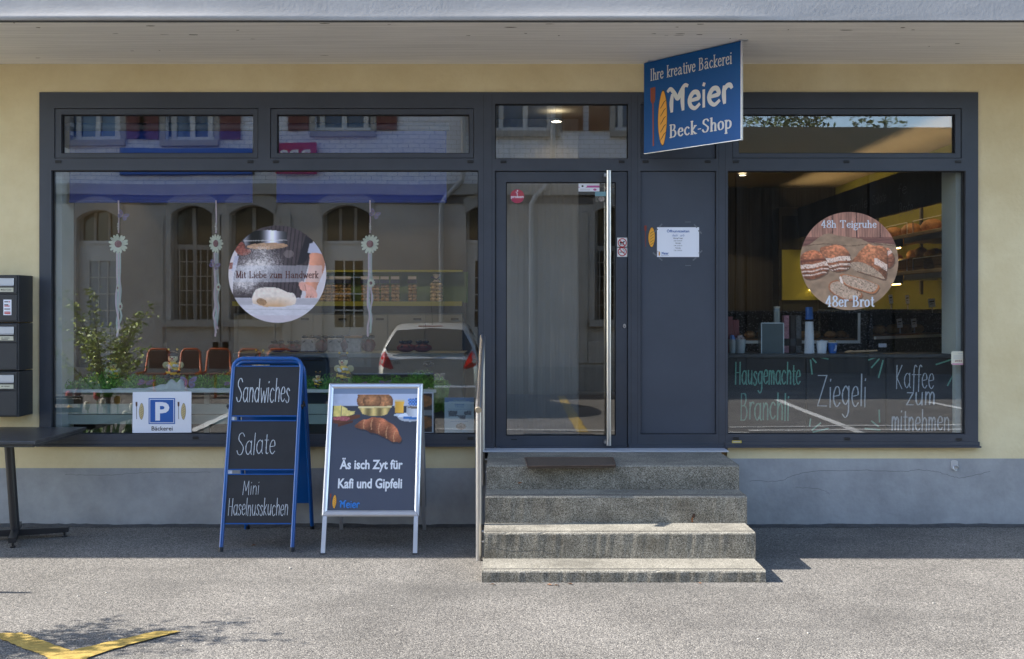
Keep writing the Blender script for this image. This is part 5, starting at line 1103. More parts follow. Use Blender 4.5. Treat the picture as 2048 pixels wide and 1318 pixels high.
def paint_bun(x, y):
    a = Art(x, y, (60, 54, 56)); 
    for cy in (.2, .75): e, u, v = a.el(.5, cy, .6, .16); a.put(e, a.lit((176, 120, 78), .6 + .6 * fb(x * 8, y * 12)))
    a.put((np.abs(y - .5) < .06).astype(float), (150, 156, 160)); return a.c
b = sbox(812, 784, 867, 866, PQ); m = MB(); m.prism([(b[0], b[1]), (b[2], b[1]), (b[2], b[3]), (b[0], b[3])], PQ, -.006, -.002); o = m.build('framed_poster', PAPER, label='white edged picture of buns half hidden behind the silver stand', cat='poster')
print_uv('print', PQ, (b[0] + .008, b[1] + .008, b[2] - .012, b[3] - .012), (0, 0, 1, 1), paint_bun, 24, 36, -.001, o)
m = MB(); b = sbox(800, 754, 858, 775, FP(.11)); m.prism([(b[0], b[1]), (b[2], b[1]), (b[2], b[3]), (b[0], b[3])], FP(.11), 0, .002); m.build('acrylic_screen', CLEAR, label='clear acrylic screen standing on the shelf behind the silver stand', cat='screen') if False else None

# ---- back wall furniture on the left side
yb = 3.55
FU = thing('wall_shelf', 'green wall niche with lime edged shelf for biscuit bags', 'shelf', (-1.9, yb, 1.8))
def zb_(py): return WZ(py, yb)
def xb_(px): return WX(px, yb)
m = MB(); m.box(xb_(470), xb_(935), yb + .13, yb + .148, zb_(605), zb_(543)); m.build('back_panel', GRN, FU)
m = MB(); m.box(xb_(470), xb_(925), yb - .12, yb + .13, zb_(612), zb_(603)); m.build('lower_board', YGR, FU)
m = MB(); m.box(xb_(470), xb_(925), yb - .02, yb + .13, zb_(544), zb_(540)); m.build('upper_board', YGR, FU)
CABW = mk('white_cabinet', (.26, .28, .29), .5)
CB = thing('wall_cabinet', 'white cabinet row with dark handles under the green niche', 'cabinet', (-1.9, yb - .1, 1.2))
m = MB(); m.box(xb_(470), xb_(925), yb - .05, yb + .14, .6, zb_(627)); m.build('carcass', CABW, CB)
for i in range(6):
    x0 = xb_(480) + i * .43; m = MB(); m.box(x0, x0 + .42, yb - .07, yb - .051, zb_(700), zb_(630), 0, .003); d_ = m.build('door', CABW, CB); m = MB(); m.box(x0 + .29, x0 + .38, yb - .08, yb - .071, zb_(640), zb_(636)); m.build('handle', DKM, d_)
BAGS = [(640, 'a'), (652, 'a'), (664, 'b'), (678, 'b'), (694, 'b'), (731, 'c'), (751, 'c'), (770, 'c'), (791, 'c'), (825, 'd'), (873, 'e')]
BIS = mk('biscuit_pieces', (.40, .27, .13), .8, var=.5, vs=45, bump=.01, bs=45); BIS2 = mk('pale_biscuit_pieces', (.52, .42, .26), .8, var=.5, vs=45, bump=.01, bs=45); NAV = mk('navy_bag_label', (.03, .04, .10), .5); LBL = mk('white_bag_label', (.5, .48, .5), .5)
blab = {640: 'biscuit bag right beside the edge of the round baker sticker', 652: 'second biscuit bag from the round baker sticker', 664: 'biscuit bag at the left of the dark trio seen through the reflected door', 678: 'biscuit bag in the middle of the dark trio seen through the reflected door', 694: 'biscuit bag at the right of the dark trio seen through the reflected door', 731: 'biscuit bag half behind the small garland daisy', 751: 'biscuit bag just right of the garland ribbon', 770: 'biscuit bag third in the row of four by the garland', 791: 'biscuit bag last in the row of four by the garland', 825: 'biscuit bag with navy label standing alone on the shelf', 873: 'tall bag of pale biscuits tied with a dark bow'}
for px, kd in BAGS:
    x = xb_(px); z0 = zb_(603) + .001; hh = (zb_(553) - z0) if kd != 'e' else (zb_(548) - z0); wv = .052 if kd != 'e' else .075
    b_ = thing('biscuit_bag', 'clear ' + blab[px], 'bag', (x, yb, z0), 'biscuit bags on the green shelf')
    m = MB(); rr = random.Random(px)
    for i in range(5):
        for j in (-1, 1): m.ell((x + j * wv * .45, yb + rr.uniform(-.01, .01), z0 + hh * (.07 + .135 * i)), (wv * .55, .04, hh * .08), 8, 6, 0, jit=.1)
    m.build('biscuits', BIS2 if kd == 'e' else BIS, b_)
    m = MB()
    if kd == 'e':
        m.tube([(x, yb, z0 + hh * .72), (x, yb, z0 + hh * .8), (x, yb, z0 + hh * 1.0)], [.05, .02, .045], 10); m.build('bag_neck', LBL, b_); m = MB(); m.tube([(x - .06, yb - .02, z0 + hh * .9), (x, yb - .02, z0 + hh * .8), (x + .05, yb - .02, z0 + hh * .92)], .008, 6); m.tube([(x - .04, yb - .022, z0 + hh * .66), (x, yb - .022, z0 + hh * .8), (x + .04, yb - .022, z0 + hh * .67)], .008, 6); m.build('bow', NAV, b_)
    else:
        m.box(x - wv, x + wv, yb - .05, yb - .03, z0 + hh * .72, z0 + hh * .88, 0); m.box(x - wv * .9, x + wv * .9, yb - .049, yb - .031, z0 + hh * .885, z0 + hh, 1); m.build('label', [NAV, LBL], b_)
# counter with gift packs, nearer the glass
yc = 1.9; zc = WZ(706, yc)
CT = thing('side_counter', 'pale side counter behind the left window carrying gift packs', 'counter', (WX(690, yc), yc + .3, .6))
m = MB(); m.box(WX(466, yc), WX(930, yc), yc, yc + .6, zc - .045, zc, 0, .003); m.build('counter_top', mk('grey_worktop', (.26, .29, .30), .4), CT)
m = MB(); m.box(WX(480, yc), WX(925, yc), yc + .06, yc + .58, .6, zc - .046); m.build('base_cabinet', mk('dark_grey_base', (.055, .065, .068), .6), CT)
GIF = mk('red_gift_wrap', (.15, .022, .028), .5, var=.4, vs=30); CEL = mk('white_gift_wrap', (.45, .40, .40), .4, var=.4, vs=30)
gl_ = {618: ('w', 'white gift box with a red motif beside the tail of the third garland'), 645: ('r', 'round red gift parcel right of the white gift box'), 671: ('w', 'pale gift parcel with a large dark bow above the tallest bee'), 690: ('r', 'red gift parcel left of the orange edged box'), 708: ('o', 'small gift box with an orange lid'), 737: ('r', 'red gift parcel under the end of the garland'), 588: ('r', 'flat red gift parcel directly under the round baker sticker'), 556: ('r', 'flat red gift parcel furthest left on the counter'), 812: ('r', 'dark red gift parcel seen through the reflected rear window'), 845: ('r', 'red gift parcel at the right end of the counter row')}
for px, (kd, lab) in gl_.items():
    x = WX(px, yc + .2); y = yc + .2; b_ = thing('gift_pack', lab, 'gift', (x, y, zc), 'gift packs on the side counter'); flat_ = px < 600 or px > 800
    m = MB()
    if kd == 'r': m.ell((x, y, zc + (.045 if flat_ else .07)), (.10 if flat_ else .075, .06, .045 if flat_ else .07), 12, 8, 0, jit=.06)
    else: m.box(x - .075, x + .075, y - .05, y + .05, zc + .0005, zc + .14, 0, .008)
    m.build('parcel', GIF if kd == 'r' else CEL, b_)
    m = MB(); zt = zc + (.09 if flat_ else .14)
    if kd == 'o': m.box(x - .085, x + .085, y - .06, y + .06, zt + .001, zt + .025); m.build('lid', mk('orange_lid', (.5, .22, .03), .5), b_)
    else:
        for s_ in (-1, 1): m.ell((x + s_ * .035, y - .02, zt + .015), (.035, .015, .02), 8, 6); m.tube([(x, y - .02, zt), (x + s_ * .05, y - .06, zt - .04)], .006, 5)
        m.build('bow', BK, b_)
# inner dark door at the left
yd = 3.5
ID = thing('inner_door', 'dark framed inner door with a notice sheet behind the first garland', 'door', (WX(262, yd), yd, .6))
m = MB(); xx0, xx1 = WX(240, yd), WX(286, yd); m.box(xx0 - .1, xx0, yd, yd + .09, .601, WZ(428, yd)); m.box(xx1, xx1 + .1, yd, yd + .09, .601, WZ(428, yd)); m.box(xx0, xx1, yd, yd + .09, WZ(440, yd), WZ(428, yd)); m.build('frame', ALU, ID)
m = MB(); m.box(xx0 + .005, xx1 - .005, yd + .03, yd + .07, .61, WZ(441, yd)); m.build('leaf', mk('dark_door_leaf', (.05, .06, .07), .4), ID)
m = MB(); m.box(WX(268, yd), WX(283, yd), yd + .022, yd + .028, WZ(490, yd), WZ(455, yd)); m.build('notice', PAPER, ID)
m = MB(); q = FP(yd + .028); m.flat([q.hit(242, 458), q.hit(250, 458), q.hit(246, 445)], q, .001); m.build('warning_triangle', YPAINT, ID)
# pale curtain behind the entrance door
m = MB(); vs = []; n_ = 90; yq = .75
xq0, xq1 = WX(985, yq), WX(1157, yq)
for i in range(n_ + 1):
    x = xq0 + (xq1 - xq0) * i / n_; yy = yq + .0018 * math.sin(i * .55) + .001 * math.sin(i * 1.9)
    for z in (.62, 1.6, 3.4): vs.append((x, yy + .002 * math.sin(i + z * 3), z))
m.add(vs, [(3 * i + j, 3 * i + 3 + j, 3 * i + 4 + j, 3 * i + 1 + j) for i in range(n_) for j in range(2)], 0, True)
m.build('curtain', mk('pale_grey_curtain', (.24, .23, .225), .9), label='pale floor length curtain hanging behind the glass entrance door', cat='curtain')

# ================================================================ right window: counter and shop
yk = .14; zK = WZ(708, yk)
CO = thing('sales_counter', 'black counter with three chalk lettered panels behind the right window', 'counter', (2.75, .4, .6))
m = MB(); m.box(WX(1455, yk), WX(1907, yk) , yk - .012, yk + .42, zK - .03, zK, 0, .003); m.build('counter_top', mk('dark_counter_top', (.05, .055, .06), .35), CO)
m = MB(); m.box(WX(1455, yk), WX(1907, yk), yk + .03, yk + .40, .601, zK - .031); m.build('counter_base', BLACK, CO)
KP = FP(yk); MINT = mk('mint_chalk', (.15, .34, .27), .9, var=.2, vs=100)
def paint_dark(x, y): return None
for a, b, items, rays in (
    (1440, 1611, [('Hausgemachte', (1471, 724, 1600, 786), 1, .05), ('Branchli', (1482, 786, 1577, 841), 1, .045)], []),
    (1613, 1771, [('Ziegeli', (1635, 748, 1731, 835), 0, .034)], [((1621, 720), (1624, 748), 1), ((1625, 717), (1632, 725), 1), ((1631, 712), (1656, 718), 1), ((1737, 720), (1758, 712), 1), ((1743, 735), (1758, 718), 1), ((1757, 755), (1766, 721), 1), ((1743, 842), (1757, 853), 1), ((1758, 820), (1759, 844), 1), ((1730, 857), (1760, 860), 1), ((1621, 838), (1619, 852), 1), ((1624, 860), (1641, 846), 1), ((1626, 864), (1656, 857), 1)]),
    (1773, 1907, [('Kaffee', (1793, 730, 1867, 783), 0, .036), ('zum', (1813, 784, 1868, 810), 0, .06), ('mitnehmen', (1784, 819, 1897, 862), 0, .05)], [((1872, 729), (1903, 719), 1), ((1895, 771), (1916, 731), 1)])):
    m = MB(); m.box(WX(a, yk), WX(b, yk), yk, yk + .018, .62, zK - .032); p_ = m.build('chalk_panel', CHALKB, CO)
    m = MB()
    for t, bx, c, aw in items: m.pen(t, sbox(*bx, KP), KP, 'hand', aw * 1.0, aw * .72, n=.0015, mi=c, slant=.04)
    for q0, q1, c in rays: m.stroke([KP.hit(*q0), KP.hit(*q1)], KP, .006, n=.0015, mi=c)
    m.build('chalk_lettering', [CHALK, MINT], p_)
    m = MB(); u, v = KP.hit((a + b) / 2 - 0, 716); m.disc(u, v, .012, .012, KP, .001); m.build('screw_cover', SEAL, p_)
# things on the counter
yi = .27; zi = zK + .0005
def px2(px): return WX(px, yi)
CUP = mk('white_paper_cup', (.62, .66, .72), .5); CUPB = mk('blue_paper_cup', L3(26, 92, 170), .45)
for i in range(24):      # a tall stack of paper cups: each cup a thing
    blue = i >= 21; t = 21 if blue else 0
    z = zi + .0125 * i if not blue else zi + .0125 * 20 + .030 + .034 * (i - 21); r0 = .040 - .0006 * i * .6
    m = MB()
    if blue: m.lathe([(r0 - .004, .034), (r0, 0), (r0 - .002, 0), (r0 - .006, .033)], (px2(1618.5), yi, z), 20); m.lathe([(0, .034), (r0 - .004, .034)], (px2(1618.5), yi, z), 20)
    else: m.lathe([(r0 - .003, .012), (r0, .009), (r0 + .001, .003), (r0, 0), (r0 - .004, 0), (r0 - .006, .012)], (px2(1618.5), yi, z), 20)
    lab = (['lowest blue paper cup in the tall upside down stack', 'middle blue paper cup in the tall upside down stack', 'topmost blue paper cup of the tall upside down stack'][i - 21]) if blue else 'white paper cup nested in the lower part of the tall cup stack'
    m.build('paper_cup', CUPB if blue else CUP, label=lab, cat='cup', group='stack of paper cups')
m = MB(); x = px2(1643); m.lathe([(.036, 0), (.042, .075), (.040, .085), (.043, .09), (.0, .1)], (x, yi, zi), 18); m.lathe([(.043, .088), (.045, .10), (.0, .112)], (x + .003, yi, zi), 18); m.build('lidded_cup', CUP, label='white paper cup with tilted lids beside the tall cup stack', cat='cup')
SU = thing('sugar_cup', 'blue paper cup full of brown sugar lumps on the counter', 'cup', (px2(1665), yi, zi)); x = px2(1665)
m = MB(); m.lathe([(0, .001), (.029, .001), (.040, .088), (.038, .088), (.028, .01)], (x, yi, zi), 20); cu = m.build('cup', CUPB, SU); m = MB(); m.tube([(x + .04 * math.cos(a), yi + .04 * math.sin(a), zi + .088) for a in [i * .314 for i in range(20)]], .003, 6, closed=True); m.build('rim', CUP, SU)
m = MB(); rr = random.Random(2)
for i in range(12): m.ell((x + rr.uniform(-.026, .026), yi + rr.uniform(-.02, .02), zi + .088 + rr.uniform(0, .018)), (.011, .009, .008), 7, 5, jit=.1)
m.build('sugar', mk('brown_sugar', (.45, .34, .20), .8), SU)
q = Pl((x - .005, yi - .0405, zi + .01), (0, 0, 1), (-1, 0, 0)); q = Pl((x + .008, yi - .0375, zi + .02), (.12, -.1, 1), (-1, 0, 0)); m = MB(); m.pen('Meier', (0, -.010, .05, .010), q, 'logo', .12, n=.002); m.build('cup_lettering', CUP, cu)
BX_ = thing('acrylic_box', 'clear acrylic dispenser box on the counter left of the cups', 'box', (px2(1543), yi, zi)); m = MB(); m.box(px2(1521), px2(1565), yi - .03, yi + .08, zi, WZ(646, yi)); m.build('box', mk('smoked_acrylic', (.10, .13, .14), .12, var=.1), BX_)
m = MB(); e = .004
for xx in (px2(1521), px2(1565)): m.box(xx - e, xx + e, yi - .034, yi - .031, zi, WZ(646, yi))
m.box(px2(1521), px2(1565), yi - .035, yi - .0345, WZ(647, yi), WZ(645, yi)); m.build('bright_edge', mk('bright_acrylic_edge', (.5, .56, .58), .2), BX_)
JR = thing('preserving_jar', 'glass bottle with a cream lid standing on the acrylic box', 'jar', (px2(1555.5), yi + .03, WZ(645, yi))); zj = WZ(645.5, yi); xj = px2(1555.5); m = MB(); m.lathe([(0, 0), (.026, 0), (.026, .10), (.022, .12)], (xj, yi + .03, zj), 14); m.build('bottle', mk('pale_glass_jar', (.22, .27, .28), .08, spec=.8), JR); m = MB(); m.lathe([(.024, .118), (.026, .12), (.026, .135), (0, .136)], (xj, yi + .03, zj), 14); m.build('lid', mk('cream_lid', (.5, .5, .42), .4), JR)
for px, cw, mat_, lab in ((1465, 16, mk('blue_straws', (.08, .2, .5), .4), 'clear tumbler of blue sticks at the left end of the counter'), (1480, 24, mk('mixed_sachets', (.40, .33, .32), .5, var=.6, vs=60), 'clear tumbler of sugar sachets beside the tumbler of blue sticks')):
    T_ = thing('tumbler', lab, 'tumbler', (px2(px), yi, zi)); x = px2(px); r = cw * .5 * (D + yi) / F; m = MB(); m.lathe([(0, .002), (r * .75, .002), (r, .115), (r * .96, .115), (r * .72, .006)], (x, yi, zi), 18); m.build('glass', mk('frosted_tumbler', (.30, .34, .36), .2), T_)
    m = MB(); rr = random.Random(px)
    for i in range(14): xx = x + rr.uniform(-.6, .6) * r; m.box(xx - .006, xx + .006, yi - .02 + rr.uniform(0, .03), yi - .012 + rr.uniform(0.03, .05), zi + .02, zi + .12 + rr.uniform(0.0, .03))
    m.build('contents', mat_, T_)
m = MB(); m.box(px2(1452), px2(1468), yi + .05, yi + .09, zi + .0005, WZ(633, yi), 0, .004); m.box(px2(1468) + .001, px2(1482), yi + .06, yi + .10, zi + .0005, WZ(640, yi), 0, .004); o = m.build('packet_pair', mk('maroon_packet', (.16, .035, .04), .5), label='maroon packets with yellow caps at the left end of the counter', cat='packets')
for i, (px, lab, mt) in enumerate(((1577, 'pink and black coffee packet beside the acrylic box', mk('pink_packet', (.42, .20, .24), .4, var=.5, vs=40)), (1590, 'plain black coffee packet between two patterned packets', BLACK), (1602, 'grey speckled coffee packet beside the cup stack', mk('grey_packet', (.10, .11, .12), .5, var=.6, vs=60)))):
    t = thing('coffee_packet', lab, 'packet', (px2(px), yi + .08, zi), 'coffee packets'); m = MB(); m.box(px2(px - 5.5), px2(px + 5.5), yi + .06, yi + .12, zi, WZ(631, yi), 0, .004); m.build('packet', mt, t); m = MB(); m.box(px2(px - 5.5), px2(px + 5.5), yi + .054, yi + .059, zi + .06, zi + .12); m.build('label', BLACK if i != 1 else ALU, t)
m = MB(); 
for i in range(3): m.tube([(px2(1690 + i * 18), yi + .02 * i, zi + .008), (px2(1700 + i * 18), yi + .02 * i, zi + .014), (px2(1722 + i * 18), yi + .02 * i, zi + .012 + .004 * i)], [.008, .013, .007], 8)
m.build('wooden_tongs', mk('beech_wood', (.42, .27, .15), .6, var=.2, vs=20), label='wooden serving tongs lying on the black counter', cat='tongs')
m = MB(); q = FP(.6); b = sbox(1757, 687, 1773, 694.5, q); m.prism([(b[0], b[1]), (b[2], b[1]), (b[2], b[3]), (b[0], b[3])], q, 0, .002); m.build('price_card', PAPER, label='white card lying behind the black counter near the showcase', cat='card')
# display case (runs away to the right)
DC = thing('bakery_showcase', 'black speckled showcase with a white edged opening full of pastries', 'showcase', (3.7, 1.8, .6))
P0, P1 = Vector((1.9, .95, 0)), Vector((3.3, 1.02, 0)); P2 = Vector((4.45, 2.1, 0)); zsh = 1.465; GRAN = mk_speckle('black_granite', [(.012, .013, .015), (.02, .02, .024), (.016, .018, .02), (.03, .03, .035), (.2, .2, .22)], 90, .3, .2, 2, 0)
def case(a, b, zlo, zhi, zt_, nm, front=True):
    d = (b - a).normalized(); n_ = Vector((d.y, -d.x, 0)); bk_ = -n_ * .55; L_ = (b - a).length
    pl_ = Pl(a, d, (0, 0, 1)); m = MB(); m.prism([(0, .601), (L_, .601), (L_, zlo), (0, zlo)], pl_, -.55, 0); m.prism([(0, zhi), (L_, zhi), (L_, zt_), (0, zt_)], pl_, -.55, 0); m.prism([(L_ - .14, zlo + .001), (L_, zlo + .001), (L_, zhi - .001), (L_ - .14, zhi - .001)], pl_, -.55, 0); m.prism([(0, zlo + .001), (L_ - .142, zlo + .001), (L_ - .142, zhi - .001), (0, zhi - .001)], pl_, -.55, -.53); m.build('casing', GRAN, DC)
    m = MB(); m.prism([(0, zlo - .012), (L_ - .12, zlo - .012), (L_ - .12, zlo + .014), (0, zlo + .014)], pl_, .001, .016); m.prism([(L_ - .14, zlo + .0145), (L_ - .12, zlo + .0145), (L_ - .12, zhi), (L_ - .14, zhi)], pl_, .001, .016); m.build('white_edge', WHITE, DC)
    m = MB(); m.prism([(0.01, zlo), (L_ - .15, zlo), (L_ - .15, zlo + .03), (.01, zlo + .03)], pl_, -.5, -.03)
    m.build('pastry_tray', mk('wooden_tray', (.17, .085, .04), .7, var=.5, vs=14), DC); return pl_, L_
cpl, cl = case(P1, P2, 1.475, 1.70, 1.735, 'a')
cp2, cl2 = case(P0, P1 - Vector((.01, 0, 0)), 1.44, 1.70, 1.72, 'b')
CRU = mk('bread_crust', (.30, .145, .055), .6, var=.45, vs=30, bump=.004, bs=60); CRU2 = mk('pale_crust', (.46, .28, .12), .65, var=.35, vs=30, bump=.003, bs=60)
def bread_roll(p, r, mt, lab, grp, rot=None):
    m = MB(); m.ell(p + Vector((0, 0, r[2] * .8)), r, 12, 8, 0, jit=.05, rot=rot); return m.build('bread_roll', mt, label=lab, cat='bread', group=grp)
rr = random.Random(4)
for i in range(9): bread_roll(cpl.p(.12 + i * .14, 1.508, -.16 - .05 * (i % 2)), (.062, .05, .045), CRU2 if i % 3 else CRU, 'round roll lying on the tray in the showcase opening', 'rolls on the showcase tray')
for i in range(10): bread_roll(cp2.p(.08 + i * .125, 1.473, -.2 - .06 * (i % 2)), (.055, .05, .035), CRU, 'flat brown pastry on the dim showcase tray behind the cups', 'pastries on the dim showcase tray')
def price(pos, lab, s=.03, rz=.3):
    t = thing('price_tag', lab, 'price tag', tuple(pos), 'price tags'); c_, s_ = math.cos(rz), math.sin(rz); q = Pl(pos + Vector((0, 0, .055)), (c_, s_, .12), (-.12 * c_, 0, 1)); m = MB(); m.prism([(-s, 0), (s, 0), (s, .085), (-s, .085)], q, 0, .002); k_ = m.build('card', PAPER, t); m = MB(); m.rect(-s * .7, .05, s * .7, .062, q, .003); m.rect(-s * .6, .03, s * .4, .036, q, .003); m.build('card_print', LINE, k_); m = MB(); m.tube([pos, pos + Vector((0, 0, .055))], .007, 6); m.build('clip', CEL, t)
price(cpl.p(.05, 1.506, -.06), 'white price tag tilted at the left end of the showcase opening'); price(cpl.p(.62, 1.506, -.05), 'white price tag in the middle of the showcase opening'); price(cpl.p(.92, 1.506, -.05), 'white price tag before the round rolls near the opening right end')
price(cpl.p(.75, 1.736, -.2), 'small price tag standing on the dark showcase top', .022); price(cpl.p(1.1, 1.736, -.2), 'price tag standing further right on the showcase top', .022); price(cpl.p(1.2, 1.70, .0), 'large price tag clipped to the front edge of the showcase', .04)
# wall shelves with bread along the right hand wall
SH = thing('bread_shelves', 'wall of long bread shelves with warm light strips and steel brackets', 'shelves', (4.3, 3, .6)); xw = 4.52; xs_ = 4.02
WOOD = mk('pale_shelf_edge', (.50, .36, .20), .6, var=.15, vs=10); LED = mk('warm_led_strip', (1, .75, .3), .5, emit=(1.0, .62, .18), es=7)
zs1, zs2 = 2.56, 2.10
def shz(py, y): return WZ(py, y)
def s_of(px): return xs_ * F / (px - cx0) - D
ysA = s_of(1907)
zs1 = WZ(450, ysA); zs2 = WZ(533, ysA); zs3 = WZ(612, ysA)
for z in (zs1, zs2):
    m = MB(); m.box(xs_, xw - .001, .5, 5.7, z - .035, z, 0, .002); b_ = m.build('shelf_board', WOOD, SH)
    m = MB(); m.box(xs_ + .02, xw - .002, .6, 2.2, z - .09, z - .036); m.box(xs_ + .01, xs_ + .03, 2.25, 5.6, z - .12, z - .036, 1); m.build('lamp_housing', [ANOD, ALU], b_)
    m = MB(); m.box(xs_ + .014, xs_ + .026, 2.3, 5.5, z - .131, z - .121); m.build('light_strip', LED, b_)
    m = MB()
    for a, b in ((.7, 2.0), (2.15, 3.4), (3.55, 4.9)): m.tube([(xs_ + .03, a, z), (xs_ + .03, a, z + .12), (xs_ + .03, b, z + .12), (xs_ + .03, b, z)], .005, 6)
    m.build('wire_rail', STEEL, b_)
for y in (1.6, 2.9, 4.2): m = MB(); m.box(xw - .03, xw - .002, y - .015, y + .015, 1.9, 3.0); m.build('upright', ALU, SH)
rr = random.Random(9)
for i in range(9):
    y = 1.0 + i * .5; m = MB(); m.ell((xs_ + .22, y, zs1 + .07), (.1, .15, .075), 14, 10, 0, jit=.03); o = m.build('bread_loaf', CRU, label='dark loaf resting on the upper bread shelf', cat='bread', group='loaves on the upper shelf')
WICK = mk_brick('wicker_weave', (.30, .19, .09), (.20, .12, .05), (.05, .03, .012), 22, .8)
for i in range(4):
    y = 1.25 + i * 1.0; lab = ['wicker bread basket nearest the window on the lower shelf', 'wicker bread basket next along on the lower shelf', 'wicker bread basket further back beside the round bread sticker', 'wicker bread basket deepest in the shop on the lower shelf'][i]
    B_ = thing('bread_basket', lab, 'basket', (xs_ + .24, y, zs2), 'wicker bread baskets'); m = MB(); x0, x1, y0, y1, z0, z1 = xs_ + .06, xs_ + .42, y - .40, y + .40, zs2 + .001, zs2 + .13
    e = .03; A_ = [(x0 + e, y0 + e, z0), (x1 - e, y0 + e, z0), (x1 - e, y1 - e, z0), (x0 + e, y1 - e, z0)]; T_ = [(x0, y0, z1), (x1, y0, z1), (x1, y1, z1), (x0, y1, z1)]; m.add(A_ + T_, [(0, 1, 5, 4), (1, 2, 6, 5), (2, 3, 7, 6), (3, 0, 4, 7), (3, 2, 1, 0)]); m.build('wicker_body', WICK, B_)
    m = MB(); m.tube(T_, .012, 8, closed=True); m.build('rim', WICK, B_)
    for k in range(6):
        m = MB(); m.ell((xs_ + .18 + .1 * (k % 2), y - .3 + k * .11, z1 + .02 + .02 * (k % 3)), (.06, .11 if k % 2 else .06, .06), 12, 8, 0, jit=.04); m.build('bread_roll', CRU if k % 3 else mk('orange_crust', (.42, .18, .04), .6, var=.4, vs=30), label='brown roll heaped in a wicker basket on the lower shelf', cat='bread', group='rolls heaped in the wicker baskets')
# menu fascia with cove light above it
MF = thing('menu_board', 'long black chalk menu board sloping away above the bread shelves', 'menu board', (3.95, 3, 2.8)); xm = 3.9
zm1 = WZ(322, s_of(1907) + 0); zm0 = WZ(405, xm * F / (1880 - cx0) - D)
m = MB(); m.box(xm, xm + .03, .45, 5.79, zm0, 3.10); m.build('board', CHALKB, MF)
q = Pl((xm - .001, 0, 0), (0, -1, 0), (0, 0, 1)); m = MB()
for yy, zz, t, hh, ww in ((2.0, 2.86, 'Ofe', .12, .22), (1.95, 2.66, 'Brote', .13, .32), (3.4, 2.84, 'Vanille', .12, .55), (3.35, 2.62, 'zum', .09, .3), (2.75, 2.85, 'Sauce', .1, .35) if False else (2.7, 2.85, 'Salate', .1, .4)): m.pen(t, (-yy, zz, -yy + ww, zz + hh), q, 'hand', .05, .04, n=.001)
m.build('chalk_lettering', mk('faded_chalk', (.16, .165, .17), .9), MF)
m = MB(); m.box(xm + .06, xm + .10, .5, 5.7, 3.0, 3.02); m.build('cove_light', mk('warm_cove_strip', (1, .75, .35), .5, emit=(1.0, .66, .30), es=5), MF)
# back wall of the shop
yB = 5.75
TV = thing('dark_cupboard', 'tall dark cupboard with glazed doors at the back of the shop', 'cupboard', (2.9, yB, .6)); m = MB(); m.box(WX(1545, yB), WX(1700, yB), yB - .3, yB - .01, .601, WZ(415, yB - .3), 0, .01); m.build('carcass', mk('black_cupboard', (.012, .013, .016), .4), TV)
for a, b in ((1552, 1620), (1625, 1695)): m = MB(); m.box(WX(a, yB), WX(b, yB), yB - .32, yB - .301, 1.4, WZ(432, yB - .3)); m.build('glazed_door', mk('dark_glass', (.03, .035, .045), .1), TV)
OL = mk('olive_green_wall', (.21, .22, .04), .8)
m = MB(); m.box(WX(1550, yB), WX(1790, yB), yB - .36, yB - .33, WZ(600, yB - .3), WZ(500, yB - .3)); m.build('olive_panel', OL, label='olive green back panel behind the cups and the showcase', cat='panel')
for px, pyy, rm in ((1113, 238, 0), (1485, 347, 1)):
    z = 3.419 if rm else WZ(pyy, .5); k_ = (z - EYE) * F / (hy0 - pyy); y = k_ - D; x = (px - cx0) * k_ / F
    t = thing('ceiling_spot', ['small lit ceiling spot above the entrance', 'small lit ceiling spot in the right hand room'][rm], 'lamp', (x, y, z - .03), 'ceiling spots'); m = MB(); m.lathe([(.045, 0), (.055, 0), (.055, .018), (.045, .018)], (x, y, z - .022), 16); m.build('trim_ring', STEEL, t); m = MB(); m.lathe([(0, 0), (.044, .0)], (x, y, z - .008), 14); m.build('bulb', mk('warm_bulb', (1, .9, .7), .5, emit=(1, .85, .6), es=6), t)
    l_ = bpy.data.lights.new('spot_lamp', 'SPOT'); l_.energy = 14 if rm else .8; l_.color = (1, .74, .42); l_.spot_size = R(120); l_.shadow_soft_size = .05; lo = bpy.data.objects.new('spot_lamp', l_); COL.objects.link(lo); lo.location = (0, 0, .0); lo.parent = t
for i, (x, y) in enumerate(((-3.2, 2.4), (-1.9, 2.4), (-.7, 2.4))):
    t = thing('ceiling_spot', 'small lit ceiling spot over the left room, hidden from the street', 'lamp', (x, y, 3.40), 'ceiling spots over the left room'); m = MB(); m.lathe([(0, 0), (.044, .0)], (x, y, 3.415), 14); m.build('bulb', mk('warm_bulb', (1, .9, .7), .5), t); m = MB(); m.lathe([(.045, 0), (.055, 0), (.055, .02)], (x, y, 3.40), 14); m.build('trim_ring', STEEL, t)
    l_ = bpy.data.lights.new('spot_lamp', 'SPOT'); l_.energy = 9; l_.color = (1, .70, .36); l_.spot_size = R(130); l_.shadow_soft_size = .05; lo = bpy.data.objects.new('spot_lamp', l_); COL.objects.link(lo); lo.parent = t

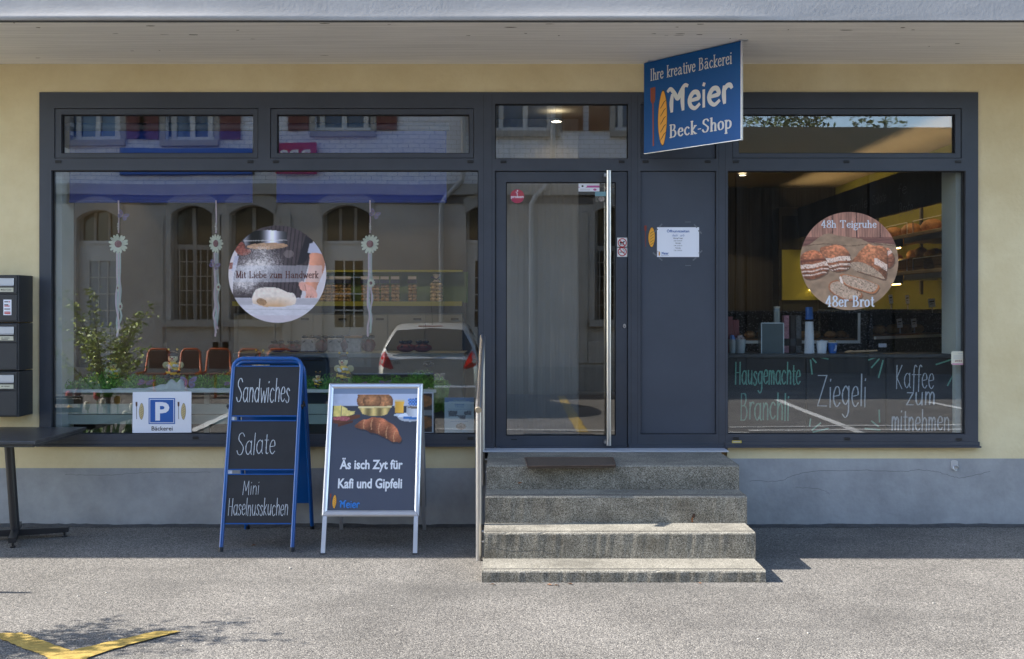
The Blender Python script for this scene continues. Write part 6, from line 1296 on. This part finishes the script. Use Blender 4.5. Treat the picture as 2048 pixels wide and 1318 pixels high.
# ================================================================ across the street (seen mirrored in the glass)
dB = 12.6; SBm = D + dB      # station facade distance
def BX(px): return (px - cx0) * SBm / F
def BZ(py): return EYE - (py - hy0) * SBm / F
STN = thing('station_building', 'old station building with cream ground floor, arched windows and white brick upper floor', 'building', (BX(700), -dB - 3, 0))
CRM = mk('cream_station_render', (.44, .405, .365), .85, var=.16, vs=1.2); WBR = mk_brick('white_glazed_brick', (.78, .79, .82), (.68, .70, .75), (.25, .26, .28), 3.2, .5, .7, .3)
XA, XB = -14.0, BX(1425)
wins = [(340, 425, 410, 640), (457, 548, 410, 640), (643, 742, 410, 790), (932, 1010, 410, 790), (150, 238, 420, 790), (1190, 1250, 412, 640)]
yF = -dB
zmid = BZ(378)
m = MB()
for k in (0,): m.plate((-yF * 0 + XA, 0, XB, zmid), [(BX(a), BZ(d) if d < 780 else 0, BX(b), BZ(c) - .0) for a, b, c, d in wins], 0, -.35)
m.v = [(x, yF - y * -1 if False else yF + (-y if False else y), z) for x, y, z in m.v]
m.build('ground_floor_wall', CRM, STN)
m = MB(); upw = [(137, 241, 150, 280), (330, 427, 150, 280), (629, 741, 150, 262), (990, 1112, 150, 262), (1230, 1330, 150, 262)]
m.plate((XA, zmid, XB, 8.6), [(BX(a), BZ(d), BX(b), BZ(c)) for a, b, c, d in upw], 0, -.35); m.v = [(x, yF + y, z) for x, y, z in m.v]; m.build('upper_wall', WBR, STN)
m = MB(); m.box(XA - .05, XB + .05, yF + .001, yF + .10, zmid - .12, zmid + .10); m.box(XA, XB, yF + .001, yF + .05, 0, .55); m.build('cornice', mk('grey_stone_trim', (.34, .32, .29), .85, var=.1), STN)
m = MB(); m.box(XA, XB, yF + .002, yF + .022, BZ(407), BZ(386)); m.build('wall_band', mk('dark_wall_band', (.13, .12, .115), .85, var=.2, vs=2), STN)  # darker band along the station wall, just below the cornice
m = MB(); m.add([(XA - .6, yF + .9, 8.4), (XB + .6, yF + .9, 8.4), (XB + .6, yF - 5, 11.5), (XA - .6, yF - 5, 11.5), (XB + .6, yF - 11, 8.4), (XA - .6, yF - 11, 8.4)], [(0, 1, 2, 3), (3, 2, 4, 5), (0, 5, 4, 1)]); m.build('roof', mk('roof_tiles', (.22, .09, .06), .8, var=.2), STN)
m = MB(); m.box(XA, XA + .1, yF - 10, yF - .36, 0, 8.4); m.box(XB - .1, XB, yF - 10, yF - .36, 0, 8.4); m.box(XA, XB, yF - 10.2, yF - 10.05, 0, 8.4); m.build('side_wall', CRM, STN)
GLD = mk('dark_station_glass', (.04, .035, .03), .08, spec=.6); GLB = mk('sky_blue_glass', (.05, .12, .22), .06, spec=.8); WFR = mk('white_window_frame', (.62, .62, .60), .5); STO = mk('grey_stone_trim', (.34, .32, .29), .85)
def arch(a, b, c, d, door=False):
    x0, x1, z1, z0 = BX(a), BX(b), BZ(c), (BZ(d) if d < 780 else 0.0); w_ = x1 - x0; xm_ = (x0 + x1) / 2; rise = .16 * w_ * 1.3
    pl_ = Pl((0, yF, 0), (-1, 0, 0), (0, 0, 1))      # faces the shop (+y)
    arcp = [(x0 + w_ * t, z1 - rise + rise * math.sin(math.pi * t) ** .8) for t in np.linspace(0, 1, 13)]
    m = MB()                                           # spandrel that turns the square head into an arch
    for i in range(12): m.prism([(-arcp[i][0], arcp[i][1]), (-arcp[i][0], z1 + .001), (-arcp[i + 1][0], z1 + .001), (-arcp[i + 1][0], arcp[i + 1][1])][::-1], pl_, -.34, -.002)
    for i in range(12):
        p, q = arcp[i], arcp[i + 1]; m.prism([(-p[0], p[1]), (-q[0], q[1]), (-(q[0] + (q[0] - xm_) * .16), q[1] + .28), (-(p[0] + (p[0] - xm_) * .16), p[1] + .28)], pl_, .002, .03 + .004 * (i % 2), 1)
    wn = m.build('door_surround' if door else 'arched_window', [CRM, STO], STN)
    m = MB()
    if not door:
        m.box(x0 - .12, x1 + .12, yF + .001, yF + .14, z0 - .14, z0 - .001); m.build('window_sill', STO, wn); m = MB()
    zt_ = z0 + (z1 - z0) * .64; e = .035
    if door:
        zt_ = BZ(480); gx0, gx1 = x0 + w_ * .22, x1 - w_ * .18; gz0, gz1 = BZ(655), BZ(520)
        m.plate((x0, 0.01, x1, zt_), [(gx0, gz0, gx1, gz1)], yF - .18, yF - .24); m.box(x0 + w_ * .2, x1 - w_ * .15, yF - .179, yF - .165, BZ(778), BZ(680)); m.box(x0, x1, yF - .179, yF - .15, zt_ - .06, zt_); m.build('door_leaf', WFR, wn); m = MB()
        m.box(gx0, gx1, yF - .23, yF - .22, gz0, gz1); m.build('pane', mk('pale_door_glass', (.30, .36, .42), .15) if a < 200 else GLD, wn); m = MB()
        for t in (.33, .67): xx = gx0 + (gx1 - gx0) * t; m.box(xx - .014, xx + .014, yF - .219, yF - .2, gz0, gz1)
        for t in (.25, .5, .75): zz = gz0 + (gz1 - gz0) * t; m.box(gx0, gx1, yF - .2195, yF - .1995, zz - .014, zz + .014)
        m.build('glazing_bar', WFR, wn); m = MB()
        m.box(x0, x1, yF - .26, yF - .24, zt_, z1); m.build('transom_pane', GLD, wn); m = MB()
        for t in (.0, .33, .67, 1.0): xx = x0 + e + (w_ - 2 * e) * t; m.box(xx - .025, xx + .025, yF - .238, yF - .19, zt_, z1 - rise * .2)
        m.build('transom_frame', STO, wn)
    else:
        m.box(x0, x1, yF - .26, yF - .24, z0, z1); m.build('pane', GLD, wn); m = MB()
        for xx in (x0 + e, xm_, x1 - e): m.box(xx - e, xx + e, yF - .238, yF - .19, z0, z1 - rise * .2)
        m.box(x0, x1, yF - .237, yF - .188, zt_ - .05, zt_ + .05); m.build('window_frame', STO, wn); m = MB()
        for i in range(1, 6): xx = x0 + w_ * i / 6; m.box(xx - .009, xx + .009, yF - .12, yF - .1, z0, zt_)
        for i in range(1, 5): zz = z0 + (zt_ - z0) * i / 5; m.box(x0, x1, yF - .1205, yF - .0995, zz - .009, zz + .009)
        m.build('grille', STO, wn)
        m = MB()
        for (xa_, xb2, za, zb2) in ((x0 - .34, x0 - .14, z0 - .9, z1 - rise), (x1 + .14, x1 + .34, z0 - .9, z1 - rise), (x0 - .139, x1 + .139, z0 - .9, z0 - .45)): m.box(xa_, xb2, yF + .001, yF + .035, za, zb2, 0, .012)
        m.build('window_surround', mk('pale_stone_surround', (.42, .385, .34), .85, var=.1), wn)
for a, b, c, d in wins: arch(a, b, c, d, d > 780)
SHU = mk('dark_red_shutter', (.13, .02, .025), .6); BRS = mk('brown_shutter', (.17, .07, .03), .6)
for i, (a, b, c, d) in enumerate(upw):
    x0, x1, z1, z0 = BX(a), BX(b), BZ(c), BZ(d); m = MB(); m.box(x0 - .1, x1 + .1, yF + .001, yF + .1, z0 - .12, z0 - .001); m.box(x0 - .12, x0 - .001, yF + .001, yF + .04, z0, z1); m.box(x1 + .001, x1 + .12, yF + .001, yF + .04, z0, z1); wn = m.build('upper_window', STO, STN)
    m = MB(); m.box(x0, x1, yF - .2, yF - .18, z0, z1); m.build('pane', GLB, wn)
    m = MB(); e = .05; xm_ = (x0 + x1) / 2
    for xx in (x0 + .12, xm_, x1 - .12): m.box(xx - e, xx + e, yF - .178, yF - .12, z0, z1)
    m.box(x0, x1, yF - .177, yF - .119, z0, z0 + .1); m.build('window_frame', WFR, wn)
    for s_ in (0, 1):
        xs0 = x0 - .13 - .42 if s_ == 0 else x1 + .13
        m = MB(); m.box(xs0, xs0 + .42, yF + .02, yF + .06, z0 + .02, z1)
        for k in range(14): zz = z0 + .08 + k * (z1 - z0 - .12) / 14; m.box(xs0 + .05, xs0 + .37, yF + .061, yF + .075, zz, zz + .04, 0)
        m.build('shutter', BRS if a > 950 else SHU, STN)
def pipe(px, top=True):
    x = BX(px); m = MB(); m.tube([(x + .45, yF + .12, BZ(345)), (x + .42, yF + .12, BZ(362)), (x + .1, yF + .12, BZ(392)), (x, yF + .12, BZ(410)), (x, yF + .12, .05)], .055, 10); m.tube([(x + .45, yF + .12, 8.3), (x + .45, yF + .12, BZ(345))], .055, 10); m.build('downpipe', mk('zinc_pipe', (.40, .40, .40), .45, .4), STN)
pipe(883); pipe(1062)
BS = thing('station_name_board', 'plain long blue board on the white brick across the street', 'sign', (BX(374), yF + .1, BZ(349))); m = MB(); m.box(BX(243), BX(505), yF + .06, yF + .12, BZ(349), BZ(297), 0, .01); m.build('panel', mk('board_blue', (.03, .12, .42), .4), BS)
m = MB(); m.box(BX(243) - .03, BX(505) + .03, yF + .005, yF + .058, BZ(350), BZ(296)); m.build('frame', ALU, BS)
RS = thing('red_railway_sign', 'red railway sign lettered RBS on the white brick across the street', 'sign', (BX(594), yF + .1, BZ(349))); m = MB(); m.box(BX(553), BX(634), yF + .06, yF + .14, BZ(349), BZ(286), 0, .01); m.build('panel', mk('railway_red', (.46, .03, .025), .4), RS)
q = Pl((0, yF + .141, 0), (-1, 0, 0), (0, 0, 1)); m = MB(); m.text('RBS', (-BX(622), BZ(327), -BX(562), BZ(300)), q, .001, 0, .03); m.build('lettering', WHITE, RS)
# bench of five orange seats
OR = mk('orange_tube', (.48, .09, .012), .5); ORM = mk('brown_mesh_seat', (.10, .045, .03), .7)
for i, (a, b) in enumerate(((290, 338), (357, 400), (410, 460), (473, 520), (532, 581))):
    yS = yF + .75; k = (D - yS) / F; X = lambda p: (p - cx0) * k; x0, x1 = X(a), X(b); zt_, zs_ = .94, .50
    lab = ['orange framed waiting seat furthest left in the mirrored row of five', 'orange framed waiting seat second from the left, behind the bee', 'orange framed waiting seat in the middle of the mirrored row of five', 'orange framed waiting seat left of the last in the mirrored row', 'orange framed waiting seat furthest right in the mirrored row of five'][i]
    t = thing('waiting_seat', lab, 'seat', ((x0 + x1) / 2, yS, 0), 'orange waiting seats'); r = .06
    m = MB(); m.tube([(x0 - .03, yS + .42, zs_ - .02), (x0, yS, zs_), (x0 + .03, yS - .06, zt_ - r), (x0 + .03 + r, yS - .06, zt_), (x1 - .03 - r, yS - .06, zt_), (x1 - .03, yS - .06, zt_ - r), (x1, yS, zs_), (x1 + .03, yS + .42, zs_ - .02)], .022, 8); m.build('frame', OR, t)
    m = MB(); m.box(x0 + .05, x1 - .05, yS - .055, yS - .045, zs_ + .06, zt_ - .03); m.build('backrest', ORM, t); m = MB(); m.box(x0 + .02, x1 - .02, yS + .02, yS + .42, zs_ - .035, zs_ - .02); m.build('seat_pad', ORM, t); m = MB(); m.tube([((x0 + x1) / 2, yS + .2, 0), ((x0 + x1) / 2, yS + .2, zs_ - .036)], .03, 8); m.build('leg', OR, t)
# goods shed on the right, dark in shade
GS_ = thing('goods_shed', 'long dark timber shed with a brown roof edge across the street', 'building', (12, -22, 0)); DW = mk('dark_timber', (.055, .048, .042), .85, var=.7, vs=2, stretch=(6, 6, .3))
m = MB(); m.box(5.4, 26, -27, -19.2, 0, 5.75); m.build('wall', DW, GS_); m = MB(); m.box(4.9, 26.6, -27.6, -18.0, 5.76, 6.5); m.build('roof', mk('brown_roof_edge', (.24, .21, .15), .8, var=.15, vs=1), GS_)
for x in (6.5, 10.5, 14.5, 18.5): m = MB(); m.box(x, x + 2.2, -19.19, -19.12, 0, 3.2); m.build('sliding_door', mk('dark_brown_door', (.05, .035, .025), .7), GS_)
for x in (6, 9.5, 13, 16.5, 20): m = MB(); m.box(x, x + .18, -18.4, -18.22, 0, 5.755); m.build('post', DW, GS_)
# trees
def leafcloud(mb, c, r, n, size, rg, mats=3, hollow=.3):
    for _ in range(n):
        d = Vector((rg.gauss(0, 1), rg.gauss(0, 1), rg.gauss(0, 1))).normalized(); rr_ = hollow + (1 - hollow) * rg.random() ** .5; p = Vector((c[0] + d.x * r[0] * rr_, c[1] + d.y * r[1] * rr_, c[2] + d.z * r[2] * rr_)); a = Vector((rg.gauss(0, 1), rg.gauss(0, 1), rg.gauss(0, .6))).normalized(); b = a.orthogonal(); b = (Matrix.Rotation(rg.random() * 6.28, 3, a) @ b).normalized(); s_ = size * rg.uniform(.6, 1.3)
        mb.add([p - a * s_, p + b * s_ * .45, p + a * s_, p - b * s_ * .45], [(0, 1, 2, 3)], rg.randrange(mats))
LFA = [mk('leaf_green_a', (.05, .09, .025), .6), mk('leaf_green_b', (.09, .13, .035), .6), mk('leaf_green_c', (.03, .055, .018), .6)]; BARK = mk('bark', (.07, .055, .04), .9, var=.3, vs=10, bump=.01, bs=20)
for i, (x, y, h, lab) in enumerate(((13.5, -34, 11.4, 'broad leafy tree rising at the left above the shed roof'), (18, -38, 10.2, 'lower round leafy tree behind the middle of the shed'), (22.5, -42, 10.2, 'leafy tree furthest right behind the shed'), (8.8, -33, 11.5, 'leafy tree just right of the station roof'))):
    rg = random.Random(40 + i); t = thing('tree', lab, 'tree', (x, y, 0), 'trees behind the shed'); m = MB(); m.tube([(x, y, 0), (x + .1, y, h * .35), (x - .1, y, h * .7)], [.3, .22, .08], 8)
    for k in range(6): a = k * 1.05; m.tube([(x, y, h * (.35 + .05 * k)), (x + 1.6 * math.cos(a), y + 1.6 * math.sin(a), h * (.55 + .05 * k))], [.1, .03], 6)
    m.build('trunk', BARK, t); m = MB()
    for k in range(14): leafcloud(m, (x + rg.uniform(-2.2, 2.2), y + rg.uniform(-2.2, 2.2), h * rg.uniform(.5, .92)), (1.2, 1.2, .9), 300, .11, rg)
    m.build('crown', LFA, t)
for i, (x, y, h) in enumerate(((16, -45, 11.9), (20.3, -46, 11.2))):
    rg = random.Random(60 + i); t = thing('conifer', ['pointed dark conifer behind the shed, the left one of two', 'pointed dark conifer behind the shed, the right one of two'][i], 'tree', (x, y, 0), 'conifers behind the shed'); m = MB(); m.tube([(x, y, 0), (x, y, h)], [.25, .03], 8); m.build('trunk', BARK, t); m = MB()
    for k in range(16): f_ = k / 16; leafcloud(m, (x, y, h * (.25 + .73 * f_)), (2.2 * (1 - f_) + .15, 2.2 * (1 - f_) + .15, .5), int(160 * (1 - f_)) + 25, .2, rg, hollow=.1)
    m.build('crown', LFA, t)
# shrub and tulips in a raised bed at the left, out of direct view
pb = thing('planter', 'low grey stone kerbed bed of tulips and a shrub', 'planter', (-4.75, -3.1, 0)); xq, yq = (-5.35, -3.95), (-3.65, -2.45)
m = MB(); m.plate((xq[0], 0, xq[1], .36), [], 0, 0.0) if False else None
m.box(xq[0], xq[1], yq[0], yq[0] + .08, 0, .14); m.box(xq[0], xq[1], yq[1] - .08, yq[1], 0, .14); m.box(xq[0], xq[0] + .08, yq[0] + .08, yq[1] - .08, 0, .14); m.box(xq[1] - .08, xq[1], yq[0] + .08, yq[1] - .08, 0, .14); m.build('box', STO, pb)
m = MB(); m.box(xq[0] + .081, xq[1] - .081, yq[0] + .081, yq[1] - .081, 0.01, .11); m.build('soil', mk('soil', (.03, .022, .016), .95, var=.4, vs=20, bump=.02, bs=30), pb)
rg = random.Random(77); LFB = [mk('shrub_leaf_a', (.34, .44, .08), .5), mk('shrub_leaf_b', (.46, .54, .13), .5), mk('shrub_leaf_c', (.18, .27, .05), .5)]
t = thing('shrub', 'airy light green shrub of thin twigs beyond the left edge, mirrored in the window', 'shrub', (-4.42, -2.98, .11)); m = MB(); lf = MB()
base = Vector((-4.42, -2.98, .31)); m.tube([base - Vector((0, 0, .2)), base + Vector((.02, 0, .5))], [.03, .024], 8)
for k in range(26):
    a = rg.random() * 6.28; sp = rg.uniform(.12, .62); top = base + Vector((sp * math.cos(a), sp * math.sin(a) * 1.0, rg.uniform(.85, 1.68) - sp * .15)); st_ = base + Vector((.0, 0, rg.uniform(.25, .55))); md = st_.lerp(top, .5) + Vector((rg.uniform(-.05, .05), rg.uniform(-.05, .05), .06)); m.tube([st_, md, top], [.008, .005, .002], 5)
    for j in range(80):
        f_ = rg.uniform(.35, 1.02); p = (st_.lerp(md, f_ * 2) if f_ < .5 else md.lerp(top, f_ * 2 - 1)) + Vector((rg.gauss(0, .045), rg.gauss(0, .045), rg.gauss(0, .04))); leafcloud(lf, p, (.005, .005, .005), 1, .027, rg)
m.build('twigs', BARK, t); lf.build('foliage', LFB, t)
TLR = mk('tulip_red', (.42, .03, .04), .5); TLY = mk('tulip_yellow', (.60, .36, .04), .5); TLW = mk('tulip_white', (.62, .60, .52), .5); TG = mk('tulip_leaf', (.12, .22, .06), .45)
for i, (px, py, c) in enumerate(((134, 793, 'r'), (190, 794, 'r'), (152, 788, 'p'), (203, 808, 'w'), (231, 803, 'y'), (262, 817, 'w'), (136, 823, 'y'), (170, 814, 'w'), (248, 832, 'w'))):
    d = 3.05 + .1 * (i % 3) - .15; k_ = (D + d) / F; x = (px - cx0) * k_; z = EYE - (py - hy0) * k_; y = -d
    lab = {134: 'red tulip at the far left of the mirrored bed', 190: 'red tulip right of the shrub stem', 152: 'dark plum tulip between the two red tulips', 203: 'white tulip between the red and the yellow tulip', 231: 'tall yellow tulip right of the shrub', 262: 'pale tulip beside the parking card', 136: 'low yellow tulip under the left red one', 170: 'small white tulip low under the shrub', 248: 'small white tulip low before the parking card'}[px]
    t = thing('tulip', lab, 'tulip', (x, y, .11), 'tulips in the raised bed'); m = MB(); m.tube([(x, y, .11), (x + .01, y, z - .02)], .006, 6)
    m.build('stem', TG, t); m = MB(); m.lathe([(.004, -.04), (.030, -.02), (.037, .012), (.030, .048), (.014, .062)], (x, y, z), 10); m.build('bloom', {'r': TLR, 'y': TLY, 'w': TLW, 'p': mk('tulip_plum', (.08, .02, .05), .5)}[c], t); m = MB()
    for s_ in range(7): a = rg.random() * 6; e_ = Vector((math.cos(a), math.sin(a), 0)); hh_ = rg.uniform(.3, .52); p0 = Vector((x + rg.uniform(-.06, .06), y + rg.uniform(-.06, .06), .11)); wv = Vector((-e_.y, e_.x, 0)) * .024; m.add([p0 - wv * .4, p0 + wv * .4, p0 + e_ * .06 + Vector((0, 0, hh_ * .6)) + wv, p0 + e_ * .06 + Vector((0, 0, hh_ * .6)) - wv, p0 + e_ * .14 + Vector((0, 0, hh_))], [(0, 1, 2, 3), (3, 2, 4)])
    m.build('leaf', TG, t)
# ---- parked hatchback (rear towards the shop)
CAR = thing('parked_car', 'silver hatchback parked with its tail towards the shop window', 'car', (-1.27, -9.9, 0))
SIL = mk('silver_car_paint', (.62, .63, .62), .3, .55, coat=.5); CGL = mk('car_dark_glass', (.015, .018, .02), .04, spec=.8); CBL = mk('car_black_trim', (.015, .015, .016), .5); RED = mk('tail_lamp_red', (.45, .012, .012), .12, spec=.7, coat=.6); CHR_ = mk('chrome', (.7, .7, .7), .1, 1.0)
cxm = -1.27; yr = -7.95
# body: rings of cross-section from rear to front; (y back from the rear, half width, z sill, z belt, half width top, z top)
rings = [(0.00, .74, .30, .86, .70, .93), (-.06, .80, .24, .90, .755, 1.00), (-.30, .845, .20, .92, .80, 1.02), (-.9, .855, .18, .92, .82, 1.0), (-1.8, .855, .18, .90, .82, .98), (-2.6, .85, .18, .88, .80, .96), (-3.1, .84, .2, .84, .74, .93), (-3.6, .80, .24, .74, .66, .80), (-3.85, .72, .30, .58, .58, .64)]
def ring_pts(r):
    y, hw, zs, zb, ht, zt = r; Y = yr + y
    half = [(hw * .93, zs), (hw, zs + .14), (hw * 1.0, (zs + zb) / 2), (hw * .985, zb - .08), (ht + .01, zb + .03), (ht * .93, zt), (ht * .5, zt + .015), (0, zt + .02)]
    pts = [(cxm + x, Y, z) for x, z in half] + [(cxm - x, Y, z) for x, z in half[-2::-1]]
    return pts
m = MB(); rp = [ring_pts(r) for r in rings]; k = len(rp[0]); allp = [p for r in rp for p in r]
m.add(allp, [(i * k + j, (i + 1) * k + j, (i + 1) * k + j + 1, i * k + j + 1) for i in range(len(rp) - 1) for j in range(k - 1)], 0, True); m.add(rp[0], [tuple(range(k))], 0); m.add(rp[-1], [tuple(range(k - 1, -1, -1))], 0); m.add(allp, [(i * k, i * k + k - 1, (i + 1) * k + k - 1, (i + 1) * k) for i in range(len(rp) - 1)], 0)
BODY = m.build('body', SIL, CAR)
cab = [(-.10, .745, 1.00, .74, 1.005), (-.24, .76, 1.0, .665, 1.24), (-.40, .775, 1.0, .60, 1.435), (-.9, .79, 1.0, .60, 1.50), (-1.6, .79, .98, .60, 1.49), (-2.1, .785, .97, .585, 1.42), (-2.75, .76, .95, .70, .98)]
def cab_pts(c):
    y, hb, zb, ht, zt = c; Y = yr + y; half = [(hb, zb - .05), ((hb + ht) / 2 + .03, (zb + zt) / 2), (ht, zt - .03), (ht * .85, zt + .0), (0, zt + .018)]
    return [(cxm + x, Y, z) for x, z in half] + [(cxm - x, Y, z) for x, z in half[-2::-1]]
m = MB(); rp = [cab_pts(c) for c in cab]; k = len(rp[0]); allp = [p for r in rp for p in r]; m.add(allp, [(i * k + j, (i + 1) * k + j, (i + 1) * k + j + 1, i * k + j + 1) for i in range(len(rp) - 1) for j in range(k - 1)], 0, True); m.add(rp[0], [tuple(range(k))]); m.build('roof', SIL, CAR)
m = MB()       # rear window, set proud of the tailgate
rw = [(-.66, 1.04, -.075), (-.70, 1.12, -.12), (-.545, 1.40, -.355), (0, 1.435, -.375), (.545, 1.40, -.355), (.70, 1.12, -.12), (.66, 1.04, -.075), (0, 1.01, -.05)]
m.add([(cxm + x, yr + y + .03, z) for x, z, y in rw] + [(cxm, yr - .18 + .02, 1.22)], [(i, (i + 1) % 8, 8) for i in range(8)][::-1], 0); m.build('rear_window', CGL, CAR)
for s_ in (-1, 1):
    m = MB(); m.add([(cxm + s_ * (hb + .012), yr + y, z) for hb, y, z in ((.79, -.55, 1.02), (.79, -1.5, 1.0), (.775, -2.5, .98), (.62, -2.0, 1.38), (.63, -1.5, 1.43), (.63, -.7, 1.42))], [(0, 1, 2, 3, 4, 5)][::s_ or 1]); m.build('side_window', CGL, CAR)
    m = MB(); tl = [(.56, .80), (.76, .72), (.80, .86), (.745, 1.02), (.70, 1.08), (.64, .98)]; pl_ = Pl((cxm, yr + .012, 0), (s_, 0, 0), (0, 0, 1)); pts = tl if s_ < 0 else tl; vs = [(cxm + s_ * x, yr + .018 - max(0, x - .66) * .75, z) for x, z in tl] + [(cxm + s_ * .70, yr + .045, .9)]
    m.add(vs, [(i, (i + 1) % 6, 6) for i in range(6)]); m.build('tail_light', RED, CAR)
    m = MB(); m.add([(cxm + s_ * x, yr + .036 - max(0, x - .66) * .35, z) for x, z in ((.66, .88), (.77, .87), (.76, .93), (.67, .95))], [(0, 1, 2, 3)]); m.build('reversing_light', mk('clear_lamp', (.6, .6, .6), .1), CAR)
    for yy in (-.72, -3.15):
        x = cxm + s_ * .76; w_ = thing('wheel', None, None); w_.parent = CAR
        w_.location = (x - CAR.location.x, yr + yy - CAR.location.y, .3)
        m = MB(); prof = [(.18, -.09), (.27, -.1), (.3, -.06), (.3, .06), (.27, .1), (.18, .09)]
        vs = []; 
        for rr_, xx in prof:
            for j in range(24): a = 2 * math.pi * j / 24; vs.append((x + xx, yr + yy + rr_ * math.cos(a), .3 + rr_ * math.sin(a)))
        m.add(vs, [(i * 24 + j, i * 24 + (j + 1) % 24, (i + 1) * 24 + (j + 1) % 24, (i + 1) * 24 + j) for i in range(5) for j in range(24)], 0, True); m.build('tyre', mk('tyre_rubber', (.02, .02, .02), .85), w_)
        m = MB(); 
        for j in range(5): a = j * 1.2566; c_, d_ = math.cos(a), math.sin(a); m.add([(x + s_ * .085, yr + yy + .04 * -d_, .3 + .04 * c_), (x + s_ * .085, yr + yy + .04 * d_, .3 - .04 * c_), (x + s_ * .08, yr + yy + .18 * c_ + .03 * d_, .3 + .18 * d_ - .03 * c_), (x + s_ * .08, yr + yy + .18 * c_ - .03 * d_, .3 + .18 * d_ + .03 * c_)], [(0, 1, 2, 3)])
        m.add([(x + s_ * .05, yr + yy + .18 * math.cos(j * .262), .3 + .18 * math.sin(j * .262)) for j in range(24)], [tuple(range(24))]); m.build('rim', mk('alloy', (.5, .5, .5), .3, .9), w_)
m = MB(); m.box(cxm - .78, cxm + .78, yr - .05, yr + .07, .30, .52, 0, .03); m.build('bumper', SIL, CAR)
m = MB(); m.box(cxm - .26, cxm + .26, yr + .001, yr + .02, .60, .71, 0, .004); m.build('number_plate', WHITE, CAR)
m = MB(); m.tube([(cxm + .075 * math.cos(i * .314), yr + .02, .865 + .038 * math.sin(i * .314)) for i in range(20)], .008, 6, closed=True); m.tube([(cxm - .03, yr + .02, .84), (cxm - .02, yr + .02, .89)], .007, 6); m.tube([(cxm + .02, yr + .02, .84), (cxm + .03, yr + .02, .89)], .007, 6); m.tube([(cxm - .024, yr + .02, .862), (cxm + .024, yr + .02, .868)], .007, 6); m.build('badge', CHR_, CAR)
m = MB(); q = Pl((cxm, yr + .013, 0), (-1, 0, 0), (0, 0, 1)); m.text('i20', (.46, .87, .56, .91), q, .004, 0, .01); m.build('badge_lettering', CHR_, CAR)
m = MB(); m.box(cxm - .2, cxm + .2, yr - .36, yr - .33, 1.455, 1.475); m.build('brake_light', mk('brake_light_red', (.3, .02, .015), .3), CAR)
m = MB(); m.tube([(cxm + .02, yr - .5, 1.49), (cxm - .01, yr - .62, 1.85)], [.01, .004], 6); m.build('antenna', CBL, CAR)
m = MB(); m.tube([(cxm, yr + .01, 1.015), (cxm + .12, yr - .03, 1.04), (cxm + .45, yr - .055, 1.06)], [.018, .012, .006], 6); m.build('rear_wiper', CBL, CAR)
